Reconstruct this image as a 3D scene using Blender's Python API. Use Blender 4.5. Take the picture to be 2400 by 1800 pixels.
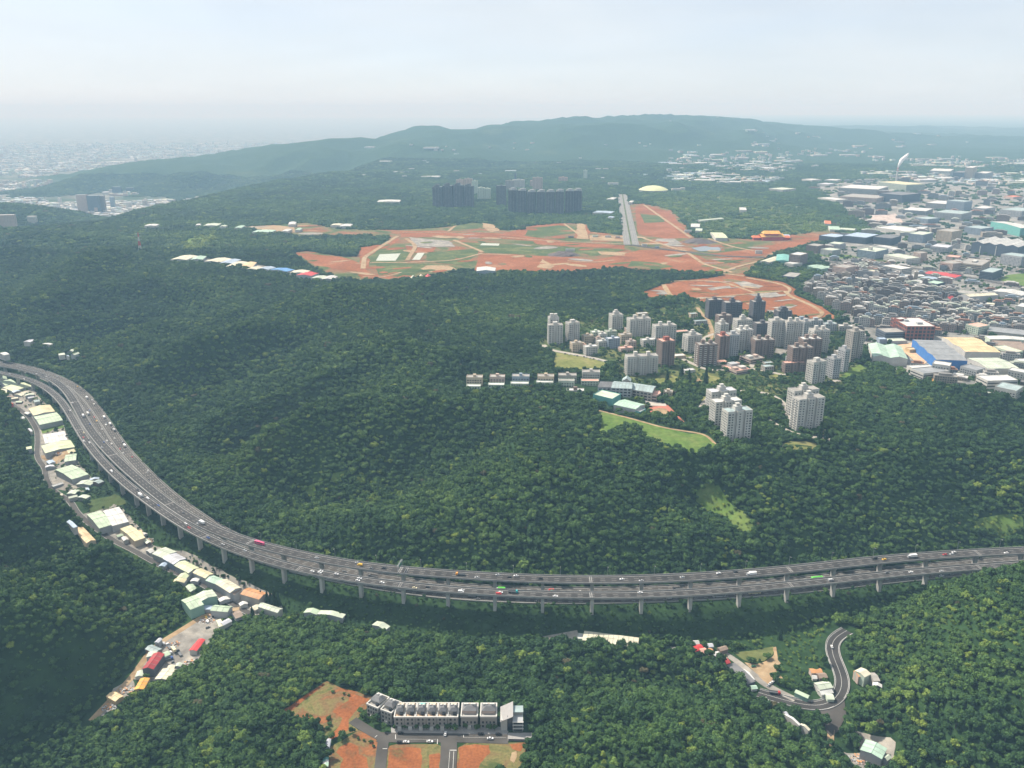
import bpy, bmesh, math, random
import numpy as np
from mathutils import Vector, Matrix, noise as mnoise
from mathutils.geometry import delaunay_2d_cdt

for o in list(bpy.data.objects): bpy.data.objects.remove(o)
scene = bpy.context.scene
COL = scene.collection
rnd = random.Random(7)
rng = np.random.default_rng(11)
R = math.radians

# ------------------------------------------------------------------ camera
CAMZ, PITCH, FPX = 570.0, R(18.2), 1960.0
cam_d = bpy.data.cameras.new('camera'); cam = bpy.data.objects.new('camera', cam_d); COL.objects.link(cam)
cam.location = (0, 0, CAMZ); cam.rotation_euler = (R(90) - PITCH, 0, 0)
cam_d.sensor_width = 36.0; cam_d.lens = 36.0 * FPX / 2400.0
cam_d.clip_start = 1.0; cam_d.clip_end = 200000.0
scene.camera = cam

# ------------------------------------------------------------------ sky, sun, exposure
SUN_EL, SUN_AZ = R(48), R(-52)          # azimuth measured from +Y (ahead) towards +X
sun_to = Vector((math.sin(SUN_AZ) * math.cos(SUN_EL), math.cos(SUN_AZ) * math.cos(SUN_EL), math.sin(SUN_EL)))
world = bpy.data.worlds.new('World'); scene.world = world; world.use_nodes = True
wn = world.node_tree.nodes; wl = world.node_tree.links
bg = wn['Background']; bg.inputs['Strength'].default_value = 0.105
sky = wn.new('ShaderNodeTexSky'); sky.sky_type = 'NISHITA'; sky.sun_disc = False
sky.sun_elevation = SUN_EL; sky.sun_rotation = SUN_AZ
sky.altitude = 300; sky.air_density = 0.6; sky.dust_density = 1.0; sky.ozone_density = 1.0
veil = wn.new('ShaderNodeMix'); veil.data_type = 'RGBA'; veil.inputs[7].default_value = (5.35, 5.72, 5.95, 1)   # thin white cloud veil over the whole sky
tc_ = wn.new('ShaderNodeTexCoord'); mp_ = wn.new('ShaderNodeMapping'); mp_.inputs['Scale'].default_value = (1, 1, 5); cn = wn.new('ShaderNodeTexNoise'); cn.inputs['Scale'].default_value = 3.0; cn.inputs['Detail'].default_value = 6
wl.new(tc_.outputs['Generated'], mp_.inputs['Vector']); wl.new(mp_.outputs['Vector'], cn.inputs['Vector'])
cm_ = wn.new('ShaderNodeMapRange'); cm_.inputs['From Min'].default_value = 0.3; cm_.inputs['From Max'].default_value = 0.7; cm_.inputs['To Min'].default_value = 0.6; cm_.inputs['To Max'].default_value = 0.88
wl.new(cn.outputs['Fac'], cm_.inputs['Value']); wl.new(cm_.outputs['Result'], veil.inputs['Factor']); wl.new(sky.outputs[0], veil.inputs[6]); cn2 = wn.new('ShaderNodeTexNoise'); cn2.inputs['Scale'].default_value = 5.0; cn2.inputs['Detail'].default_value = 8; cn2.inputs['Distortion'].default_value = 0.8; wl.new(mp_.outputs['Vector'], cn2.inputs['Vector'])
cb = wn.new('ShaderNodeMapRange'); cb.inputs['From Min'].default_value = 0.35; cb.inputs['From Max'].default_value = 0.7; cb.inputs['To Min'].default_value = 0.985; cb.inputs['To Max'].default_value = 1.04; wl.new(cn2.outputs['Fac'], cb.inputs['Value'])
cmx = wn.new('ShaderNodeMix'); cmx.data_type = 'RGBA'; cmx.blend_type = 'MULTIPLY'; cmx.inputs['Factor'].default_value = 1.0; wl.new(veil.outputs[2], cmx.inputs[6]); wl.new(cb.outputs['Result'], cmx.inputs[7]); wl.new(cmx.outputs[2], bg.inputs['Color'])
sd = bpy.data.lights.new('sun', 'SUN'); sd.energy = 5.0; sd.angle = R(0.55); sd.color = (1.0, 0.94, 0.83)
sun = bpy.data.objects.new('sun', sd); COL.objects.link(sun)
sun.rotation_euler = (-sun_to).to_track_quat('-Z', 'Y').to_euler(); sun.location = (0, 0, 900)
scene.view_settings.view_transform = 'Standard'; scene.view_settings.look = 'None'
scene.view_settings.exposure = 0.57; scene.view_settings.gamma = 1.0; scene.view_settings.use_curve_mapping = False
scene.render.engine = 'CYCLES'
cy = scene.cycles
cy.max_bounces = 4; cy.diffuse_bounces = 2; cy.glossy_bounces = 2; cy.transmission_bounces = 2
cy.volume_bounces = 0; cy.transparent_max_bounces = 4; cy.caustics_reflective = False; cy.caustics_refractive = False
cy.use_denoising = True
HAZE_DENSITY = 0.0001
HAZE_COLOR = (0.39, 0.67, 0.95, 1)      # scatters blue more than red, as thin air haze does
HAZE_ABSORB = (0.66, 0.45, 0.0, 1)

# ------------------------------------------------------------------ projection helpers
SP, CP = math.sin(PITCH), math.cos(PITCH)
def ray(u, v):
    a = (u - 1200.0) / FPX; b = (v - 900.0) / FPX
    return np.array([a, CP - b * SP, -(SP + b * CP)])
def PZ(u, v, z):
    d = ray(u, v); t = (z - CAMZ) / d[2]
    return (d[0] * t, d[1] * t)
def PX(x, y, z):
    dx, dy, dz = x, y, z - CAMZ
    dep = dy * CP - dz * SP; up = dy * SP + dz * CP
    return (1200 + FPX * dx / dep, 900 - FPX * up / dep, dep)

# ------------------------------------------------------------------ mesh helpers
class MB:
    def __init__(s): s.v = []; s.f = []; s.m = []
    def quad(s, a, b, c, d, m=0):
        n = len(s.v); s.v += [a, b, c, d]; s.f.append((n, n + 1, n + 2, n + 3)); s.m.append(m)
    def tri(s, a, b, c, m=0):
        n = len(s.v); s.v += [a, b, c]; s.f.append((n, n + 1, n + 2)); s.m.append(m)
    def poly(s, pts, m=0):
        n = len(s.v); s.v += list(pts); s.f.append(tuple(range(n, n + len(pts)))); s.m.append(m)
    def box(s, x0, x1, y0, y1, z0, z1, m=0, top=None, bottom=False):
        n = len(s.v)
        s.v += [(x0, y0, z0), (x1, y0, z0), (x1, y1, z0), (x0, y1, z0), (x0, y0, z1), (x1, y0, z1), (x1, y1, z1), (x0, y1, z1)]
        fs = [(0, 1, 5, 4), (1, 2, 6, 5), (2, 3, 7, 6), (3, 0, 4, 7)]
        for q in fs: s.f.append(tuple(n + i for i in q)); s.m.append(m)
        s.f.append((n + 4, n + 5, n + 6, n + 7)); s.m.append(m if top is None else top)
        if bottom: s.f.append((n + 3, n + 2, n + 1, n)); s.m.append(m)
    def prism(s, pts, z0, z1, m=0, top=None):
        n = len(pts); k = len(s.v)
        s.v += [(p[0], p[1], z0) for p in pts] + [(p[0], p[1], z1) for p in pts]
        for i in range(n):
            j = (i + 1) % n; s.f.append((k + i, k + j, k + n + j, k + n + i)); s.m.append(m)
        s.f.append(tuple(k + n + i for i in range(n))); s.m.append(m if top is None else top)
    def tube(s, p, q, r0, r1, n=6, m=0, cap=True):
        p = Vector(p); q = Vector(q); d = (q - p).normalized()
        a = d.orthogonal().normalized(); b = d.cross(a); k = len(s.v)
        for c, r in ((p, r0), (q, r1)):
            for i in range(n):
                t = 2 * math.pi * i / n; s.v.append(tuple(c + a * (r * math.cos(t)) + b * (r * math.sin(t))))
        for i in range(n):
            j = (i + 1) % n; s.f.append((k + i, k + j, k + n + j, k + n + i)); s.m.append(m)
        if cap: s.f.append(tuple(k + n + i for i in range(n))); s.m.append(m)
    def mesh(s, name, mats, smooth=False):
        me = bpy.data.meshes.new(name); me.from_pydata([tuple(map(float, p)) for p in s.v], [], s.f)
        for mt in (mats if isinstance(mats, (list, tuple)) else [mats]): me.materials.append(mt)
        if len(me.materials) > 1: me.polygons.foreach_set('material_index', s.m)
        if smooth: me.polygons.foreach_set('use_smooth', [True] * len(me.polygons))
        me.update(); return me
    def build(s, name, mats, parent=None, loc=None, rz=None, smooth=False):
        return link(name, s.mesh(name, mats, smooth), parent, loc, rz)
def link(name, data, parent=None, loc=None, rz=None):
    o = bpy.data.objects.new(name, data); COL.objects.link(o)
    if parent is not None: o.parent = parent
    if loc is not None: o.location = loc
    if rz is not None: o.rotation_euler = (0, 0, rz)
    return o
def tag(o, label=None, cat=None, group=None, kind=None):
    if label: o['label'] = label
    if cat: o['category'] = cat
    if group: o['group'] = group
    if kind: o['kind'] = kind
    return o
def empty(name, loc, rz=0.0):
    o = link(name, None, None, loc, rz); o.empty_display_size = 1; return o

# ------------------------------------------------------------------ materials
MATS = {}
def mat(name, col, rough=0.85, var=0.12, scale=0.05, metal=0.0, spec=0.2, bump=0.0, col2=None, detail=4, thr=None):
    if name in MATS: return MATS[name]
    m = bpy.data.materials.new(name); m.use_nodes = True; nt = m.node_tree; N = nt.nodes; L = nt.links
    b = N['Principled BSDF']; b.inputs['Roughness'].default_value = rough; b.inputs['Metallic'].default_value = metal
    b.inputs['Specular IOR Level'].default_value = spec
    geo = N.new('ShaderNodeNewGeometry')
    nz = N.new('ShaderNodeTexNoise'); nz.inputs['Scale'].default_value = scale; nz.inputs['Detail'].default_value = detail
    L.new(geo.outputs['Position'], nz.inputs['Vector'])
    cr = N.new('ShaderNodeValToRGB')
    lo, hi = thr if thr else (0.3, 0.7)
    cr.color_ramp.elements[0].position = lo; cr.color_ramp.elements[1].position = hi
    if col2 is None:
        c0 = [c * (1 - var) for c in col]; c1 = [min(1, c * (1 + var)) for c in col]
    else: c0, c1 = col, col2
    cr.color_ramp.elements[0].color = (*c0, 1); cr.color_ramp.elements[1].color = (*c1, 1)
    L.new(nz.outputs['Fac'], cr.inputs['Fac']); L.new(cr.outputs['Color'], b.inputs['Base Color'])
    if bump:
        bp = N.new('ShaderNodeBump'); bp.inputs['Strength'].default_value = 1.0; bp.inputs['Distance'].default_value = bump
        L.new(nz.outputs['Fac'], bp.inputs['Height']); L.new(bp.outputs['Normal'], b.inputs['Normal'])
    MATS[name] = m; return m
# ------------------------------------------------------------------ terrain height field
RZ, GZ = 140.0, 124.0
R_PX = [(-120,842),(0,854),(45,861),(97,876),(127,888),(156,911),(177,945),(197,985),(217,1017),(251,1055),(292,1096),(349,1144),(384,1173),(425,1204),(493,1244),(580,1273),(700,1302),(753,1313),(844,1329),(945,1340),(1050,1346),(1162,1354),(1300,1360),(1384,1361),(1525,1359),(1688,1350),(1846,1338),(2014,1316),(2177,1302),(2400,1290),(2540,1285)]
F_PX = [(-120,856),(0,872),(45,879),(90,895),(130,920),(155,950),(172,980),(192,1015),(215,1050),(252,1093),(288,1127),(318,1152),(378,1194),(432,1234),(494,1266),(560,1294),(640,1318),(700,1334),(753,1347),(844,1361),(945,1371),(1050,1382),(1162,1389),(1300,1394),(1384,1396),(1500,1394),(1623,1390),(1740,1380),(1846,1371),(1950,1359),(2063,1346),(2170,1336),(2285,1329),(2400,1319),(2540,1310)]
G_PX = [(-120,842),(0,852),(60,862),(110,880),(165,905),(200,940),(228,980),(250,1017),(275,1055),(312,1095),(362,1147),(420,1195),(480,1237),(560,1283),(660,1318),(760,1340),(850,1358),(945,1376),(1050,1387),(1162,1394),(1300,1398),(1384,1397),(1500,1395),(1623,1389),(1740,1383),(1846,1375),(1950,1363),(2063,1350),(2170,1339),(2285,1328),(2400,1320),(2540,1310)]
def smooth_line(pts, step=6.0, passes=60):
    p = np.array(pts, float)
    seg = np.hypot(*np.diff(p[:, :2], axis=0).T); s = np.concatenate([[0], np.cumsum(seg)])
    n = max(4, int(s[-1] / step)); q = np.linspace(0, s[-1], n)
    out = np.stack([np.interp(q, s, p[:, k]) for k in range(p.shape[1])], 1)
    for _ in range(passes):
        mid = out.copy(); mid[1:-1] = 0.25 * out[:-2] + 0.5 * out[1:-1] + 0.25 * out[2:]; out = mid
    return out
def px_line(px, z, step=6.0, passes=60):
    return smooth_line([(*PZ(u, v, z), z) for u, v in px], step, passes)
R_LINE = px_line(R_PX, RZ, passes=120); F_LINE = px_line(F_PX, RZ, passes=120); G_LINE = px_line(G_PX, GZ, passes=120)
_n = np.gradient(F_LINE[:, :2], axis=0); _n /= np.hypot(_n[:, 0], _n[:, 1])[:, None]; F_LINE[:, 0] += _n[:, 1] * 1.2; F_LINE[:, 1] -= _n[:, 0] * 1.2

CPX = [  # picture point of a spot and its height there
 # valley floor and strip
 (80,900,118),(130,1000,115),(170,1100,112),(250,1220,110),(370,1290,108),(470,1370,107),(580,1420,106),(530,1470,105),(400,1540,103),(330,1640,101),(220,1700,100),(60,1780,98),
 (700,1450,105),(900,1480,103),(1150,1500,102),(1440,1495,104),(1700,1480,106),(1900,1440,110),(2000,1410,112),
 (600,1400,106),(850,1425,104),(1100,1440,103),(1384,1450,103),(1650,1440,105),(1850,1420,109),(2050,1395,114),(2300,1370,122),(2400,1360,124),(350,1230,113),(200,1080,116),(120,960,120),
 # left hill
 (0,1150,146),(100,1250,143),(200,1350,138),(300,1450,122),(0,1350,162),(0,1500,158),(100,1500,148),(200,1550,128),(0,1650,128),(100,1650,116),(0,1750,104),(-150,1200,170),(-200,1500,170),(0,1000,132),(60,1080,128),
 # middle hill
 (450,1600,114),(600,1550,126),(800,1520,138),(700,1600,138),(640,1650,135),(900,1600,139),(1100,1550,138),(1300,1560,133),(1500,1560,129),(1600,1560,124),(1640,1600,118),(1400,1650,144),(1600,1700,138),(1750,1760,122),(1400,1780,145),(500,1700,124),(300,1780,118),(500,1790,134),(700,1790,135),
 (850,1700,136),(1240,1700,136),(1000,1780,136),(1000,1660,136),(680,1640,136),(760,1720,136),(1200,1790,136),
 # right road hollow and hill
 (1960,1480,112),(2000,1560,113),(1960,1660,112),(1800,1620,108),(1750,1540,106),(1680,1510,105),(2050,1780,104),(1950,1720,108),(1860,1560,109),
 (2400,1330,158),(2300,1375,152),(2200,1430,143),(2400,1500,165),(2200,1600,145),(2400,1700,155),(2120,1700,120),(2250,1780,130),(2120,1500,128),(2600,1450,175),
 # foot of the hillside behind the freeway
 (1000,1320,132),(1300,1330,132),(1600,1325,132),(1900,1305,134),(2200,1270,136),(2400,1255,138),(750,1280,130),(600,1240,129),(480,1170,129),(400,1080,130),(310,990,130),(260,920,131),(150,850,131),(0,820,133),
 # hillside right
 (2000,1200,150),(2300,1180,150),(2400,1050,165),(2200,1050,172),(2000,1080,182),(1800,1130,178),(1600,1170,165),(1400,1180,165),(1560,1045,199),(1700,1065,199),(1950,1025,198),(1960,930,200),(2100,900,200),(2200,960,195),(2400,980,188),
 # spurs
 (1300,960,202),(1200,1030,196),(1050,1100,181),(872,1200,160),(780,1250,142),
 (1100,905,198),(900,985,186),(700,1060,168),(580,1120,150),
 (1000,780,192),(800,850,181),(600,920,166),(450,980,152),
 (900,700,196),(600,780,184),(400,840,168),(280,890,148),
 (500,690,190),(250,760,168),(120,820,146),
 # plateau
 (1110,940,198),(1300,1000,200),(1500,1000,200),(1300,850,200),(1600,900,200),(1800,900,200),(1500,780,200),(2000,780,200),(2300,860,200),(2400,900,200),(1200,760,200),(1500,690,200),(1900,640,200),(2400,640,200),(1000,645,200),(700,610,200),(450,615,202),(1100,560,200),(1700,560,200),(2300,540,200),(1000,690,194),(1300,690,197),(1100,830,190),(1750,760,200),(2200,740,200),
 (300,560,200),(100,560,190),(0,600,178),(200,650,186),(400,680,190),(100,720,168),(0,780,150),(0,540,195),(250,520,195),(600,530,200),
]
VALLEYS = [(-150,960,152),(-60,1000,168),(-260,905,138),(-330,1180,158),(-250,1230,168),(-430,1060,136),(-480,1330,158),(-380,1400,170),(-600,1180,134),(-620,1550,160),(-500,1620,172),(-760,1350,136),(-800,1700,155),(-950,1500,140),(-1100,1700,150),(120,880,170),(200,840,150),(300,860,165)]
ANCH = [(-2600,900,170),(-2600,2600,180),(2700,900,180),(2700,2600,200),(-1300,350,150),(1100,280,150),(0,220,140),(3600,3600,200),(-3600,3600,150),(0,3600,200),(-1500,700,170),(1500,600,170),(1400,1000,180)]
ctrl = np.array([(*PZ(u, v, z), z) for u, v, z in CPX] + VALLEYS + ANCH)
def tps_fit(c, lam=30.0):
    n = len(c); P = c[:, :2] / 1000.0
    d2 = ((P[:, None] - P[None]) ** 2).sum(-1)
    K = np.where(d2 > 0, d2 * np.log(d2 + 1e-20), 0) + np.eye(n) * lam * 1e-5
    A = np.zeros((n + 3, n + 3)); A[:n, :n] = K; A[:n, n] = 1; A[:n, n + 1:] = P; A[n, :n] = 1; A[n + 1:, :n] = P.T
    w = np.linalg.solve(A, np.concatenate([c[:, 2], [0, 0, 0]])); return P, w
TP, TW = tps_fit(ctrl)
def tps(x, y):
    sh = x.shape; x = x.ravel() / 1000; y = y.ravel() / 1000; out = np.empty_like(x)
    for i in range(0, len(x), 20000):
        a = x[i:i + 20000, None]; b = y[i:i + 20000, None]
        d2 = (a - TP[:, 0]) ** 2 + (b - TP[:, 1]) ** 2
        out[i:i + 20000] = (d2 * np.log(d2 + 1e-20)) @ TW[:-3] + TW[-3] + TW[-2] * a[:, 0] + TW[-1] * b[:, 0]
    return out.reshape(sh)
def vnoise(x, y, seed=0):
    xi = np.floor(x).astype(np.int64); yi = np.floor(y).astype(np.int64); fx = x - xi; fy = y - yi
    fx = fx * fx * (3 - 2 * fx); fy = fy * fy * (3 - 2 * fy)
    def h(a, b):
        n = (a * 374761393 + b * 668265263 + seed * 1442695041) & 0xFFFFFFFF
        n = ((n ^ (n >> 13)) * 1274126177) & 0xFFFFFFFF
        return ((n ^ (n >> 16)) & 0xFFFF) / 65535.0
    return (h(xi, yi) * (1 - fx) + h(xi + 1, yi) * fx) * (1 - fy) + (h(xi, yi + 1) * (1 - fx) + h(xi + 1, yi + 1) * fx) * fy
def fbm(x, y, wl, octs=4, seed=0):
    s = 0; a = 1; t = 0
    for k in range(octs):
        s = s + a * (vnoise(x / wl + 37 * k, y / wl + 91 * k, seed + k) * 2 - 1); t += a; a *= 0.5; wl /= 2
    return s / t
def sstep(a, b, x):
    t = np.clip((x - a) / (b - a), 0, 1); return t * t * (3 - 2 * t)
def dist_line(x, y, line):
    best = np.full(x.shape, 1e9); zz = np.zeros(x.shape)
    for p, q in zip(line[:-1], line[1:]):
        d = q[:2] - p[:2]; l2 = (d ** 2).sum() + 1e-9
        t = np.clip(((x - p[0]) * d[0] + (y - p[1]) * d[1]) / l2, 0, 1)
        dd = np.hypot(x - p[0] - t * d[0], y - p[1] - t * d[1]); k = dd < best
        best = np.where(k, dd, best); zz = np.where(k, p[2] + t * (q[2] - p[2]), zz)
    return best, zz
def ridge(x, y, crest, sig):
    d, z = dist_line(x, y, np.array(crest, float)); return z, np.exp(-(d / sig) ** 1.5)
def crest_from(pxs, base):
    out = []
    for u, v, Y in pxs:
        d = ray(u, v); t = Y / d[1]; out.append((d[0] * t, Y, CAMZ + d[2] * t - base))
    return out
CREST1 = crest_from([(540,388,6800),(610,360,7000),(690,342,7200),(780,329,7400),(840,322,7600),(900,325,7600),(1000,303,7900),(1080,304,7900),(1160,296,8000),(1230,297,8100),(1290,291,8200),(1420,283,8300),(1500,291,8500)], 0)
CREST2 = crest_from([(1420,292,9800),(1540,280,10000),(1620,275,10200),(1720,277,10200),(1800,288,10400),(1900,296,10400),(2010,312,10500),(2150,330,10500)], 0)
CREST3 = crest_from([(1900,303,14000),(2060,297,14500),(2250,302,15000),(2420,306,15000)], 0)
def plateau_left_edge(y):
    return np.interp(y, [2600, 3000, 3600, 4400, 5000, 5600, 7000, 9000, 12000, 20000], [-1750, -1500, -1470, -1450, -1250, -1050, -950, -800, 1500, 6000])
def far_height(x, y):
    h = 198 + 16 * fbm(x, y, 900, 3, 5) * sstep(3600, 5200, y) + 14 * fbm(x, y, 300, 3, 8) * sstep(3800, 5000, y)
    h = h + 26 * sstep(4900, 5400, y) * (1 - sstep(5600, 6200, y)) * sstep(-200, 900, x) * (0.5 + 0.5 * fbm(x, y, 700, 2, 3))
    e = plateau_left_edge(y) + 120 * fbm(x, y, 500, 3, 2)
    w = sstep(-330, 130, x - e)
    basin = 10 + 0 * x
    hump = 158 * np.exp(-(((x + 2120) / 520) ** 2 + ((y - 3600) / 420) ** 2)) + 120 * np.exp(-(((x + 2900) / 600) ** 2 + ((y - 3300) / 500) ** 2))
    basin = np.maximum(basin + hump, 10)
    z = h * w + basin * (1 - w)
    for cr, sig, n in ((CREST3, 1200, 60), (CREST2, 900, 90), (CREST1, 900, 100)):
        a, w1 = ridge(x, y, cr, sig)
        z = z + w1 * np.maximum(a + 0 - z, 0) + 4 * w1 * (1 - w1) * n * (1 - 2 * np.abs(fbm(x, y, 900, 4, 21))) + w1 * 30 * fbm(x, y, 520, 4, 23)
    return z
# every at-grade road: (name, px line, z, width)
def flat_roads(): return [(G_LINE, 17.0, 40.0, 0.6)]
NR, NC = 560, 500
Y0, Y1 = 300.0, 60000.0
rowY = Y0 * (Y1 / Y0) ** (np.arange(NR) / (NR - 1)); colS = np.linspace(-1.05, 1.05, NC)
GY = np.repeat(rowY[:, None], NC, 1); GX = colS[None] * (GY + 120)
def height_raw(x, y):
    near = y < 3400
    z = np.zeros(x.shape)
    if near.any():
        xn, yn = x[near], y[near]
        zn = np.clip(tps(xn, yn), 92, 214)
        hilly = np.clip((199.5 - zn) / 9, 0, 1) * np.clip((zn - 112) / 12, 0, 1)
        dg, _ = dist_line(xn, yn, G_LINE[::4])
        hilly = hilly * sstep(45, 130, dg)
        al = 0.72 * xn + 0.65 * yn; ac = -0.65 * xn + 0.72 * yn + 25 * fbm(xn, yn, 220, 2, 19)
        nn = vnoise(ac / 140.0 + 5, al / 420.0, 15); rd = 1 - np.sqrt((nn * 2 - 1) ** 2 + 0.02) * 1.6
        zn = zn + hilly * (46 * (rd - 0.3) * (0.75 + 0.25 * (xn < 450)) * sstep(620, 760, yn) + 40 * fbm(xn, yn, 200, 3, 1) + 5.0 * fbm(xn, yn, 50, 2, 4))
        z[near] = zn
    f = far_height(x, y)
    w = sstep(2500, 3100, y - 0.15 * np.minimum(0, x + 1000))
    return z * (1 - w) + f * w
GZV = height_raw(GX, GY)
FLATS = []   # filled below: (line, half width, blend, drop)
def Hq(x, y):
    x = np.asarray(x, float); y = np.asarray(y, float)
    r = np.clip(np.log(np.maximum(y, Y0) / Y0) / math.log(Y1 / Y0) * (NR - 1), 0, NR - 1.001)
    c = np.clip((x / (np.maximum(y, Y0) + 120) + 1.05) / 2.1 * (NC - 1), 0, NC - 1.001)
    ri = r.astype(int); ci = c.astype(int); fr = r - ri; fc = c - ci
    return (GZV[ri, ci] * (1 - fc) + GZV[ri, ci + 1] * fc) * (1 - fr) + (GZV[ri + 1, ci] * (1 - fc) + GZV[ri + 1, ci + 1] * fc) * fr
def H(x, y): return float(Hq(x, y))
def carve(line, hw, blend, drop=0.5):
    global GZV
    line = np.asarray(line, float)
    m = (GX > line[:, 0].min() - hw - blend) & (GX < line[:, 0].max() + hw + blend) & (GY > line[:, 1].min() - hw - blend) & (GY < line[:, 1].max() + hw + blend)
    if not m.any(): return
    d, z = dist_line(GX[m], GY[m], line)
    w = 1 - sstep(hw, hw + blend, d)
    GZV[m] = GZV[m] * (1 - w) + (z - drop) * w
def flatten(poly, z, blend=15):
    m = (GX > poly[:, 0].min() - 40) & (GX < poly[:, 0].max() + 40) & (GY > poly[:, 1].min() - 40) & (GY < poly[:, 1].max() + 40)
    if not m.any(): return
    x, y = GX[m], GY[m]; ins = inside(x, y, poly)
    d, _ = dist_line(x, y, np.array([(*p, 0) for p in poly] + [(*poly[0], 0)]))
    w = np.where(ins, 1, 1 - sstep(0, blend, d)); GZV[m] = GZV[m] * (1 - w) + z * w
def inside(x, y, poly):
    r = np.zeros(x.shape, bool); n = len(poly); j = n - 1
    for i in range(n):
        xi, yi = poly[i]; xj, yj = poly[j]
        if yi != yj:
            c = ((yi > y) != (yj > y)) & (x < (xj - xi) * (y - yi) / (yj - yi) + xi); r ^= c
        j = i
    return r
def inside1(x, y, poly):
    if x < poly[:, 0].min() or x > poly[:, 0].max() or y < poly[:, 1].min() or y > poly[:, 1].max(): return False
    a = poly; c = np.roll(poly, 1, axis=0); k = (a[:, 1] > y) != (c[:, 1] > y)
    if not k.any(): return False
    a = a[k]; c = c[k]; return bool(((x < (c[:, 0] - a[:, 0]) * (y - a[:, 1]) / (c[:, 1] - a[:, 1]) + a[:, 0]).sum()) & 1)
def PT(u, v, dz=0.0, tmin=250):
    """where the line of sight through a picture point first meets the ground (raised by dz)"""
    d = ray(u, v); ts = tmin * (60000 / tmin) ** (np.arange(900) / 899)
    p = d[None] * ts[:, None]; g = CAMZ + p[:, 2] - Hq(p[:, 0], p[:, 1]) - dz
    k = np.argmax(g < 0) if (g < 0).any() else 899
    a, b = ts[max(0, k - 1)], ts[k]
    for _ in range(25):
        m = 0.5 * (a + b); q = d * m
        if CAMZ + q[2] - H(q[0], q[1]) - dz < 0: b = m
        else: a = m
    q = d * b; return (q[0], q[1], H(q[0], q[1]))
carve(G_LINE, 19, 35, 0.5)
# ------------------------------------------------------------------ sweeping along lines
def normals2(line):
    d = np.gradient(line[:, :2], axis=0); d /= np.hypot(d[:, 0], d[:, 1])[:, None] + 1e-9
    return np.stack([d[:, 1], -d[:, 0]], 1)       # points to the right of travel
def sweep(mb, line, prof, m=0, closed=False):
    """prof: list of (offset to the right, height above the line)"""
    n = normals2(line); k = len(mb.v); P = len(prof)
    for i, p in enumerate(line):
        for o, h in prof: mb.v.append((p[0] + n[i, 0] * o, p[1] + n[i, 1] * o, p[2] + h))
    for i in range(len(line) - 1):
        for j in range(P if closed else P - 1):
            a = k + i * P + j; b = k + i * P + (j + 1) % P
            mb.f.append((a, a + P, b + P, b)); mb.m.append(m)
def arclen(line): return np.concatenate([[0], np.cumsum(np.hypot(*np.diff(line[:, :2], axis=0).T))])
def at_arc(line, s, L=None):
    L = arclen(line) if L is None else L
    p = np.array([np.interp(s, L, line[:, k]) for k in range(3)])
    q = np.array([np.interp(s + 1, L, line[:, k]) for k in range(3)]); d = q - p
    if np.hypot(d[0], d[1]) < 1e-6:
        q = np.array([np.interp(s - 1, L, line[:, k]) for k in range(3)]); d = p - q
    return p, math.atan2(d[1], d[0])
def dashes(mb, line, off, length, gap, w, h, m=0, s0=0, s1=None):
    L = arclen(line); s = s0; n = normals2(line); s1 = L[-1] if s1 is None else s1
    while s + length < s1:
        for (a, b) in ((s, s + length),):
            pts = []
            for t in (a, b):
                x = np.interp(t, L, line[:, 0]); y = np.interp(t, L, line[:, 1]); z = np.interp(t, L, line[:, 2])
                nx = np.interp(t, L, n[:, 0]); ny = np.interp(t, L, n[:, 1])
                pts.append(((x + nx * (off - w / 2), y + ny * (off - w / 2), z + h), (x + nx * (off + w / 2), y + ny * (off + w / 2), z + h)))
            mb.quad(pts[0][0], pts[0][1], pts[1][1], pts[1][0], m)
        s += length + gap
def strip(mb, line, off, w, h, m=0): sweep(mb, line, [(off - w / 2, h), (off + w / 2, h)], m)

ASPH = mat('asphalt', (0.048, 0.045, 0.043), 0.9, 0.35, 0.05, bump=0)
ASPH2 = mat('asphalt_worn', (0.072, 0.066, 0.060), 0.9, 0.3, 0.05)
CONC = mat('concrete', (0.38, 0.375, 0.36), 0.85, 0.14, 0.12)
CONC_P = mat('concrete_parapet', (0.26, 0.255, 0.245), 0.9, 0.22, 0.15)
CONC_D = mat('concrete_weathered', (0.22, 0.22, 0.21), 0.9, 0.25, 0.2)
PAINT = mat('road_paint', (0.52, 0.52, 0.50), 0.7, 0.1, 0.3)
PAINT_Y = mat('road_paint_yellow', (0.72, 0.52, 0.12), 0.7, 0.1, 0.3)
STEEL = mat('galvanised_steel', (0.42, 0.44, 0.45), 0.5, 0.08, 0.5, metal=0.3)
LAMPW = mat('lamp_head', (0.55, 0.55, 0.52), 0.5, 0.05, 0.5)

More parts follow.
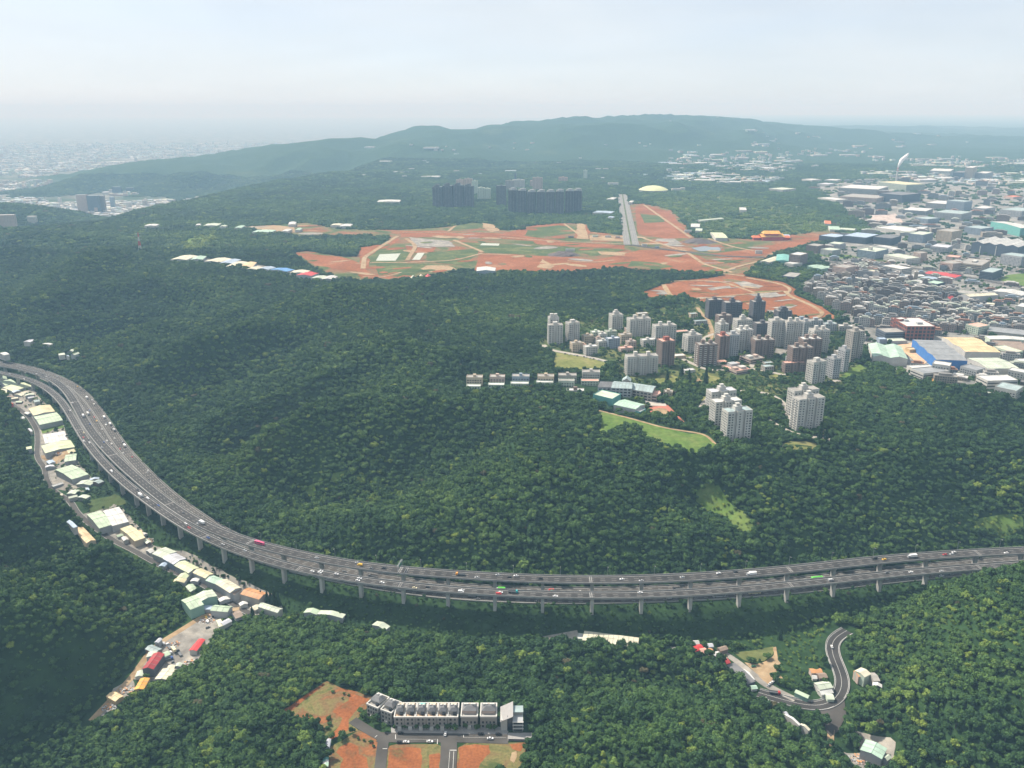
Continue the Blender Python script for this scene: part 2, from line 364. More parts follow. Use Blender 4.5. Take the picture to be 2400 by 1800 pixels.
PIER_U = [317,345,379,420,466,523,588,664,753,845,945,1050,1160,1272,1388,1504,1619,1734,1846,1955,2064,2172,2288,2395]
def line_px(line): return np.array([PX(*p)[:2] for p in line])
def viaduct(line, label, lamps_side, joints_u, hw=6.6):
    root = empty('viaduct', tuple(line[len(line) // 2]))
    tag(root, label, 'viaduct', 'elevated freeway carriageways')
    off = Vector(root.location)
    ln = line.copy(); ln -= np.array(off)
    mb = MB(); sweep(mb, ln, [(-hw, 0), (hw, 0)], 0)                               # running surface
    mb.build('running_surface', ASPH, root)
    mb = MB(); sweep(mb, ln, [(-hw - 0.1, -0.02), (hw + 0.1, -0.02), (hw + 0.1, -0.45), (3.0, -1.0), (2.5, -2.9), (-2.5, -2.9), (-3.0, -1.0), (-hw - 0.1, -0.45)], 0, closed=True)
    mb.build('box_girder', CONC, root, smooth=False)
    for s in (-1, 1):
        mb = MB(); sweep(mb, ln, [(s * (hw - 0.25), 0.01), (s * (hw - 0.18), 1.15), (s * (hw + 0.2), 1.15), (s * (hw + 0.24), -0.7)], 0); mb.build('parapet', CONC_P, root)
    mb = MB()
    for o in (-hw + 1.3, hw - 1.3): strip(mb, ln, o, 0.3, 0.02)
    for o in ((-1.75, 1.75) if hw > 6 else (-1.4, 1.6)): dashes(mb, ln, o, 5.0, 6.0, 0.2, 0.02)
    tag(mb.build('lane_markings', PAINT, root), kind='stuff')
    L = arclen(line); lp = line_px(line); piers = []
    su = [float(np.interp(u, lp[:, 0], L)) for u in PIER_U] if np.all(np.diff(lp[:, 0]) > 0) else [L[int(np.argmin(abs(lp[:, 0] - u)))] for u in PIER_U]
    s = su[0] - 46
    while s > 5: su.insert(0, s); s -= 46
    for s in su:
        p, a = at_arc(line, s, L); g = min(H(p[0], p[1]), p[2] - 6)
        top = p[2] - 2.9
        mb = MB(); hgt = top - g + 3
        mb.prism([(-1.5, -2.2), (1.5, -2.2), (1.5, 2.2), (-1.5, 2.2)], -hgt, -2.2)
        k = len(mb.v); mb.v += [(-1.5, -2.2, -2.2), (1.5, -2.2, -2.2), (1.5, 2.2, -2.2), (-1.5, 2.2, -2.2), (-1.6, -3.4, 0), (1.6, -3.4, 0), (1.6, 3.4, 0), (-1.6, 3.4, 0)]
        for q in ((0, 1, 5, 4), (1, 2, 6, 5), (2, 3, 7, 6), (3, 0, 4, 7), (4, 5, 6, 7)): mb.f.append(tuple(k + i for i in q)); mb.m.append(0)
        mb.build('pier', CONC, root, tuple(np.array((p[0], p[1], top)) - np.array(off)), a)
    for u in joints_u:
        s = L[int(np.argmin(abs(lp[:, 0] - u)))]
        for ds in (-0.9, 0.9):
            p, a = at_arc(line, s + ds, L); mb = MB(); mb.box(-0.22, 0.22, -hw + 0.2, hw - 0.2, 0.0, 0.03)
            mb.build('expansion_joint', CONC, root, tuple(np.array(p) - np.array(off) + np.array((0, 0, 0.012))), a)
    # lamps, one thing each
    s = 25.0
    while lamps_side and s < L[-1] - 10:
        p, a = at_arc(line, s, L); n = (math.sin(a), -math.cos(a))
        x, y = p[0] + n[0] * lamps_side * 6.6, p[1] + n[1] * lamps_side * 6.6
        lamp((x, y, p[2] + 1.15), a + (math.pi / 2 if lamps_side > 0 else -math.pi / 2), label)
        s += 46
    return root
LAMP_MESH = None
def lamp(loc, rz, where):
    global LAMP_MESH
    if LAMP_MESH is None:
        a = MB(); a.tube((0, 0, -0.3), (0, 0, 9.5), 0.11, 0.07, 6); a.tube((0, 0, 9.4), (1.8, 0, 9.9), 0.06, 0.05, 5)
        b = MB(); b.box(1.7, 2.6, -0.16, 0.16, 9.82, 9.98, bottom=True)
        LAMP_MESH = (a.mesh('post', STEEL), b.mesh('lamp_head', LAMPW))
    e = empty('street_lamp', loc, rz)
    tag(e, 'tall grey street lamp on the ' + where.split(' of ')[0].replace('concrete ', '') + ' parapet', 'lamp', 'street lamps along the viaducts')
    link('post', LAMP_MESH[0], e); link('lamp_head', LAMP_MESH[1], e)

viaduct(R_LINE, 'rear concrete viaduct of the curving freeway at the forest foot', -1, [112, 174, 262, 395, 590, 940, 945, 1388, 1846, 2295])
viaduct(F_LINE, 'front concrete viaduct of the curving freeway on tall piers', 0, [186, 330, 480, 700, 945, 1388, 1860, 2300], 5.4)

# freeway at grade between and below them
fw = empty('freeway', tuple(G_LINE[len(G_LINE) // 2])); fw['kind'] = 'structure'
gl = G_LINE - np.array(fw.location)
mb = MB(); sweep(mb, gl, [(-15.2, -1.5), (-14.6, 0), (14.6, 0), (15.2, -1.5)]); mb.build('road_surface', ASPH2, fw)
mb = MB(); sweep(mb, gl, [(-0.35, 0), (-0.18, 0.9), (0.18, 0.9), (0.35, 0)]); mb.build('median_barrier', CONC_D, fw)
for s in (-1, 1):
    mb = MB(); sweep(mb, gl, [(s * 14.3, 0), (s * 14.35, 0.8), (s * 14.6, 0.8), (s * 14.65, -0.6)]); mb.build('kerb_barrier', CONC, fw)
mb = MB()
for s in (-1, 1):
    strip(mb, gl, s * 1.1, 0.25, 0.02); strip(mb, gl, s * 12.6, 0.25, 0.02)
    for o in (3.9, 7.0, 9.9): dashes(mb, gl, s * o, 4.0, 6.0, 0.25, 0.02)
tag(mb.build('lane_markings', PAINT, fw), kind='stuff')
# ------------------------------------------------------------------ crop coordinates of the photograph -> picture points
def cr(ox, oy, k): return lambda pts: [(ox + x / k, oy + y / k) for x, y in pts]
K1 = cr(0, 800, 4.424); K2 = cr(100, 1150, 3.687); K3 = cr(600, 1560, 3.16); K4 = cr(500, 1200, 2.765); K5 = cr(1200, 1250, 1.8433)
K6 = cr(1560, 1450, 3.687); K7 = cr(0, 1400, 4.1475); KL = cr(0, 250, 2.765); KM = cr(800, 250, 2.765); KR = cr(1600, 250, 2.765)
KA = cr(1050, 700, 4.424); KB = cr(1500, 680, 4.424); KT = cr(1900, 550, 4.424)
CLEAR = []; CLEAR_LINES = [(G_LINE, 16.0), (R_LINE, 8.0), (F_LINE, 1.5)]; CLEAR_DISCS = []; SPARSE = []; SCRUB = []; BRIGHT = []
def wp(px, z): return np.array([PZ(u, v, z) for u, v in px])
# ------------------------------------------------------------------ building materials
def wallm(name, c, var=0.07): return mat('wall_' + name, c, 0.85, var, 0.15)
W = {k: wallm(k, c, 0.3 if k == 'netting' else 0.1) for k, c in dict(white=(0.46, 0.45, 0.42), cream=(0.46, 0.53, 0.43), grey=(0.36, 0.37, 0.38), blue_grey=(0.26, 0.31, 0.37), brown=(0.20, 0.155, 0.135), dark=(0.115, 0.115, 0.125), pinkish=(0.45, 0.35, 0.30), brick=(0.26, 0.10, 0.075), beige=(0.48, 0.40, 0.30), stone=(0.33, 0.31, 0.28), blue=(0.05, 0.16, 0.42), teal=(0.12, 0.33, 0.30), slate=(0.10, 0.12, 0.15), netting=(0.13, 0.13, 0.135), green=(0.20, 0.33, 0.27), red=(0.45, 0.06, 0.05), tan=(0.5, 0.38, 0.22)).items()}
def roofm(name, c, var=0.22, rough=0.6): return mat('roof_' + name, c, rough, var, 0.11, spec=0.25, detail=7)
RF = {k: roofm(k, c) for k, c in dict(green=(0.38, 0.47, 0.34), pale=(0.46, 0.51, 0.41), cream=(0.56, 0.53, 0.41), yellow=(0.55, 0.50, 0.32), white=(0.52, 0.52, 0.50), grey=(0.30, 0.37, 0.37), lavender=(0.47, 0.48, 0.52), tan=(0.60, 0.45, 0.26), rust=(0.50, 0.25, 0.11), red=(0.52, 0.05, 0.05), darkred=(0.33, 0.04, 0.045), blue=(0.10, 0.26, 0.52), bluegrey=(0.34, 0.42, 0.52), slate=(0.15, 0.15, 0.155), concrete=(0.30, 0.285, 0.26), orange=(0.66, 0.34, 0.07), teal=(0.16, 0.40, 0.36), pink=(0.60, 0.34, 0.27), brown=(0.25, 0.19, 0.15), olive=(0.50, 0.55, 0.36), mint=(0.36, 0.50, 0.40), redorange=(0.62, 0.16, 0.06), grime=(0.24, 0.25, 0.26)).items()}
GLASS = mat('window_glass', (0.03, 0.035, 0.042), 0.45, 0.3, 0.4, spec=0.2)
GLASS_L = mat('window_glass_pale', (0.07, 0.08, 0.09), 0.45, 0.3, 0.4, spec=0.2)
WHITE = mat('white_paint', (0.52, 0.51, 0.48), 0.7, 0.05, 0.3)
SEAM = mat('roof_seam', (0.24, 0.24, 0.22), 0.7, 0.2, 0.2)
def ccw(q):
    q = np.asarray(q, float); a = 0.5 * sum(q[i][0] * q[(i + 1) % len(q)][1] - q[(i + 1) % len(q)][0] * q[i][1] for i in range(len(q)))
    return q if a > 0 else q[::-1]
def window_parts(mb, q, z0, h, style, fl=3.3, bay=3.4, out=0.07, wh=1.5, ww=1.7, slab=None):
    nf = max(1, int(h / fl)); n = len(q)
    for i in range(n):
        p, r = q[i], q[(i + 1) % n]; d = r - p; ln = np.hypot(*d)
        if ln < 4: continue
        d = d / ln; nn = np.array([d[1], -d[0]]); nb = max(1, int((ln - 1.2) / bay)); pitch = (ln - 1.2) / nb
        for f in range(nf):
            zb = z0 + f * fl + 1.0
            if zb + wh > z0 + h - 0.3: continue
            if style == 'band':
                a = p + d * 0.6 + nn * out; b = r - d * 0.6 + nn * out; mb.quad((*a, zb), (*b, zb), (*b, zb + wh), (*a, zb + wh))
            else:
                for k in range(nb):
                    c = p + d * (0.6 + pitch * (k + 0.5)); w = ww * (1.0 if (k + i) % 3 else 1.35)
                    if w > pitch * 0.85: w = pitch * 0.85
                    a = c - d * w / 2 + nn * out; b = c + d * w / 2 + nn * out; mb.quad((*a, zb), (*b, zb), (*b, zb + wh), (*a, zb + wh))
            if slab is not None:
                zz = z0 + f * fl + 0.55; a = p + d * 0.8; b = r - d * 0.8; a2 = a + nn * 0.75; b2 = b + nn * 0.75
                if style == 'balcony' and ln > 8:
                    for k in range(0, nb, 2):
                        c = p + d * (0.6 + pitch * (k + 0.5)); a = c - d * pitch * 0.44; b = c + d * pitch * 0.44; a2 = a + nn * 0.9; b2 = b + nn * 0.9
                        m0 = len(slab.v); slab.v += [(*a, zz), (*b, zz), (*b2, zz), (*a2, zz), (*a, zz + 0.95), (*b, zz + 0.95), (*b2, zz + 0.95), (*a2, zz + 0.95)]
                        for ff in ((3, 2, 6, 7), (2, 1, 5, 6), (0, 3, 7, 4), (4, 7, 6, 5), (0, 1, 2, 3)): slab.f.append(tuple(m0 + t for t in ff)); slab.m.append(0)
def building(name, label, cat, q, z, h, wall, roof, kind='flat', win=None, group=None, rise=2.0, axis=0, parapet=0.9, rooms=(), base=4.0, ridges=1, fl=3.3, bay=3.4, trim=None, over=0.5, pale=False, clear=True, ww=1.7, wh=1.5):
    """q: ground plan, z: ground height; parts wall, roof, windows (too small to pick apart), roof rooms"""
    q = ccw(q); c = q.mean(0); e = empty(name, (c[0], c[1], z)); tag(e, label, cat, group); L = q - c; n = len(L)
    wm = W[wall] if isinstance(wall, str) else wall; rm = RF[roof] if isinstance(roof, str) else roof
    mb = MB()
    for i in range(n):
        p, r = L[i], L[(i + 1) % n]; mb.quad((*p, -base), (*r, -base), (*r, h), (*p, h))
    if kind == 'flat':
        ins = np.array([p * (1 - 0.35 / max(1, np.hypot(*p))) for p in L])
        for i in range(n):
            p, r, a, b = L[i], L[(i + 1) % n], ins[i], ins[(i + 1) % n]
            mb.quad((*p, h), (*r, h), (*r, h + parapet), (*p, h + parapet)); mb.quad((*p, h + parapet), (*r, h + parapet), (*b, h + parapet), (*a, h + parapet)); mb.quad((*b, h), (*a, h), (*a, h + parapet), (*b, h + parapet))
        w = mb.build('wall', wm, e); m2 = MB(); m2.poly([(*p, h + 0.02) for p in ins]); m2.build('roof', rm, e)
    else:
        if axis: L2 = np.roll(L, -1, axis=0)
        else: L2 = L
        A, B, C, D = L2
        def o(p, s=over): return p * (1 + s / max(1, np.hypot(*p)))
        A2, B2, C2, D2 = o(A), o(B), o(C), o(D); m2 = MB(); K = ridges
        for k in range(K):
            t0, t1, tm = k / K, (k + 1) / K, (k + 0.5) / K
            a0, a1, am = A2 + (B2 - A2) * t0, A2 + (B2 - A2) * t1, A2 + (B2 - A2) * tm; d0, d1, dm = D2 + (C2 - D2) * t0, D2 + (C2 - D2) * t1, D2 + (C2 - D2) * tm
            ez = h - 0.15
            m2.quad((*a0, ez), (*am, h + rise), (*dm, h + rise), (*d0, ez)); m2.quad((*am, h + rise), (*a1, ez), (*d1, ez), (*dm, h + rise))
            f0, f1, fm = A + (B - A) * t0, A + (B - A) * t1, A + (B - A) * tm; g0, g1, gm_ = D + (C - D) * t0, D + (C - D) * t1, D + (C - D) * tm
            mb.tri((*f0, h), (*f1, h), (*fm, h + rise - 0.1)); mb.tri((*g1, h), (*g0, h), (*gm_, h + rise - 0.1))
        w = mb.build('wall', wm, e); r_ = m2.build('roof', rm, e)
        ln = np.hypot(*(D2 - A2))
        if ln > 12:                                                    # ridge caps and sheet seams stand proud of the roof
            m3 = MB()
            for k in range(K):
                tm = (k + 0.5) / K; am = A2 + (B2 - A2) * tm; dm = D2 + (C2 - D2) * tm; m3.tube((*am, h + rise + 0.02), (*dm, h + rise + 0.02), 0.28, 0.28, 4)
            m3.build('ridge_cap', rm, r_); m5 = MB(); ns = int(ln / 4.5)
            for k in range(K):
                t0, t1, tm = k / K, (k + 1) / K, (k + 0.5) / K
                for ta, tb in ((t0, tm), (t1, tm)):
                    e0, e1 = A2 + (B2 - A2) * ta, D2 + (C2 - D2) * ta; g0, g1 = A2 + (B2 - A2) * tb, D2 + (C2 - D2) * tb
                    for s_ in range(1, ns):
                        f = s_ / ns; wd = 0.16 / ln; pa, pb = e0 + (e1 - e0) * (f - wd), e0 + (e1 - e0) * (f + wd); qa, qb = g0 + (g1 - g0) * (f - wd), g0 + (g1 - g0) * (f + wd)
                        m5.quad((*pa, h + 0.0), (*pb, h + 0.0), (*qb, h + rise + 0.15), (*qa, h + rise + 0.15))
            if m5.f: tag(m5.build('sheet_seams', SEAM, r_), kind='stuff')
    if win:
        wi = MB(); sl = MB() if win == 'balcony' else None
        window_parts(wi, L, 0.0, h, win, fl, bay, slab=sl, ww=ww, wh=wh)
        if wi.f: tag(wi.build('window_grid', GLASS_L if pale else GLASS, e), kind='stuff')
        if sl is not None and sl.f: tag(sl.build('balcony_row', W[trim] if trim else wm, e), kind='stuff')
    d = L[1] - L[0]; a = math.atan2(d[1], d[0])
    for (fx, fy, w_, d_, h_, *rest) in rooms:
        p = L[0] * (1 - fx) * (1 - fy) + L[1] * fx * (1 - fy) + L[2 % n] * fx * fy + L[3 % n] * (1 - fx) * fy
        m4 = MB(); m4.box(-w_ / 2, w_ / 2, -d_ / 2, d_ / 2, 0, h_); m4.box(-w_ / 2 - 0.15, w_ / 2 + 0.15, -d_ / 2 - 0.15, d_ / 2 + 0.15, h_, h_ + 0.3)
        m4.build('roof_room', W[rest[0]] if rest else wm, e, (p[0], p[1], h + 0.03), a)
    if clear: CLEAR.append(c + (q - c) * 1.0 + 0); _edge_clear(q, 3.0)
    return e
def _edge_clear(q, m):
    c = q.mean(0); CLEAR.append(np.array([c + (p - c) * (1 + m / max(2, np.hypot(*(p - c)))) + np.array((0, -m * 0.6)) for p in q]))
def roof_px(px, z, h): return wp(px, z + h)
def squared(q):
    q = ccw(q); c = q.mean(0); a = (q[1] - q[0]) + (q[2] - q[3]); b = (q[3] - q[0]) + (q[2] - q[1]); la, lb = np.hypot(*a) / 2, np.hypot(*b) / 2
    ta = math.atan2(a[1], a[0]); tb = math.atan2(b[1], b[0]) - math.pi / 2; dt = (tb - ta + math.pi) % (2 * math.pi) - math.pi; t = ta + dt * lb / (la + lb); k = abs(math.sin(math.atan2(b[1], b[0]) - ta)) ** 0.5
    return rect(c[0], c[1], la * k, lb * k, t)
def shed(px, z, h, wall, roof, label, name='shed', cat='shed', **k):
    k.setdefault('kind', 'gable'); return building(name, label, cat, squared(roof_px(px, z, h)), z, h, wall, roof, **k)
def rect(cx, cy, w, d, a):
    c, s = math.cos(a), math.sin(a); return np.array([(cx + x * c - y * s, cy + x * s + y * c) for x, y in ((-w / 2, -d / 2), (w / 2, -d / 2), (w / 2, d / 2), (-w / 2, d / 2))])
# ------------------------------------------------------------------ ground patches
def patch(name, px, z, m, dz=0.3, spacing=12.0, clear=True, world=None, wob=0.0, label=None):
    q = wp(px, z) if world is None else np.asarray(world, float)
    q = ccw(q)
    if wob:
        out = []
        for i in range(len(q)):
            a, b = q[i], q[(i + 1) % len(q)]; n = max(1, int(np.hypot(*(b - a)) / (spacing * 0.8)))
            out += [a + (b - a) * (k / n) for k in range(n)]
        q = np.array(out); q = q + wob * np.stack([fbm(q[:, 0], q[:, 1], wob * 6, 3, 61), fbm(q[:, 0], q[:, 1], wob * 6, 3, 62)], 1)
    x0, y0 = q.min(0); x1, y1 = q.max(0); gx, gy = np.meshgrid(np.arange(x0 + spacing / 2, x1, spacing), np.arange(y0 + spacing / 2, y1, spacing))
    gx, gy = gx.ravel() + 0.01, gy.ravel() + 0.013
    k = inside(gx, gy, q)
    if k.any():
        d, _ = dist_line(gx[k], gy[k], np.array([(*p, 0) for p in q] + [(*q[0], 0)])); ok = d > spacing * 0.35; gx, gy = gx[k][ok], gy[k][ok]
    else: gx = gy = np.array([])
    vs = [Vector((float(a), float(b))) for a, b in q] + [Vector((float(a), float(b))) for a, b in zip(gx, gy)]
    n = len(q); r = delaunay_2d_cdt(vs, [(i, (i + 1) % n) for i in range(n)], [list(range(n))], 1, 1e-4)
    P = np.array([(p.x, p.y) for p in r[0]]); Z = Hq(P[:, 0], P[:, 1]) + dz
    me = bpy.data.meshes.new(name); me.from_pydata([(a, b, c) for (a, b), c in zip(P, Z)], [], [tuple(f) for f in r[2]]); me.materials.append(m)
    me.polygons.foreach_set('use_smooth', [True] * len(me.polygons)); me.update()
    if len(me.polygons) and me.polygons[0].normal.z < 0: me.flip_normals()
    if clear: CLEAR.append(q)
    return tag(link(name, me), label, kind='structure')
def track(name, px, z, width, m, dz=0.5, step=5.0, passes=6, clear=3.0, drape=True, lines=None, edge=None, world=None):
    ln = smooth_line([(*PZ(u, v, z), z) for u, v in px] if world is None else world, step, passes)
    if drape: ln[:, 2] = Hq(ln[:, 0], ln[:, 1])
    root = empty(name, tuple(ln[len(ln) // 2])) if lines or edge else None
    l2 = ln - (np.array(root.location) if root else 0)
    mb = MB(); k = 4; sweep(mb, l2, [(-width / 2 - 0.5, dz - 1.2)] + [(-width / 2 + width * i / k, dz) for i in range(k + 1)] + [(width / 2 + 0.5, dz - 1.2)])
    o = mb.build('road_surface' if root else name, m, root)
    if lines:
        mp = MB()
        for off, w_, dash in lines:
            if dash: dashes(mp, l2, off, 4, 6, w_, dz + 0.03)
            else: strip(mp, l2, off, w_, dz + 0.03)
        tag(mp.build('lane_markings', PAINT, root), kind='stuff')
    if edge:
        for s in (-1, 1):
            mp = MB(); sweep(mp, l2, [(s * (width / 2), dz), (s * (width / 2), dz + edge), (s * (width / 2 + 0.35), dz + edge), (s * (width / 2 + 0.35), dz - 0.5)]); mp.build('kerb', CONC, root)
    (root or o)['kind'] = 'structure'
    CLEAR_LINES.append((ln, width / 2 + clear)); return ln
def soil(name, stops, s1=0.012, s2=0.15, bump=0.4):
    m = bpy.data.materials.new(name); m.use_nodes = True; nt = m.node_tree; N = nt.nodes; Lk = nt.links; b = N['Principled BSDF']; b.inputs['Roughness'].default_value = 0.95; b.inputs['Specular IOR Level'].default_value = 0.05
    geo = N.new('ShaderNodeNewGeometry'); a = N.new('ShaderNodeTexNoise'); a.inputs['Scale'].default_value = s1; a.inputs['Detail'].default_value = 7; a.inputs['Roughness'].default_value = 0.62; a.inputs['Distortion'].default_value = 0.6
    Lk.new(geo.outputs['Position'], a.inputs['Vector']); r = N.new('ShaderNodeValToRGB')
    while len(r.color_ramp.elements) < len(stops): r.color_ramp.elements.new(0.5)
    for e, (p, c) in zip(r.color_ramp.elements, stops): e.position = p; e.color = (*c, 1)
    Lk.new(a.outputs['Fac'], r.inputs['Fac']); c = N.new('ShaderNodeTexNoise'); c.inputs['Scale'].default_value = s2; c.inputs['Detail'].default_value = 4; Lk.new(geo.outputs['Position'], c.inputs['Vector'])
    mr = N.new('ShaderNodeMapRange'); mr.inputs['From Min'].default_value = 0.3; mr.inputs['From Max'].default_value = 0.7; mr.inputs['To Min'].default_value = 0.78; mr.inputs['To Max'].default_value = 1.2; Lk.new(c.outputs['Fac'], mr.inputs['Value'])
    mx = N.new('ShaderNodeMix'); mx.data_type = 'RGBA'; mx.blend_type = 'MULTIPLY'; mx.inputs['Factor'].default_value = 1; Lk.new(r.outputs['Color'], mx.inputs[6]); Lk.new(mr.outputs['Result'], mx.inputs[7]); Lk.new(mx.outputs[2], b.inputs['Base Color'])
    bp = N.new('ShaderNodeBump'); bp.inputs['Distance'].default_value = bump; Lk.new(c.outputs['Fac'], bp.inputs['Height']); Lk.new(bp.outputs['Normal'], b.inputs['Normal'])
    MATS[name] = m; return m
RED = (0.22, 0.085, 0.034); RED2 = (0.165, 0.060, 0.031); ORA = (0.36, 0.14, 0.058); TAN = (0.33, 0.235, 0.14); GRS = (0.075, 0.10, 0.036); OLI = (0.14, 0.13, 0.058); DGR = (0.05, 0.085, 0.028)
S_MIX = soil('soil_mixed', [(0.30, DGR), (0.40, GRS), (0.47, OLI), (0.53, (0.19, 0.115, 0.062)), (0.60, RED), (0.70, TAN)], 0.009)
S_RED = soil('soil_red', [(0.28, RED2), (0.45, RED), (0.60, (0.27, 0.105, 0.05)), (0.72, (0.30, 0.18, 0.10))], 0.012)
S_TAN = soil('soil_tan', [(0.3, (0.21, 0.145, 0.085)), (0.5, TAN), (0.7, (0.33, 0.26, 0.17))], 0.03)
S_GRN = soil('meadow', [(0.3, DGR), (0.5, GRS), (0.64, (0.14, 0.15, 0.055)), (0.75, OLI)], 0.02)
S_GREY = soil('gravel_ground', [(0.3, (0.17, 0.155, 0.14)), (0.5, (0.25, 0.235, 0.21)), (0.7, (0.36, 0.33, 0.28))], 0.04)
S_LAWN = soil('lawn_grass', [(0.3, (0.07, 0.125, 0.026)), (0.5, (0.10, 0.16, 0.036)), (0.7, (0.14, 0.175, 0.052))], 0.03)
S_LAWN2 = soil('dry_lawn_grass', [(0.3, (0.13, 0.15, 0.045)), (0.5, (0.17, 0.18, 0.06)), (0.72, (0.24, 0.21, 0.095))], 0.03)
S_ORANGE = soil('soil_orange', [(0.30, (0.10, 0.11, 0.04)), (0.36, (0.15, 0.08, 0.036)), (0.42, (0.22, 0.080, 0.032)), (0.62, (0.29, 0.105, 0.040)), (0.75, (0.29, 0.145, 0.068))], 0.035, 0.5)
S_ORANGE2 = soil('soil_orange_weedy', [(0.36, (0.07, 0.09, 0.03)), (0.46, (0.17, 0.15, 0.06)), (0.54, (0.165, 0.105, 0.052)), (0.62, (0.24, 0.095, 0.038)), (0.75, (0.29, 0.14, 0.065))], 0.04, 0.5)
S_TOWN = soil('town_ground', [(0.28, (0.06, 0.08, 0.04)), (0.36, (0.14, 0.14, 0.13)), (0.5, (0.22, 0.215, 0.20)), (0.7, (0.31, 0.30, 0.275))], 0.02)
POND = mat('pond_water', (0.42, 0.44, 0.36), 0.35, 0.06, 0.05, spec=0.4)
TRACKM = mat('running_track', (0.40, 0.15, 0.105), 0.9, 0.08, 0.2)
# ------------------------------------------------------------------ red earth building site on the plateau
PL = 200.0
A_PX = [(560,532),(640,527),(720,521),(800,537),(937,539),(1000,535),(1060,530),(1107,521),(1162,525),(1172,539),(1223,539),(1234,530),(1324,522),(1375,525),(1386,543),(1462,552),(1467,520),(1476,478),(1509,476),(1570,489),(1600,518),(1629,557),(1774,561),(1853,550),(1940,541),(1983,550),(1889,575),(1817,594),(1781,615),(1745,646),(1690,640),(1636,641),(1600,640),(1451,632),(1306,642),(1245,648),(1162,643),(1075,635),(1002,653),(927,664),(854,661),(800,657),(723,626),(687,592),(720,589),(800,601),(836,602),(848,580),(905,570),(912,557),(860,551),(800,553),(700,556),(640,545)]
B_PX = [(1509,684),(1556,666),(1610,657),(1672,651),(1708,642),(1745,648),(1835,662),(1868,680),(1860,691),(1925,720),(1975,753),(1907,749),(1795,733),(1737,726),(1632,706),(1600,692),(1581,700),(1520,704)]
patch('earth_site', A_PX, PL, S_MIX, 0.5, 30, wob=4)
patch('earth_site', B_PX, PL, S_RED, 0.5, 25, wob=3)
def P_(px, m, dz, name='earth_patch', wob=5, sp=25): patch(name, px, PL, m, dz, sp, clear=False, wob=wob)
for px in ([(1122,597),(1230,599),(1353,604),(1462,616),(1451,629),(1380,634),(1303,643),(1210,640),(1112,634)], [(1379,612),(1440,600),(1500,586),(1580,588),(1640,600),(1690,625),(1640,640),(1520,638),(1420,631)],
           [(1172,549),(1215,538),(1260,526),(1324,523),(1334,531),(1280,540),(1240,549),(1200,560)], [(937,541),(1060,541),(1172,548),(1250,556),(1330,566),(1300,569),(1172,560),(1050,556),(940,556)],
           [(690,592),(800,602),(850,620),(862,640),(800,634),(740,625)], [(845,580),(905,571),(930,556),(938,562),(885,597),(870,605),(862,628),(848,632),(842,606)], [(935,590),(955,574),(970,578),(966,592)], [(980,580),(1022,580),(1012,592),(975,593)],
           [(1488,482),(1520,482),(1570,495),(1600,530),(1625,558),(1560,560),(1494,548)], [(1250,566),(1340,569),(1465,575),(1462,584),(1330,578),(1260,573)], [(840,648),(905,645),(1000,648),(930,660),(860,658)], [(1640,596),(1740,588),(1880,560),(1970,548),(1890,572),(1790,598),(1720,612)], [(1375,526),(1384,545),(1372,560),(1345,558),(1355,530)]):
    P_(px, S_RED, 0.8)
for px in ([(1002,597),(1060,588),(1125,583),(1115,601),(1082,622),(1035,619),(999,612)], [(1075,568),(1180,572),(1379,583),(1469,586),(1400,600),(1342,601),(1136,594),(1100,580)], [(880,618),(995,620),(990,636),(930,650),(885,645)], [(1240,535),(1310,528),(1352,533),(1350,545),(1290,555),(1230,552)], [(1480,612),(1540,616),(1580,625),(1540,632),(1470,628)], [(860,605),(890,585),(950,575),(960,600),(940,622),(880,620)], [(1500,500),(1545,505),(1560,520),(1510,522)], [(1060,528),(1130,528),(1120,536),(1062,538)], [(1690,574),(1770,570),(1760,584),(1700,590)], [(1310,642),(1380,636),(1460,634),(1400,645)]):
    P_(px, S_GRN, 1.0, 'meadow')
for px in ([(1130,522),(1165,528),(1172,541),(1150,545),(1135,535)], [(1352,522),(1370,524),(1380,562),(1352,560)], [(1000,624),(1050,624),(1070,632),(1010,640),(985,632)], [(1270,608),(1300,626),(1290,634),(1260,630)], [(1400,590),(1470,592),(1465,600),(1410,598)], [(560,531),(640,528),(690,532),(690,545),(640,545),(600,538)], [(1380,552),(1460,554),(1462,566),(1385,564)]):
    P_(px, S_TAN, 1.1)
for px in ([(959,557),(1053,565),(1068,579),(1002,579),(974,575)], [(1540,560),(1580,560),(1600,572),(1530,574)]): P_(px, S_GREY, 1.1)
for px in ([(1719,662),(1745,660),(1790,672),(1770,678),(1740,675)], [(1658,677),(1710,671),(1714,676),(1668,682)], [(1792,724),(1868,716),(1855,724),(1805,735)], [(1755,692),(1815,686),(1832,694),(1780,700)]): P_(px, S_GREY, 0.9)
er = random.Random(8)
for poly, n in ((A_PX, 120), (B_PX, 40)):
    q = np.array(poly, float); x0, y0 = q.min(0); x1, y1 = q.max(0); k = 0
    while k < n:
        u, v = er.uniform(x0, x1), er.uniform(y0, y1)
        if not inside1(u, v, q): continue
        k += 1; l, w, a = er.uniform(8, 34), er.uniform(0.8, 3.2), er.uniform(-0.12, 0.12); ring = [(u + l * math.cos(t) + er.uniform(-2, 2), v + l * a * math.cos(t) + w * math.sin(t)) for t in np.arange(0, 6.2, 0.7)]
        if not all(inside1(*p_, q) for p_ in ring): continue
        P_(ring, er.choice((S_TAN, S_RED, S_RED, S_GRN, S_GREY, S_MIX)), 1.2 + 0.002 * k, 'earth_patch', 4, 30)
for px in ([(881,613),(890,597),(939,595),(927,613)], [(966,611),(979,594),(995,594),(984,611)], [(1125,576),(1130,571),(1171,572),(1169,577)]):
    patch('pond', px, PL, POND, 1.4, 15, clear=False)
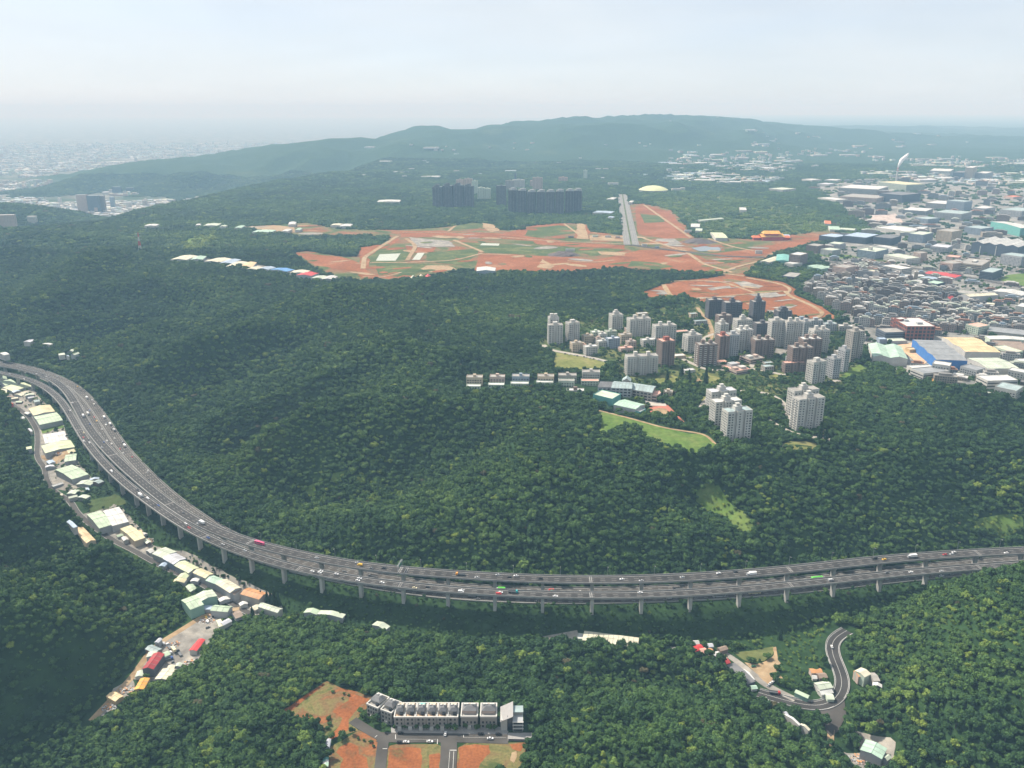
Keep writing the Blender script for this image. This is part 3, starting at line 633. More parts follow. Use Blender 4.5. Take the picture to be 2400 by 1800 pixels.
patch('pond', [(1620,582),(1650,578),(1685,580),(1690,588),(1640,590)], PL, mat('dark_pond_water', (0.16, 0.19, 0.20), 0.2, 0.1, 0.05, spec=0.5), 1.4, 15, clear=False)
for px, w in (([(932,554),(890,580),(854,604),(851,632)], 12), ([(1064,563),(1133,592)], 9), ([(868,617),(955,618),(1030,614),(1070,611),(1133,594)], 8), ([(955,611),(974,579),(968,570),(952,560)], 11), ([(1050,543),(1068,528)], 9), ([(940,545),(1172,545)], 7), ([(1172,556),(1300,566),(1465,573)], 8), ([(1600,585),(1650,620),(1720,640)], 10), ([(1690,640),(1720,628),(1800,608)], 9), ([(1640,640),(1700,642),(1745,648)], 8), ([(1555,668),(1568,690),(1580,703)], 10), ([(1560,662),(1600,658),(1690,660),(1770,688)], 6), ([(1632,703),(1720,694),(1835,684)], 7), ([(1840,684),(1850,696),(1905,718),(1935,738),(1910,748)], 8), ([(1750,652),(1830,666),(1858,680),(1842,690)], 7), ([(1440,610),(1390,616),(1330,612)], 7), ([(1500,556),(1560,576),(1600,588)], 9), ([(1322,524),(1350,545),(1368,560)], 7), ([(1510,480),(1560,515),(1620,558)], 9), ([(850,650),(900,652),(940,640)], 6), ([(1660,560),(1720,580),(1775,590)],8)):
    track('dirt_track', px, PL, w, S_TAN, 1.5, 14, 4)
bl = track('boulevard', [(1459,455),(1463,480),(1470,520),(1480,575)], PL, 42, mat('pale_asphalt', (0.19, 0.185, 0.175), 0.9, 0.15, 0.03), 1.7, 20, 4, lines=[(-14, 0.5, True), (14, 0.5, True), (-7.5, 0.5, True), (7.5, 0.5, True)], edge=0.4)
mb = MB(); sweep(mb, bl, [(-2.2, 1.6), (-2.0, 2.1), (2.0, 2.1), (2.2, 1.6)]); tag(mb.build('median_strip', S_GRN), kind='structure')
track('road', [(1480,575),(1540,583),(1600,590),(1700,602),(1790,604)], PL, 16, ASPH2, 1.75, 20, 4)
building('warehouse', 'grey blue warehouse with a flat white roof at the forest edge', 'warehouse', wp([(1117,648),(1160,648),(1162,640),(1118,639)], PL), PL, 13, 'blue_grey', 'white', kind='gable', rise=2.5, axis=0)
for px, c, lb in (([(958,668),(980,666),(975,658),(962,660)], 'pale', 'pale round-topped shed at the forest edge below the earth site'), ([(980,664),(995,662),(992,656),(982,657)], 'cream', 'cream round-topped shed at the forest edge below the earth site'), ([(994,665),(1014,664),(1010,655),(996,657)], 'red', 'red barrel-roofed shed at the forest edge below the earth site')):
    building('shed', lb, 'shed', wp(px, PL), PL, 9, 'grey', c, kind='gable', rise=5, axis=0)
# earth mounds and a site office
for (u, v, s, lb) in ((1322, 598, 30, 'dark mound of spoil with white sheeting in the earth site'), (1637, 568, 34, 'big dark mound of spoil beside the small pond')):
    x, y = PZ(u, v, PL); mb = MB(); n = 18; rr = [(s, 0), (s * 0.72, s * 0.16), (s * 0.35, s * 0.30), (0.01, s * 0.34)]; rk = random.Random(u)
    for r_, h_ in rr:
        for i in range(n): t = i / n * 6.283; j = rk.uniform(0.85, 1.15); mb.v.append((math.cos(t) * r_ * j * 1.5, math.sin(t) * r_ * j, h_ * rk.uniform(0.85, 1.1)))
    for a in range(3):
        for i in range(n): j = (i + 1) % n; mb.f.append((a * n + i, a * n + j, a * n + n + j, a * n + n + i)); mb.m.append(0)
    tag(mb.build('spoil_mound', mat('dark_spoil', (0.11, 0.09, 0.085), 0.95, 0.2, 0.1), None, (x, y, PL + 0.3)), lb, 'mound')
for (u, v, w, d, h, c) in ((1336, 589, 26, 10, 6, 'white'), (1612, 545, 22, 12, 7, 'white'), (1510, 577, 14, 8, 5, 'white'), (1540, 582, 12, 8, 5, 'blue_grey'), (1395, 556, 16, 9, 5, 'cream'), (1425, 557, 18, 9, 5, 'white'), (1448, 558, 14, 9, 5, 'pinkish'), (1338, 557, 16, 9, 4, 'dark'), (1778, 595, 18, 10, 8, 'white')):
    x, y = PZ(u, v, PL); building('site_office', f'small {c.replace("_"," ")} site office {"beside the boulevard" if 1380 < u < 1545 else "on the red earth site"} number-free block {"near the mound" if u < 1340 else "by the ponds" if u > 1600 else ""}'.replace(' number-free block', '').strip(), 'site office', rect(x, y, w, d, rnd.uniform(-0.2, 0.2)), PL, h, c, 'white' if c != 'white' else 'grey', group='site offices')
# temple, domes and sheds along the far edge of the site
x, y = PZ(1806, 562, PL)
t = building('temple', 'red temple with orange sweeping roofs beside the earth site', 'temple', rect(x, y, 62, 34, 0.05), PL, 11, 'red', 'orange', kind='gable', rise=7, axis=1, over=5)
mb = MB(); mb.box(-19, 19, -11, 11, 11, 20); mb.build('upper_hall', W['red'], t)
mb = MB(); a = [(-26, -16, 19.5), (26, -16, 19.5), (26, 16, 19.5), (-26, 16, 19.5), (-22, 0, 27), (22, 0, 27)]; mb.v += a; mb.f += [(0, 1, 5, 4), (2, 3, 4, 5), (1, 2, 5), (3, 0, 4)]; mb.m += [0] * 4; mb.build('upper_roof', RF['orange'], t)
for s in (-1, 1): mb = MB(); mb.box(s * 44 - 9, s * 44 + 9, -10, 10, -1, 8); mb.build('side_hall', W['red'], t); mb = MB(); mb.v += [(s * 44 - 12, -13, 8), (s * 44 + 12, -13, 8), (s * 44 + 12, 13, 8), (s * 44 - 12, 13, 8), (s * 44 - 9, 0, 13), (s * 44 + 9, 0, 13)]; mb.f += [(0, 1, 5, 4), (2, 3, 4, 5), (1, 2, 5), (3, 0, 4)]; mb.m += [0] * 4; mb.build('side_roof', RF['redorange'], t)
for (px, c, h, lb) in (([(1668,560),(1676,544),(1695,544),(1700,556)], 'olive', 10, 'pale lime shed with hipped roof left of the temple'), ([(1617,531),(1622,524),(1640,524),(1641,532)], 'white', 9, 'white shed at the right corner of the upper red earth block'), ([(1629,540),(1632,535),(1646,535),(1646,541)], 'pale', 8, 'pale green shed just below the white corner shed'), ([(1632,520),(1634,517),(1692,509),(1694,511)], 'pale', 6, 'long pale roof in the scrub above the lime shed'), ([(1834,555),(1836,549),(1850,549),(1850,555)], 'bluegrey', 8, 'small blue grey shed right of the temple'), ([(1732,492),(1735,486),(1748,486),(1749,492)], 'white', 8, 'lone small white dome-like shed in the green scrub'), ([(1941,538),(1945,530),(1968,530),(1966,538)], 'mint', 8, 'mint roofed shed above the right tip of the earth site'), ([(1970,537),(1972,533),(2005,536),(2004,540)], 'pale', 8, 'pale roofed shed right of the mint roofed shed'), ([(1931,524),(1934,517),(1948,517),(1946,524)], 'redorange', 7, 'small orange roofed house in the scrub')):
    shed(px, PL, h, 'white', c, lb, rise=2.5, axis=0)

SC_ = [(1520,470),(1640,455),(1800,470),(1900,485),(1960,540),(1900,545),(1800,550),(1640,550),(1600,515)]
patch('meadow', SC_, PL, S_GRN, 0.35, 60, clear=False, wob=20); SPARSE.append((wp(SC_, PL), 0.5)); BRIGHT.append((wp(SC_, PL), 0.22))
# ------------------------------------------------------------------ villa lots in front
VZ = 136.0
VP = K3([(150,350),(520,100),(880,220),(1100,260),(2080,260),(2080,560),(1960,900),(500,900),(505,560),(300,380)])
flatten(wp(VP, VZ), VZ, 18)
patch('earth_lot', K3([(170,352),(350,230),(520,112),(640,165),(870,232),(835,300),(745,400),(700,430),(760,480),(640,520),(520,552),(505,480),(400,400),(300,372)]), VZ, S_ORANGE2, 0.10, 4, wob=1.0)
P = lambda px, m, dz, n='earth_patch', wob=1.5: patch(n, K3(px), VZ, m, dz, 3, clear=False, wob=wob)
P([(690,200),(840,245),(770,310),(690,400),(680,480),(560,545),(540,540),(620,450),(640,390),(560,350),(600,310),(690,260)], S_ORANGE, 0.16)
P([(180,350),(350,235),(500,130),(520,140),(400,225),(260,345),(240,372)], S_ORANGE, 0.16)
patch('earth_lot', K3([(555,600),(640,555),(760,480),(850,520),(905,560),(905,640),(880,880),(515,880)]), VZ, S_ORANGE2, 0.1, 4, wob=0.6)
P([(615,600),(690,572),(760,600),(760,650),(830,690),(840,880),(600,880),(640,690),(590,640)], S_ORANGE, 0.16)
patch('earth_lot', K3([(990,595),(1040,582),(1340,582),(1372,600),(1370,880),(945,880),(965,640)]), VZ, S_ORANGE2, 0.1, 4)
P([(1000,615),(1120,600),(1220,610),(1230,690),(1180,880),(950,880),(985,690)], S_ORANGE, 0.16); P([(1280,660),(1360,650),(1360,880),(1290,880)], S_ORANGE, 0.16)
patch('earth_lot', K3([(1495,610),(1560,575),(2020,570),(1985,660),(1930,880),(1478,880)]), VZ, S_ORANGE2, 0.1, 4)
P([(1510,600),(1620,580),(1730,585),(1740,640),(1650,740),(1570,880),(1485,880),(1500,690)], S_ORANGE, 0.16); P([(1880,580),(1990,575),(1960,640),(1900,610)], S_ORANGE, 0.16)
P([(1890,640),(1930,630),(1930,660),(1915,720),(1880,700)], S_TAN, 0.2)
VD = [0.22]
def vroad(px, w, nm='street'): VD[0] += 0.04; track(nm, K3(px), VZ, w, ASPH2, VD[0], 3, 8, clear=3)
vroad([(715,405),(800,460),(900,520),(960,545)], 7.5); vroad([(900,530),(1100,535),(1500,533),(1870,545)], 10.0); vroad([(945,545),(935,620),(905,900)], 8.0); vroad([(1428,540),(1430,640),(1410,900)], 11.5)
patch('forecourt', K3([(1865,500),(2045,500),(2040,565),(1865,558)]), VZ, mat('paving', (0.30, 0.29, 0.28), 0.85, 0.1, 0.5), 0.44, 6)
patch('pavement', K3([(1000,455),(1800,455),(1870,490),(1860,512),(1000,500)]), VZ, mat('paving', (0.30, 0.29, 0.28)), 0.45, 6)
def stripe(px, w, m=PAINT):
    a, b = [np.array(PZ(*q, VZ)) for q in K3(px)]; d = (b - a) / np.hypot(*(b - a)); n = np.array([d[1], -d[0]]) * w / 2
    mb = MB(); z = VZ + 0.46; mb.quad((*(a - n), z), (*(a + n), z), (*(b + n), z), (*(b - n), z)); tag(mb.build('painted_line', m), kind='structure')
for px, w in (([(1033,514),(1034,548)], 0.45), ([(1345,548),(1343,585)], 0.45), ([(1537,516),(1538,536)], 0.4), ([(938,619),(972,618)], 0.5), ([(1434,630),(1486,630)], 0.6), ([(880,535),(898,520)], 0.4), ([(1435,640),(1425,780)], 0.25), ([(1465,640),(1458,780)], 0.3), ([(1040,548),(1335,550)], 0.15), ([(1540,536),(1850,536)], 0.15)): stripe(px, w)
# villas
SLATE = RF['slate']; TERR = mat('terrace_tiles', (0.50, 0.36, 0.25), 0.85, 0.1, 0.6)
def villa(cx, cy, w, d, h, a, label, tone='stone', terr=True, pent=0.55, roof2=None, wide=False):
    e = empty('villa', (cx, cy, VZ), a); tag(e, label, 'house', 'villas along the street'); y0 = -d / 2
    mb = MB(); mb.box(-w / 2, w / 2, -d / 2, d / 2, -3, h); mb.build('wall', W[tone], e)
    mb = MB(); mb.box(-w / 2 - 0.3, w / 2 + 0.3, -d / 2 - 0.3, d / 2 + 0.3, 3.4, 3.75); mb.build('string_course', W['stone'], e)
    mb = MB(); t = 0.55
    for (x0, x1, ya, yb) in ((-w / 2 - 0.25, w / 2 + 0.25, -d / 2 - 0.25, -d / 2 + t), (-w / 2 - 0.25, w / 2 + 0.25, d / 2 - t, d / 2 + 0.25), (-w / 2 - 0.25, -w / 2 + t, -d / 2 + t, d / 2 - t), (w / 2 - t, w / 2 + 0.25, -d / 2 + t, d / 2 - t)): mb.box(x0, x1, ya, yb, h - 0.4, h + 0.95)
    mb.build('cornice', WHITE, e)
    mb = MB(); mb.box(-w / 2 + t, w / 2 - t, -d / 2 + t, d / 2 - t, h, h + 0.06); mb.build('terrace', TERR if terr else RF['concrete'], e)
    # set-back top floor with a slate hip roof
    pw, pd = w - 2.2, d * pent; p0, p1 = -d / 2 + d * 0.26, -d / 2 + d * 0.26 + pd
    mb = MB(); mb.box(-pw / 2, pw / 2, p0, p1, h + 0.06, h + 2.7); mb.build('top_floor', W['pinkish' if wide else 'stone'], e)
    zr = h + 2.7; o = 0.4; mb = MB(); m = (p0 + p1) / 2; k = pw * 0.28
    mb.v += [(-pw / 2 - o, p0 - o, zr), (pw / 2 + o, p0 - o, zr), (pw / 2 + o, p1 + o, zr), (-pw / 2 - o, p1 + o, zr), (-pw / 2 + k, p0 + k, zr + 1.9), (pw / 2 - k, p0 + k, zr + 1.9), (pw / 2 - k, p1 - k, zr + 1.9), (-pw / 2 + k, p1 - k, zr + 1.9)]
    mb.f += [(0, 1, 5, 4), (1, 2, 6, 5), (2, 3, 7, 6), (3, 0, 4, 7), (4, 5, 6, 7)]; mb.m += [0] * 5; rr = mb.build('roof', SLATE, e)
    for dx in ((-1.2, 1.6) if not wide else (-3.4, -1.6, 1.6, 3.4)):
        mb = MB(); mb.box(dx - 0.7, dx + 0.7, m + 0.4, m + 1.6, zr + 1.0, zr + 2.6); mb.build('roof_vent', WHITE, rr)
    mb = MB(); mb.box(-pw / 2 + 0.5, pw / 2 - 0.5, p1 + 0.6, d / 2 - 1.0, h + 0.06, h + 1.5); mb.build('rear_planter', W['beige'] if roof2 is None else RF[roof2], e)
    if not wide: mb = MB(); mb.box(pw / 2 - 2.6, pw / 2 - 0.3, p0 - 1.5, p0 - 0.1, h + 0.06, h + 2.0); mb.build('stair_hatch', GLASS, e)
    q = rect(0, 0, w, d, 0)
    mb = MB(); window_parts(mb, q, 0.2, h, 'grid', 3.5, 2.3, 0.08, 1.9, 1.1); tag(mb.build('window_grid', GLASS, e), kind='stuff')
    # entrance porch
    mb = MB(); mb.box(-1.4, 1.4, y0 - 1.3, y0 - 0.02, -2, 3.2); mb.build('porch', WHITE, e)
    CLEAR_DISCS.append((cx, cy, max(w, d) * 0.75)); return e
nm = ['leftmost house of the straight villa row with plain grey penthouse', 'second villa of the straight row, white boxes on its slate roof', 'third villa of the row with a teal canopy on its rear terrace', 'fourth villa of the row with beige planters behind its roof', 'fifth villa of the row with greenery on the rear terrace', 'sixth villa of the row with a dark penthouse and no beige terrace']
for i, x in enumerate((1064, 1143, 1222, 1301, 1380, 1459)):
    p = PZ(*K3([(x, 478)])[0], VZ); villa(p[0], p[1] + 8.2, 7.5, 15.6, 10.6, 0.0, nm[i], terr=i != 5, roof2={2: 'teal', 3: 'tan'}.get(i), pent=0.42)
for (x, y, w, d, a, lb) in ((868, 400, 10.5, 14, -0.52, 'corner villa turned towards the earth lot at the left end of the row'), (965, 440, 9.5, 13.5, -0.46, 'tilted villa between the corner house and the straight row')):
    p = PZ(*K3([(x, y)])[0], VZ); villa(p[0] + 3.0, p[1] + 7.4, w, d, 10.6, a, lb, terr=False)
for (x, w, lb) in ((1580, 12.2, 'wide twin villa with pinkish top floor right of the row'), (1722, 12.0, 'wide twin villa with twin white roof vents and cream rim')):
    p = PZ(*K3([(x, 472)])[0], VZ); villa(p[0], p[1] + 8.0, w, 14.5, 10.2, 0.0, lb, wide=True, terr=False, pent=0.5)
p = PZ(*K3([(1895, 492)])[0], VZ); cx, cy = p[0], p[1] + 7.2
e = empty('modern_house', (cx, cy, VZ)); tag(e, 'modern house with a big grey sloping roof and glass front beside the forecourt', 'house', 'villas along the street')
mb = MB(); mb.box(-8.2, -3.4, -6, 8, -3, 9.5); mb.build('wall', W['white'], e)
mb = MB(); mb.v += [(-8.6, -6.6, 8.5), (0.9, -6.6, 13.2), (0.9, 8.4, 14.6), (-8.6, 8.4, 9.6), (-8.6, -6.6, 8.1), (0.9, -6.6, 12.8), (0.9, 8.4, 14.2), (-8.6, 8.4, 9.2)]; mb.f += [(0, 1, 2, 3), (7, 6, 5, 4), (0, 4, 5, 1), (1, 5, 6, 2), (2, 6, 7, 3), (3, 7, 4, 0)]; mb.m += [0] * 6; mb.build('sloping_roof', mat('zinc_roof', (0.27, 0.26, 0.255), 0.5, 0.06, 0.4), e)
mb = MB(); mb.box(-3.3, 0.5, -5, 7.6, -3, 11.5); mb.build('glass_hall', mat('dark_glass', (0.02, 0.022, 0.03), 0.15, 0.1, 0.3, spec=0.6), e)
mb = MB(); mb.box(0.6, 8.2, -6.5, 6.5, -3, 9.0); mb.build('right_wing', W['grey'], e)
mb = MB(); mb.box(0.9, 7.8, 0, 6.2, 9.0, 11.6); mb.build('top_room', W['stone'], e)
mb = MB(); mb.box(0.5, 8.4, -0.4, 6.8, 11.6, 12.0); mb.build('top_roof', RF['grey'], e)
for k in range(3): mb = MB(); mb.box(1.2, 7.7, -6.62, -6.52, 0.6 + 2.9 * k, 2.4 + 2.9 * k); mb.build('window', GLASS, e)
for k in range(3): mb = MB(); mb.box(0.5, 8.5, -7.6, -6.5, 2.75 + 2.9 * k, 3.05 + 2.9 * k); mb.build('balcony', WHITE, e)
CLEAR_DISCS.append((cx, cy, 14))
mb = MB(); L_ = np.array([(*PZ(u, v, VZ), VZ) for u, v in K3([(1868,556),(2035,560)])]); sweep(mb, L_, [(-0.1, 0), (-0.1, 1.6), (0.1, 1.6), (0.1, 0)]); tag(mb.build('fence', W['dark']), 'dark low fence along the forecourt of the modern house', 'fence')
q = PZ(*K3([(536, 600)])[0], VZ); building('site_hut', 'narrow pale metal hut at the edge of the earth lot', 'hut', rect(q[0], q[1], 3.0, 7.5, 0.05), VZ, 3.2, 'blue_grey', 'lavender', kind='gable', rise=0.5, axis=0)
for yy, c, lb in ((715, 'teal', 'small teal cabin beside the earth lot'), (735, 'white', 'small white cabin below the teal cabin'), (755, 'mint', 'small mint cabin at the lower lot corner')):
    q = PZ(*K3([(518, yy)])[0], VZ); building('cabin', lb, 'hut', rect(q[0], q[1], 3.2, 3.2, 0.1), VZ, 2.6, 'grey', c, kind='gable', rise=0.5)
VTREES = [(950,478,3.2),(1030,474,2.2),(1100,476,2.3),(1185,478,2.8),(1265,476,2.7),(1345,480,2.7),(1415,478,3.0),(1475,486,3.0),(1555,470,2.5),(1640,478,2.6),(1725,480,2.6),(1765,484,2.6),(875,440,3.6),(800,390,3.2),(775,360,2.8),(1110,470,1.8)]
# ------------------------------------------------------------------ workshops along the valley road
def road2(name, px, z, w, m=ASPH2, **k): return track(name, px, z, w, m, 0.35, 5, 8, **k)
r1 = K1([(-60,540),(20,585),(150,665),(300,780),(350,860),(388,930),(392,1060),(380,1180),(410,1250),(480,1320),(465,1390),(520,1510),(600,1590),(740,1660)])
r2 = K2([(240,80),(285,180),(330,225),(450,320),(640,450),(760,500),(930,600),(1130,700),(1380,800),(1500,885),(1640,965),(1790,1055)])
r1z = [(u, v, 118 - (v - 930) * 0.03) for u, v in r1[:-1]] + [(u, v, 111 - (v - 1170) * 0.018) for u, v in r2]
wl_ = [(*PZ(u, v, z), z) for u, v, z in r1z]; s_ = smooth_line(wl_, 8, 10); carve(s_, 9, 22, 0.2)
r3z = [(u, v, 105 - (v - 1440) * 0.015) for u, v in K2([(1700,1020),(1560,1040),(1400,1055),(1250,1180),(1000,1310),(870,1450),(815,1580)]) + K7([(1200,860),(1050,1030),(890,1200)])]
w3_ = [(*PZ(u, v, z), z) for u, v, z in r3z]; carve(smooth_line(w3_, 8, 10), 12, 25, 0.2)
track('valley_road', None, None, 8, ASPH2, 0.3, 5, 12, world=wl_, lines=[(-3.4, 0.25, False), (3.4, 0.25, False)], clear=6)
track('valley_lane', None, None, 6, S_TAN, 0.35, 5, 12, world=w3_, clear=6)
def ST(k, px, z, h, wall, roof, lb, **kw): return shed(k(px), z, h, wall, roof, lb, name='workshop_shed', cat='shed', group='workshop sheds along the valley road', **kw)
L_ = [
 (K1,[(0,360),(60,355),(75,385),(0,402)],117,8,'grey','green','pale green roof at the left picture edge by the freeway',0),
 (K1,[(0,405),(110,395),(160,428),(50,470)],117,8,'grey','green','wide pale green roof second from the left picture edge',1),
 (K1,[(60,478),(250,415),(335,470),(115,525)],117,8,'grey','olive','yellow-green gabled shed right of the wide pale green roof',0),
 (K1,[(-20,480),(45,500),(100,545),(-10,560)],117,6,'cream','cream','cream roofed shed at the left edge below the gabled shed',1),
 (K1,[(150,545),(320,500),(360,520),(230,575)],117,6,'grey','cream','low beige roof below the yellow-green gabled shed',1),
 (K1,[(300,695),(515,655),(570,725),(345,770)],116,8,'grey','yellow','cream-yellow gabled shed, uppermost of the middle group by the lane',0),
 (K1,[(350,778),(580,737),(655,815),(410,865)],116,8,'grey','green','pale green shed joined below the cream-yellow gabled shed',1),
 (K1,[(440,965),(665,930),(700,1018),(470,1062)],115,8,'grey','white','off-white shed below the green gap between the workshops',1),
 (K1,[(430,1078),(735,1022),(765,1090),(470,1165)],115,8,'grey','olive','long yellow-green shed below the off-white shed',0),
 (K1,[(680,1125),(760,1110),(780,1140),(710,1160)],114,6,'cream','yellow','small yellow roof at the end of the tan yard',1),
 (K1,[(710,1172),(790,1162),(795,1222),(640,1258)],114,6,'grey','green','pale green roof at the right of the tan yard',1),
 (K1,[(605,1340),(730,1262),(925,1388),(720,1425)],113,9,'grey','green','big pale green double-pitched shed below the tan yard',1),
 (K1,[(790,1482),(850,1440),(985,1450),(940,1492)],112,6,'grey','pale','pale low shed right below the big double-pitched shed',1),
 (K1,[(690,1578),(745,1540),(825,1540),(775,1582)],111,5,'grey','pale','small pale shed among trees above the bend of the lane',1),
 (K1,[(800,1612),(860,1590),(930,1600),(895,1632)],111,5,'grey','pale','small pale shed with curved drive near the viaduct piers',1),
 (K1,[(48,640),(70,630),(122,640),(105,662)],118,5,'red','redorange','small orange-red roofed hut beside the upper lane',1),
 (K1,[(200,785),(240,775),(255,795),(215,805)],119,4,'white','white','tiny white hut at the left of the upper lane',1),
 (K1,[(283,905),(310,898),(335,930),(318,935)],117,4,'white','lavender','small pale lavender hut at the lane bend',1),
 (K1,[(270,1095),(325,1085),(330,1110),(275,1118)],117,4,'grey','olive','small lime roofed hut left of the lane',1),
 (K1,[(890,1520),(920,1512),(930,1550),(895,1560)],111,5,'blue_grey','bluegrey','small blue grey hut among trees by the piers',1),
 (K1,[(490,1580),(560,1572),(600,1600),(540,1620)],111,5,'grey','lavender','grey roofed hut at the inner bend of the lane',1),
 (K2,[(365,212),(500,165),(610,298),(500,312)],110,8,'grey','green','pale green roof, left half of the twin-roofed factory by the lane',1),
 (K2,[(505,165),(650,150),(755,262),(612,303)],110,8,'grey','white','off-white roof, right half of the twin-roofed factory',1),
 (K2,[(690,310),(770,292),(855,395),(790,470)],110,7,'beige','yellow','yellow-tan roof stepping down from the twin-roofed factory',1),
 (K2,[(780,345),(850,350),(880,400),(830,420)],110,6,'beige','tan','small tan roof attached to the yellow-tan shed',1),
 (K2,[(198,255),(230,240),(290,310),(262,328)],113,5,'grey','bluegrey','pale blue grey strip roof at the forest edge',1),
 (K2,[(265,338),(320,320),(500,432),(375,442)],113,6,'beige','tan','long peach-tan roof half hidden by the left forest',0),
 (K2,[(960,545),(1060,480),(1152,530),(1040,585)],108,8,'grey','pale','pale green and white shed heading the roadside row',0),
 (K2,[(1042,588),(1152,535),(1238,588),(1130,635)],108,8,'blue_grey','lavender','lavender-white shed second in the roadside row',0),
 (K2,[(1135,645),(1235,602),(1345,665),(1262,712)],107.5,8,'grey','olive','yellow-lime shed third in the roadside row',0),
 (K2,[(1305,708),(1370,665),(1472,720),(1402,757)],107,8,'grey','yellow','yellow shed fourth in the roadside row',0),
 (K2,[(1415,772),(1480,730),(1562,765),(1500,812)],107,8,'grey','mint','mint green shed fifth in the roadside row',0),
 (K2,[(1500,805),(1582,762),(1722,835),(1610,880)],106.5,9,'grey','cream','large cream shed at the end of the roadside row',0),
 (K2,[(1592,872),(1650,832),(1712,852),(1655,905)],106.5,7,'grey','brown','small brown-grey roof in front of the large cream shed',1),
 (K2,[(1720,890),(1785,830),(1932,885),(1870,945)],106,9,'stone','rust','rust orange roofed building below the viaduct',0),
 (K2,[(1165,752),(1190,715),(1275,722),(1235,762)],107,6,'grey','olive','yellow-green roof across the road from the yellow shed',1),
 (K2,[(1115,795),(1150,760),(1240,765),(1225,792)],107,6,'grey','yellow','small lemon roof across the road from the row',1),
 (K2,[(1335,900),(1462,850),(1502,905),(1345,968)],105.5,10,'green','pale','right wing of the big L-shaped pale green factory',0),
 (K2,[(1222,925),(1338,890),(1345,968),(1270,1075)],105.5,10,'green','green','main hall of the big L-shaped pale green factory',1),
 (K2,[(1455,1035),(1490,985),(1640,1000),(1592,1047)],105.5,7,'grey','green','pale green shed at the road fork',0),
 (K2,[(1855,1005),(1900,970),(2092,1020),(2020,1047)],105.5,7,'white','pale','white-green barrel roofed hall at the forest corner',0),
 (K2,[(1490,1122),(1540,1105),(1560,1168),(1530,1168)],105,4,'cream','cream','small cream roof beside the middle forest',1),
 (K2,[(860,1535),(960,1408),(1047,1410),(962,1542)],103.5,8,'dark','darkred','dark red roofed shed in the lower yard',1),
 (K2,[(1268,1378),(1310,1322),(1372,1330),(1330,1382)],104,5,'white','red','bright red marquee nearer in the yard',1),
 (K2,[(1312,1320),(1350,1283),(1402,1285),(1372,1328)],104,5,'white','red','bright red marquee farther in the yard',1),
 (K2,[(990,1627),(1020,1535),(1177,1545),(1070,1632)],103,5,'grey','cream','cream flat roof at the foot of the middle hill',1),
 (K2,[(885,1452),(920,1390),(1005,1390),(960,1420)],103.5,5,'grey','pale','pale roof strip behind the dark red shed',1),
 (K2,[(1145,1515),(1160,1488),(1205,1492),(1190,1520)],103.5,3,'grey','pale','tiny pale cabin roof in the lower yard',1),
 (K2,[(1075,1545),(1085,1508),(1145,1510),(1130,1535)],103.5,3.5,'grey','cream','small cream cabin roof beside the cream flat roof',1),
 (K7,[(1315,892),(1360,785),(1452,790),(1398,890)],102,5,'tan','orange','orange-yellow roofed shed at the lower end of the yard',1),
 (K7,[(1055,962),(1110,895),(1187,965),(1112,1017)],101,5,'tan','tan','weathered tan roof alone on the lower lane',0),
 (K7,[(1310,772),(1340,715),(1400,715),(1390,760)],102.5,4,'white','pale','pale roofed shelter above the orange shed',1),
 (K7,[(1500,435),(1540,400),(1575,402),(1540,440)],106,4,'grey','lavender','tiny lavender roof at the dark forest edge',1),
 (K4,[(580,652),(612,625),(690,636),(668,662)],104.5,6,'grey','green','first section of the long pale green shed behind the middle hill',1),
 (K4,[(672,662),(694,637),(862,660),(832,685)],104.5,6,'grey','pale','second longer section of the long pale green shed behind the hill',1),
 (K4,[(1030,725),(1060,713),(1147,733),(1110,770)],103.5,7,'grey','pale','lone pale green shed between middle hill and viaduct',1),
 (K1,[(0,118),(40,112),(92,128),(30,152)],133,7,'white','white','white roofed shed above the freeway at the left picture edge',1),
 (K1,[(600,128),(660,118),(680,138),(615,142)],140,5,'white','pale','left roof of the farm cluster above the freeway',1),
 (K1,[(700,95),(730,84),(780,90),(750,108)],140,6,'grey','pale','upper roof of the farm cluster above the freeway',1),
 (K1,[(745,135),(790,115),(820,122),(775,146)],140,6,'grey','pale','right roof of the farm cluster above the freeway',1),
 (K1,[(680,140),(690,145),(725,150),(710,158)],140,4,'white','bluegrey','small front roof of the farm cluster above the freeway',1),
 (KL,[(160,1520),(190,1508),(222,1512),(195,1528)],150,5,'white','lavender','pale hut in the forest above the left bend',1),
 (KL,[(278,1536),(290,1530),(335,1536),(330,1544)],150,4,'white','white','white strip roof in the forest above the left bend',1),
]
for k, px, z, h, wl2, rf, lb, ax in L_:
    if 'strip roof at the forest edge' in lb or 'half hidden' in lb: z = PT(*np.array(k(px)).mean(0), h)[2]; CLEAR.append(np.array([np.array(PZ(u_, v_, z + 2)) + (0, -6) for u_, v_ in k(px)]))
    ST(k, px, z, h, wl2, rf, lb, rise=1.6 if h > 5 else 0.8, axis=ax)
patch('yard', K2([(1260,1175),(1400,1075),(1560,1065),(1555,1180),(1500,1265),(1410,1350),(1340,1500),(1160,1570),(1000,1640),(790,1620),(870,1450),(1000,1320)]), 104, S_GREY, 0.25, 5, wob=1.5)
patch('yard', K1([(395,1190),(480,1150),(700,1120),(730,1220),(560,1290),(480,1240)]), 114, S_TAN, 0.25, 5, wob=1)
patch('yard', K2([(540,330),(690,300),(770,480),(740,500),(620,420)]), 110, S_GREY, 0.25, 5, wob=1)
patch('yard', K7([(1040,1040),(1100,900),(1290,800),(1310,880),(1280,960),(1120,1020),(1010,1150),(880,1205)]), 101, S_GREY, 0.25, 5, wob=1)
patch('grass_gap', K1([(420,905),(640,870),(680,920),(440,960)]), 115, S_LAWN, 0.3, 6)
patch('clearing', K2([(380,100),(640,70),(740,150),(520,160),(400,190)]), 111, S_GRN, 0.3, 6, wob=2)
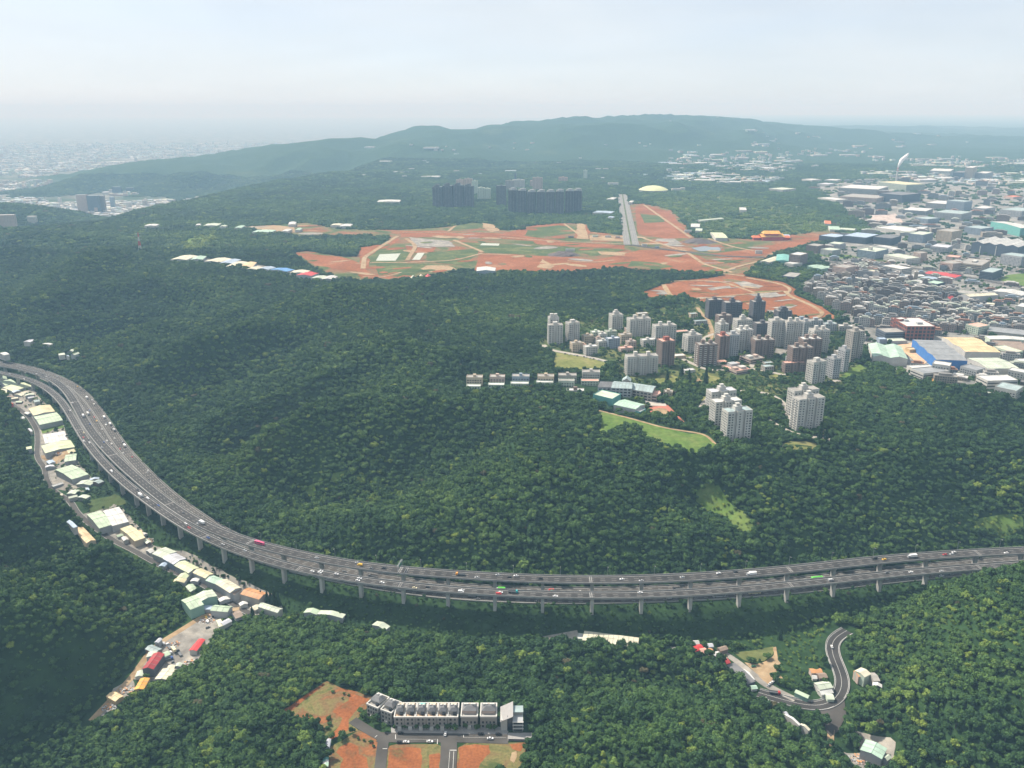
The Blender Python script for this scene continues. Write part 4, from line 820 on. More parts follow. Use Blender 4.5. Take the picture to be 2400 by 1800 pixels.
SCRUB.append(wp(K2([(620,60),(760,160),(980,400),(1250,560),(1700,800),(1950,860),(2200,900),(2200,1000),(1700,860),(1250,610),(1000,480),(800,280)]), 112))
SCRUB.append(wp(K4([(430,520),(900,600),(1300,690),(2212,720),(2212,600),(1500,560),(900,500),(500,420)]), 108))
SCRUB.append(wp(K5([(0,310),(600,340),(1200,330),(1700,260),(1750,235),(1900,215),(1850,280),(1400,370),(1000,430),(500,400),(0,390)]), 112))
# small lean-tos and huts filling the strip, and its trodden ground
patch('strip_ground', K1([(0,420),(330,520),(420,640),(640,840),(720,1050),(800,1240),(940,1400),(1000,1480),(860,1560),(560,1500),(480,1380),(400,1250),(390,1080),(400,960),(350,860),(150,660),(0,570)]), 115, S_GREY, 0.15, 8, clear=False, wob=3); SCRUB.append(wp(K1([(0,420),(330,520),(420,640),(640,840),(720,1050),(800,1240),(940,1400),(1000,1480),(860,1560),(560,1500),(480,1380),(400,1250),(390,1080),(400,960),(350,860),(150,660),(0,570)]), 115)); SPARSE.append((wp(K1([(0,420),(330,520),(420,640),(640,840),(720,1050),(800,1240),(940,1400),(1000,1480),(860,1560),(560,1500),(480,1380),(400,1250),(390,1080),(400,960),(350,860),(150,660),(0,570)]), 115), 0.6))
patch('strip_ground', K2([(340,220),(650,140),(780,290),(960,480),(1250,585),(1720,820),(1950,900),(2080,1010),(1830,1060),(1640,975),(1380,805),(930,610),(640,460)]), 108, S_GREY, 0.15, 8, clear=False, wob=2); SCRUB.append(wp(K2([(340,220),(650,140),(780,290),(960,480),(1250,585),(1720,820),(1950,900),(2080,1010),(1830,1060),(1640,975),(1380,805),(930,610),(640,460)]), 108)); SPARSE.append((wp(K2([(340,220),(650,140),(780,290),(960,480),(1250,585),(1720,820),(1950,900),(2080,1010),(1830,1060),(1640,975),(1380,805),(930,610),(640,460)]), 108), 0.6))
fr_ = random.Random(31); dn = []
for i in range(200):
    if len(dn) >= 42: break
    if fr_.random() < 0.45: k_, (x, y), z = K1, fr_.choice(((140,610),(200,590),(420,640),(300,650),(560,880),(330,760),(690,1110),(560,1260),(500,1300),(620,1460),(850,1500),(900,1440),(1000,1470),(750,1590),(560,1590),(400,700),(240,640),(450,900))), 115
    else: k_, (x, y), z = K2, fr_.choice(((640,400),(760,470),(880,440),(950,480),(560,340),(1060,690),(1300,800),(1330,840),(1580,930),(1700,980),(1760,960),(1960,950),(1800,1000),(1640,1080),(1250,870),(900,560),(1420,1000),(1560,1130),(1000,1390),(860,1600))), 107.5
    x += fr_.uniform(-45, 45); y += fr_.uniform(-25, 25); u, v = k_([(x, y)])[0]; p = np.array(PZ(u, v, z))
    if any(np.hypot(*(p - q)) < 13 for q in dn) or any(inside1(p[0], p[1], c) for c in CLEAR if len(c) == 4): continue
    dn.append(p); c = fr_.choice(('pale', 'cream', 'grey', 'lavender', 'white', 'green', 'bluegrey', 'brown')); w_ = fr_.choice(('white', 'grey', 'stone', 'brown'))
    building('hut', f'small {c.replace("bluegrey","blue-grey")} roofed hut with {w_} walls along the valley road', 'hut', rect(p[0], p[1], fr_.uniform(6, 13), fr_.uniform(5, 8), fr_.uniform(-1, 1)), H(*p), fr_.uniform(3, 5), w_, c, kind='gable', rise=1.0, axis=fr_.randrange(2), group='small huts along the valley road')
# white walled workshop on the valley floor
ws = shed(K5([(283,468),(330,423),(547,450),(547,482)]), 104, 8, 'cream', 'cream', 'long cream workshop roof with one rust streak behind the middle hill', name='workshop', cat='workshop', rise=0.6, axis=0)
building('workshop', 'small white annex left of the long white workshop', 'workshop', wp(K5([(280,480),(330,482),(332,460),(285,456)]), 104), 104, 6, 'cream', 'white', parapet=0.4)
patch('yard', K5([(130,465),(280,450),(300,485),(180,490)]), 104, S_GREY, 0.3, 6)
shed(K5([(1850,240),(1880,226),(1912,232),(1905,250)]), 135, 5, 'cream', 'cream', 'lone cream roofed hut under the right end of the viaduct', axis=1)
# ------------------------------------------------------------------ hollow with the winding road
RZL = [(1570,105,114),(1500,135,114),(1440,180,113),(1425,240,113),(1445,320,113),(1500,430,113),(1540,530,112.5),(1535,610,112),(1480,700,111.5),(1400,755,111),(1290,775,110),(1100,728,109),(960,690,108.5),(800,640,108)]
wr = [(*PZ(*K6([(x, y)])[0], z), z) for x, y, z in RZL]; carve(smooth_line(wr, 8, 10), 9, 18, 0.2)
track('winding_road', None, None, 11.5, ASPH, 0.35, 4, 14, world=wr, lines=[(-5.0, 0.3, False), (5.0, 0.3, False), (0.4, 0.25, False)], edge=0.7, clear=6)
track('lane', K6([(470,275),(560,330),(700,440),(870,590),(990,650),(1120,720)]), 107, 7, S_GREY, 0.3, 4, 8, clear=4)
patch('road_apron', K6([(1290,800),(1420,790),(1540,700),(1560,850),(1490,960),(1430,1000),(1390,960),(1370,880)]), 110, ASPH2, 0.42, 5)
track('lane', K6([(1430,960),(1400,1020),(1430,1090)]), 108, 5, S_TAN, 0.3, 4, 6)
patch('dirt_lot', K6([(680,380),(790,395),(870,365),(935,320),(930,250),(950,240),(970,335),(965,365),(990,395),(945,430),(960,470),(1015,530),(945,560),(885,582),(790,490)]), 107, S_TAN, 0.4, 4, wob=1.0)
patch('meadow', K6([(600,290),(930,240),(935,310),(860,365),(720,375),(640,330)]), 107, S_GRN, 0.35, 5, wob=1.5)
SCRUB.append(wp(K6([(640,60),(1400,60),(1400,300),(1250,460),(1150,620),(1000,560),(960,330),(600,260)]), 109)); SPARSE.append((wp(K6([(640,180),(1380,120),(1400,380),(1250,480),(1150,620),(1000,560)]), 109), 0.75))
q_ = [
 ([(530,405),(590,380),(780,540),(700,560)],106.5,5,'slate','slate','long dark slate-blue roof beside the dirt lot lane',1),
 ([(210,235),(300,222),(330,260),(270,275)],106,5,'red','red','red roof heading the colourful row by the lane',1),
 ([(290,255),(330,250),(372,290),(310,300)],106,5,'pinkish','pink','peach roof second in the colourful row',1),
 ([(335,262),(385,260),(430,295),(380,305)],106,5,'pinkish','rust','brown-orange roof third in the colourful row',1),
 ([(390,290),(450,285),(480,315),(430,320)],106,4,'white','white','white roof in the colourful row',1),
 ([(470,310),(520,315),(530,345),(490,345)],106,4,'pinkish','pink','salmon roof in the colourful row',1),
 ([(490,350),(530,345),(560,380),(535,385)],106,4,'red','darkred','dark red end roof of the colourful row',1),
 ([(240,190),(280,185),(290,215),(250,222)],106,5,'white','white','white shed behind the red roof',1),
 ([(440,250),(510,235),(540,260),(480,280)],106,5,'brown','brown','brown thatch-like roof above the colourful row',1),
 ([(360,215),(400,212),(410,238),(380,245)],106,4,'grey','lavender','small grey roof above the colourful row',1),
 ([(650,440),(680,436),(770,520),(740,530)],106.5,3,'white','white','narrow white awning along the slate-blue roof',1),
 ([(732,580),(775,572),(790,600),(745,612)],106.5,4,'grey','mint','small mint roof at the end of the slate-blue roof',1),
 ([(1115,630),(1140,620),(1240,655),(1230,695)],109,5,'green','green','green roofed shed beside the winding road',0),
 ([(1305,560),(1390,525),(1440,590),(1320,620)],110,6,'white','pale','large white-green shed inside the road bend',1),
 ([(1300,615),(1420,600),(1445,640),(1360,655)],110,4,'white','white','white lean-to in front of the large shed in the bend',1),
 ([(1385,650),(1440,645),(1450,690),(1395,700)],110,4,'cream','pale','pale roofed hut against the road bend',1),
 ([(1245,430),(1335,430),(1350,460),(1260,475)],109.5,5,'pinkish','rust','terracotta roofed house above the bend shed',1),
 ([(1310,470),(1370,465),(1395,500),(1330,520)],109.5,5,'brown','brown','brown roofed house next to the terracotta house',1),
 ([(1265,490),(1300,488),(1305,515),(1270,520)],109.5,4,'white','white','tiny white hut below the terracotta house',1),
 ([(1640,445),(1690,425),(1770,470),(1720,510)],117,6,'cream','cream','cream roofed house right of the winding road',1),
 ([(1630,455),(1650,445),(1690,495),(1665,500)],117,4,'pinkish','rust','orange lean-to beside the cream roofed house',1),
 ([(1765,470),(1810,460),(1840,530),(1800,545)],117,5,'stone','concrete','beige flat-roofed house joined to the cream house',1),
 ([(1785,575),(1800,555),(1870,565),(1865,592)],116,5,'dark','white','white roofed hut below the cream house',1),
 ([(1690,1130),(1730,1040),(1905,1120),(1870,1215)],106,7,'grey','mint','large mint roofed shed at the lower right',1),
 ([(1885,1190),(1910,1175),(1940,1190),(1920,1240)],106,5,'grey','pale','pale lean-to beside the large mint shed',1),
 ([(1030,830),(1045,822),(1165,910),(1150,920)],112,4,'white','white','narrow white canopy descending the middle hill',1),
 ([(1155,915),(1180,908),(1250,955),(1235,962)],111,4,'white','cream','cream end roof of the narrow canopy',1),
 ([(820,680),(850,672),(890,705),(865,712)],107,4,'white','pale','small pale roof below the road fork',1),
 ([(1010,805),(1030,798),(1060,830),(1045,838)],111,3,'white','lavender','tiny grey roof at the top of the narrow canopy',1),
 ([(-10,270),(60,255),(110,262),(100,320)],105,6,'brown','concrete','brown-grey flat roof at the edge of the middle hill',1),
]
for px, z, h, wl2, rf, lb, ax in q_: shed(K6(px), z, h, wl2, rf, lb, name='roadside_shed', cat='shed', group='roadside sheds in the hollow', rise=1.2, axis=ax)
patch('yard', K6([(1640,1000),(1710,1020),(1930,1090),(1980,1130),(1960,1290),(1700,1300),(1500,1130),(1560,1150),(1690,1150)]), 106, S_GREY, 0.3, 5, wob=1)
# ------------------------------------------------------------------ hilltop residential quarter
flatten(wp([(1180,800),(1230,720),(1500,690),(1720,650),(1900,690),(2060,760),(2010,860),(1960,960),(1950,1015),(1760,1050),(1600,1035),(1480,1010),(1390,975),(1390,900),(1180,850)], PL), PL, 40)
PX_M = lambda v: (CAMZ - PL) / (SP + (v - 900) / FPX * CP) / FPX           # metres per picture point at ground level
def tower(u, v, wpx, hpx, depth, a, wall, roof, label, win='grid', rooms=None, fl=3.2, name='apartment_tower', cat='apartment building', z=PL, notch=True, **k):
    """u, v: foot of the tower's near side in the picture; wpx, hpx: its width and height there"""
    s = PX_M(v); x, y = PZ(u, v, z); dep = math.atan2(CAMZ - z, y)
    w = wpx * s; w = max(8.0, (w - depth * abs(math.sin(a))) / max(0.55, abs(math.cos(a)))); h = hpx * s / math.cos(dep) * 0.98
    ext = (w * abs(math.sin(a)) + depth * abs(math.cos(a))) / 2
    cx, cy = x, y + ext
    if rooms is None: rooms = ((0.5, 0.55, min(7, w * 0.4), min(6, depth * 0.5), 4.0),)
    q = rect(cx, cy, w, depth, a)
    if notch and w > 16:                                      # light wells cut the long fronts as in the slabs
        c_, s_ = math.cos(a), math.sin(a); g = 1.6; b = min(2.2, depth * 0.15)
        lp = []
        for sg in (-1, 1):
            row = [(-w / 2, -depth / 2)]
            for f in ((0.5,) if w < 30 else (0.33, 0.67)):
                xm = -w / 2 + w * f; row += [(xm - g, -depth / 2), (xm - g, -depth / 2 + b), (xm + g, -depth / 2 + b), (xm + g, -depth / 2)]
            lp += [(sg * -xx, sg * yy) for xx, yy in row] if sg == 1 else [(xx, yy) for xx, yy in row]
            lp += []
        pts = []
        front = [(-w / 2, -depth / 2)]
        for f in ((0.5,) if w < 30 else (0.33, 0.67)):
            xm = -w / 2 + w * f; front += [(xm - g, -depth / 2), (xm - g, -depth / 2 + b), (xm + g, -depth / 2 + b), (xm + g, -depth / 2)]
        front += [(w / 2, -depth / 2)]; back = [(-xx, -yy) for xx, yy in front]; lp = front + back
        q = np.array([(cx + xx * c_ - yy * s_, cy + xx * s_ + yy * c_) for xx, yy in lp])
        rms = []; 
    e = building(name, label, cat, q, z, h, wall, roof, win=win, fl=fl, group='apartment towers on the hilltop', **k)
    lx, ly = w, depth
    for (fx, fy, w_, d_, h_, *rest) in rooms:
        px, py = (fx - 0.5) * w, (fy - 0.5) * depth; c_, s_ = math.cos(a), math.sin(a); m4 = MB(); m4.box(-w_ / 2, w_ / 2, -d_ / 2, d_ / 2, 0, h_); m4.box(-w_ / 2 - 0.25, w_ / 2 + 0.25, -d_ / 2 - 0.25, d_ / 2 + 0.25, h_, h_ + 0.35)
        cc = np.array((cx, cy)) - np.array(e.location[:2]); m4.build('roof_room', W[rest[0]] if rest else (W[wall] if isinstance(wall, str) else wall), e, (cc[0] + px * c_ - py * s_, cc[1] + px * s_ + py * c_, h + 0.03), a)
    return e
r2 = ((0.3, 0.55, 5, 5, 5.5), (0.72, 0.55, 5, 5, 5.0)); rr = ((0.5, 0.55, 9, 7, 4.5), (0.5, 0.55, 4.5, 4, 7.5))
TW_ = [
 (1301,808,36,45,15,0.10,'white','concrete','left slab of the white twin tower block at the forest edge','grid',None),
 (1342,806,33,48,15,0.35,'white','concrete','right slab of the white twin tower block at the forest edge','grid',None),
 (1297,797,26,52,14,0.2,'white','concrete','rear slab of the white twin tower block','grid',r2),
 (1444,777,32,38,18,0.25,'white','concrete','lone white tower with one tall roof room behind the low houses','grid',rr),
 (1498,792,55,43,17,0.2,'white','concrete','broad white tower with two roof turrets, middle of the back row','grid',r2),
 (1558,803,56,38,17,0.22,'white','concrete','white tower with two roof turrets behind the dark brown tower','grid',r2),
 (1624,829,43,41,18,0.3,'white','concrete','white tower with blank side walls standing apart in the trees','balcony',rr),
 (1561,862,41,61,19,0.3,'brown','pink','dark brown tower with reddish roof left of centre','grid',((0.5,0.5,8,7,5,'brick'),)),
 (1504,881,76,44,16,0.12,'white','concrete','wide white slab in front with stepped front and terrace roof','balcony',r2),
 (1656,859,49,50,18,0.15,'brown','concrete','brown tower with pale stacked balconies','balcony',r2),
 (1693,847,30,58,18,0.2,'brown','pink','narrow dark brown tower with red roof room','grid',((0.5,0.5,6,6,5,'brick'),)),
 (1717,839,26,54,18,0.1,'grey','concrete','narrow pale grey tower right of the narrow brown tower','grid',None),
 (1743,828,42,53,18,0.3,'white','white','white tower with a dark balcony stripe in the centre cluster','balcony',r2),
 (1741,797,42,46,18,0.2,'white','concrete','white tower standing behind the striped white tower','grid',rr),
 (1693,797,29,36,16,0.35,'white','white','white tower with bright blank wall at the cluster centre back','grid',rr),
 (1789,839,50,41,20,0.1,'brown','concrete','brown block with deep dark recess above the terraced complex','grid',r2),
 (1818,814,33,62,16,0.12,'white','concrete','tallest pale tower, left of the tall pair','grid',None),
 (1857,817,42,62,16,0.12,'white','concrete','tallest pale tower, right of the tall pair','grid',r2),
 (1888,797,23,42,16,0.2,'grey','concrete','narrow grey tower behind the tall pale pair','grid',None),
 (1920,829,43,54,18,0.15,'white','concrete','white tower with dark horizontal balconies right of the pair','balcony',r2),
 (1876,872,53,56,18,0.12,'brown','concrete','tall dark brown block at the front right of the quarter','grid',r2),
 (1900,842,50,46,18,0.12,'brown','white','dark brown block behind the tall brown block','grid',r2),
 (1862,876,52,24,12,0.12,'brown','pink','low brown wing at the foot of the tall brown block','grid',()),
 (1915,901,43,51,15,0.35,'white','concrete','pale tower with bright end wall near the slope road','grid',None),
 (1955,889,28,47,15,0.35,'grey','concrete','grey tower first in the stepped row by the slope road','grid',None),
 (1978,873,22,53,15,0.35,'grey','concrete','grey tower second in the stepped row by the slope road','grid',None),
 (2003,850,38,72,17,0.3,'stone','concrete','tall grey-beige tower ending the stepped row by the factories','grid',None),
 (1692,970,69,50,15,0.25,'white','lavender','rear slab of the near left triple tower','grid',rr),
 (1702,1004,72,60,15,0.25,'white','white','middle slab of the near left triple tower with bright roof','grid',rr),
 (1728,1037,69,70,15,0.25,'white','grey','front slab of the near left triple tower','grid',rr),
 (1884,978,72,60,15,0.28,'white','concrete','rear slab of the near right twin tower','grid',rr),
 (1895,1010,75,72,15,0.28,'white','concrete','front slab of the near right twin tower','balcony',rr),
 (1675,748,38,44,18,0.15,'dark','concrete','dark tower at the left of the back row under the red earth','grid',None),
 (1716,760,44,50,18,0.15,'dark','concrete','dark glass-fronted tower second in the back row','band',rr),
 (1775,762,33,54,18,0.15,'dark','concrete','slim dark tower with a pointed crown in the back row','grid',((0.5,0.5,11,9,5),(0.5,0.5,7,6,9),(0.5,0.5,3,3,14))),
 (1836,768,37,38,18,0.15,'dark','concrete','dark tower with arched top at the right of the back row','grid',((0.5,0.5,14,9,4),(0.5,0.5,8,7,7))),
 (1697,774,36,33,16,0.2,'brown','concrete','brown mid-rise in front of the dark back row','grid',None),
 (1788,789,40,30,16,0.15,'dark','concrete','dark mid-rise block below the pointed tower','grid',None),
 (1912,778,32,26,14,0.1,'grey','concrete','grey mid-rise first right of the back row','grid',None),
 (1946,782,30,22,14,0.1,'grey','grey','grey mid-rise second right of the back row','grid',None),
 (1984,786,34,20,14,-0.2,'stone','white','grey-beige mid-rise nearest the tree belt','grid',None),
 (1880,772,26,22,14,0.1,'blue_grey','concrete','blue grey mid-rise behind the tall pale pair','grid',None),
]
for (u, v, wpx, hpx, d, a, wl2, rf, lb, win, rooms) in TW_: tower(u, v, wpx, hpx, d, a, wl2, rf, lb, win, rooms, trim='white' if wl2 == 'brown' else None)
# small apartment houses behind the playing field
SM = [(1330,560,130,95,'beige','concrete','beige'),(1450,475,120,85,'beige','concrete','brown-beige'),(1535,432,110,80,'cream','white','cream'),(1600,445,95,75,'white','white','white'),(1612,522,150,75,'white','white','bright white'),(1480,595,150,90,'white','white','white-roofed'),(1690,425,130,80,'cream','concrete','sand-coloured'),(1712,525,150,105,'blue_grey','lavender','pale blue'),(1840,475,140,95,'beige','concrete','tan'),(1900,520,110,70,'pinkish','concrete','pinkish'),(1850,560,160,40,'pinkish','pink','low pink'),(2075,505,150,70,'white','white','bright-roofed'),(1400,545,80,60,'beige','pink','small beige'),(1560,480,80,60,'pinkish','concrete','small rose')]
ps = ['at the left end of the low houses','behind the left low houses','in the back row of low houses','between two cream low houses','in the middle of the low houses','nearest the playing field','at the back centre of the low houses','in the heart of the low houses','at the right of the low houses','right of the tan house','below the pinkish house','standing apart right of the low houses','wedged in the left group','wedged in the centre group']
for (x, y, w, h, wl2, rf, wd), pz in zip(SM, ps):
    u, v = KA([(x, y)])[0]; tower(u, v, w / 4.424, h / 4.424, 12, 0.3, wl2, rf, f'{wd} five-storey house {pz}', 'grid', ((0.5, 0.6, 4, 4, 2.8),), name='apartment_house', notch=False)
# six hillside houses: a rear block and a lower front block each
HS = [(275,890,945,170,150,'beige','white'),(512,885,930,160,170,'pinkish','white'),(755,880,918,185,190,'blue_grey','white'),(1015,880,905,175,180,'beige','white'),(1240,870,925,190,170,'stone','concrete'),(1485,835,890,185,185,'white','pink')]
for i, (x, yb, yf, w, w2, wl2, rf) in enumerate(HS):
    n_ = ['first', 'second', 'third', 'fourth', 'fifth', 'sixth'][i]
    for (yy, wd, hh, dd, lb, r_) in ((yb, w, 85, 13, 'rear', 'concrete'), (yf, w2, 48 if i != 4 else 85, 10, 'front', rf)):
        u, v = KA([(x + (0 if lb == 'rear' else -12), yy + 16)])[0]; tower(u, v, wd / 4.424, hh / 4.424, dd, -0.04, wl2 if lb == 'rear' else 'cream', r_, f'{lb} block of the {n_} house from the left in the hillside row', 'grid', ((0.5, 0.5, 4, 4, 3.2, wl2),) if lb == 'rear' else (), name='hillside_house', notch=False)
CLEAR.append(wp(KA([(160,985),(560,970),(900,960),(1150,950),(1240,1010),(1430,1000),(1600,930),(1600,860),(1200,860),(200,880)]), PL)); CLEAR.append(wp(KA([(1080,730),(1100,560),(1660,660),(1600,770),(1300,770)]), PL))
tower(*KA([(1322, 990)])[0], 42, 7, 11, -0.06, 'white', 'white', 'low white-roofed house in front of the hillside row', 'grid', ((0.5, 0.5, 5, 4, 4, 'brown'),), name='hillside_house', notch=False)
# terraced complex
tc = tower(*KB([(1030, 880)])[0], 62, 8, 34, 0.45, 'pinkish', 'pink', 'low terraced complex with reddish roof gardens between towers', 'band', ((0.2,0.3,8,7,3),(0.7,0.3,10,8,3,'white'),(0.45,0.7,12,10,5,'grey'),(0.8,0.75,7,7,4)), name='terraced_complex', notch=False)
tower(*KB([(1190, 770)])[0], 55, 10, 24, 0.45, 'pinkish', 'concrete', 'upper part of the terraced complex with a round court', 'band', ((0.3,0.5,9,9,3,'white'),(0.7,0.5,7,7,3)), name='terraced_complex', notch=False)
tower(*KB([(980, 850)])[0], 28, 6, 18, 0.45, 'stone', 'grey', 'grey paved deck block left of the terraced complex', None, (), name='terraced_complex', notch=False)
# school
def SC(px, h, wl2, rf, lb, **k): return building('school_building', lb, 'school', wp(KA(px), PL), PL, h, wl2, rf, **{**dict(group='school on the hilltop', win='grid', fl=4, bay=5, ww=3.0, wh=1.9), **k})
SC([(1550,1010),(1690,1010),(1730,960),(1600,950)], 13, 'grey', 'slate', 'school wing with a dark sloping solar roof', kind='gable', rise=4, axis=1)
SC([(1690,1040),(1900,1050),(1910,985),(1720,970)], 16, 'grey', 'grey', 'main school block with grey hipped roof and window rows', kind='gable', rise=3, axis=1)
SC([(1905,1035),(2110,1070),(2150,1000),(1920,965)], 13, 'stone', 'grey', 'right school wing with long grey roof', kind='gable', rise=2, axis=1)
SC([(1800,960),(1890,965),(1895,935),(1810,930)], 15, 'stone', 'grey', 'rear school block with raised gable', kind='gable', rise=4, axis=0)
SC([(1500,1085),(1700,1135),(1790,1080),(1590,1035)], 12, 'teal', 'pale', 'school block wrapped in green safety netting', win=None)
SC([(1715,1165),(1940,1215),(2040,1165),(1830,1110)], 9, 'grey', 'mint', 'school sports hall with mint green roof', kind='gable', rise=2, axis=1, win=None)
x, y = PZ(*KA([(2140, 1045)])[0], PL); SC(None or [(2080,1060),(2160,1068),(2205,1040),(2190,1015),(2110,1020),(2078,1040)], 8, 'pinkish', 'pink', 'round-ended pink school hall with terrace roof', win='band')
SC([(1940,1215),(1990,1225),(2050,1195),(2000,1180)], 6, 'teal', 'white', 'small white-roofed annex at the end of the sports hall', win=None)
tower(*KB([(300, 1115)])[0], 26, 11, 12, -0.3, 'beige', 'concrete', 'small beige building right of the school with stairs', 'grid', ((0.5, 0.5, 4, 4, 3),), name='school_annex', notch=False)
# grounds
patch('playing_field', KA([(1118,560),(1200,572),(1420,610),(1655,668),(1600,705),(1545,735),(1400,735),(1250,728),(1112,738),(1100,650)]), PL, S_LAWN2, 0.35, 12)
track('road', KA([(985,480),(1040,530),(1130,548),(1300,575),(1480,610),(1660,655)]), PL, 9, mat('pale_paving', (0.34, 0.31, 0.27), 0.9, 0.1, 0.2), 0.45, 6, 6)
patch('meadow_strip', KA([(1550,1165),(1700,1200),(1900,1250),(2100,1305),(2212,1340),(2230,1500),(2100,1430),(1950,1350),(1800,1340),(1660,1390),(1570,1400),(1570,1250)]) , PL, S_LAWN, 0.35, 12)
patch('meadow_strip', KB([(20,1385),(100,1400),(300,1440),(500,1490),(680,1500),(760,1580),(815,1650),(640,1680),(420,1660),(250,1600),(100,1540),(20,1500)]), PL, S_LAWN, 0.42, 12)
track('path', KA([(1520,1150),(1700,1195),(1950,1260),(2212,1335)]) + KB([(300,1440),(680,1495),(800,1620)]), PL, 3.5, S_TAN, 0.5, 6, 4)
# running track: oval ring
c_ = wp(KB([(65,1235),(130,1210),(290,1195),(330,1235),(480,1390),(445,1395),(350,1310),(300,1290),(150,1310),(80,1275)]), PL); patch('running_track', None, None, TRACKM, 0.45, 6, world=c_)
patch('sand_court', KB([(140,1240),(200,1225),(270,1235),(320,1290),(330,1320),(230,1305),(150,1290),(125,1262)]), PL, S_TAN, 0.6, 6)
patch('plaza', KB([(5,1110),(80,1150),(270,1180),(275,1205),(60,1200),(0,1150)]), PL, mat('plaza_paving', (0.42, 0.38, 0.33), 0.9, 0.12, 0.15), 0.5, 8)
for px, m in ((KB([(150,930),(230,880),(330,880),(400,905),(430,930),(320,965),(200,970)]), S_LAWN2), (KB([(700,880),(830,905),(830,930),(740,955),(690,930)]), S_LAWN2), (KB([(1360,890),(1400,860),(1470,860),(1480,895),(1420,920)]), S_LAWN2), (KB([(620,1110),(690,1105),(680,1190),(640,1190)]), S_LAWN2), (KB([(1060,1190),(1200,1220),(1230,1235),(1160,1240),(1060,1220)]), S_LAWN2), (KB([(1470,1600),(1560,1570),(1720,1570),(1830,1580),(1840,1610),(1640,1625),(1480,1630)]), S_LAWN2), (KB([(1150,1390),(1190,1380),(1180,1440),(1150,1510)]), S_TAN), (KB([(570,930),(620,915),(640,945),(590,955)]), S_TAN), (KB([(1470,1250),(1560,1240),(1550,1285),(1480,1280)]), S_TAN), (KB([(1890,1445),(1960,1450),(1930,1500),(1895,1510)]), S_TAN), (KB([(700,440),(770,430),(760,500),(710,520)]), S_TAN), (KB([(1380,600),(1540,610),(1520,700),(1400,670)]), S_GREY)):
    patch('lawn' if m is S_LAWN2 else 'paved_yard', px, PL, m, 0.4, 8)
track('slope_road', KB([(2212,850),(2130,920),(2060,950),(1960,945)]), PL, 8, mat('pale_paving', (0.34, 0.31, 0.27)), 0.5, 6, 5)
patch('slope_grass', KT([(280,1530),(420,1400),(510,1370),(600,1430),(480,1500),(330,1545)]), 197, S_LAWN, 0.8, 10)
track('road', KB([(595,180),(640,250),(700,300),(735,380),(750,440)]), PL, 7, S_TAN, 0.5, 6, 4)
for px in ([(1640,1150),(1660,1130),(1690,1128),(1705,1150),(1730,1185),(1765,1220),(1762,1240),(1725,1238),(1700,1205),(1665,1200),(1638,1180)], [(2290,1205),(2330,1192),(2400,1195),(2400,1225),(2350,1240),(2300,1230)], [(780,1100),(810,1095),(800,1120),(775,1125)], [(712,1140),(735,1130),(740,1155),(718,1165)], [(1510,1135),(1530,1112),(1528,1130),(1515,1140)], [(430,560),(500,540),(510,560),(440,585)], [(1060,705),(1072,705),(1078,735),(1066,735)]):
    w_ = np.array([PT(u, v, 6)[:2] for u, v in px]); SCRUB.append(w_); SPARSE.append((w_, 0.55)); BRIGHT.append((w_, 0.2)); patch('grassy_clearing', None, None, S_LAWN, 0.5, 8, clear=False, wob=9, world=w_)

ESTATE = wp([(1260,810),(1290,760),(1500,730),(1660,700),(1800,720),(2000,770),(2010,860),(1960,930),(1800,925),(1640,900),(1480,910),(1420,850),(1300,830)], PL); SPARSE.append((ESTATE, 0.62))
patch('estate_ground', None, None, S_GRN, 0.25, 30, clear=False, world=ESTATE)
ef = random.Random(44); fp_ = [np.array(c) for c in CLEAR]; nb_ = 0; dn_ = []
for i in range(900):
    if nb_ >= 26: break
    u, v = ef.uniform(1440, 1990), ef.uniform(745, 880); p = np.array(PZ(u, v, PL))
    if not inside1(p[0], p[1], ESTATE) or any(inside1(p[0], p[1] + dy, f) for f in fp_ for dy in (-9, 0, 9)) or any(np.hypot(*(p - q)) < 26 for q in dn_): continue
    dn_.append(p); nb_ += 1; wl2 = ef.choice(('stone', 'beige', 'grey', 'pinkish', 'white')); hh = ef.choice((4, 7, 10)); rf = ef.choice(('concrete', 'grey', 'white', 'pink'))
    building('podium_block', f'low {wl2} block with {rf.replace("concrete", "cement")} roof between the hilltop towers', 'building', rect(p[0], p[1], ef.uniform(12, 24), ef.uniform(9, 13), 0.25), PL, hh, wl2, rf, win='grid' if hh > 4 else None, group='low blocks between the hilltop towers')
for px in ([(1440,850),(1520,830),(1600,842),(1640,835)], [(1600,842),(1660,870),(1760,862),(1840,880)], [(1700,775),(1760,800),(1770,840),(1760,862)], [(1640,835),(1650,790),(1700,775),(1800,795),(1900,805)], [(1840,880),(1900,850),(1950,838)], [(1640,960),(1660,930),(1720,915),(1800,920),(1840,945),(1850,985)], [(1800,985),(1860,1020),(1950,1030)]): track('estate_road', px, PL, 7, mat('pale_paving', (0.34, 0.31, 0.27)), 0.42 + 0.01 * len(CLEAR_LINES) % 0.3, 8, 6, clear=2)
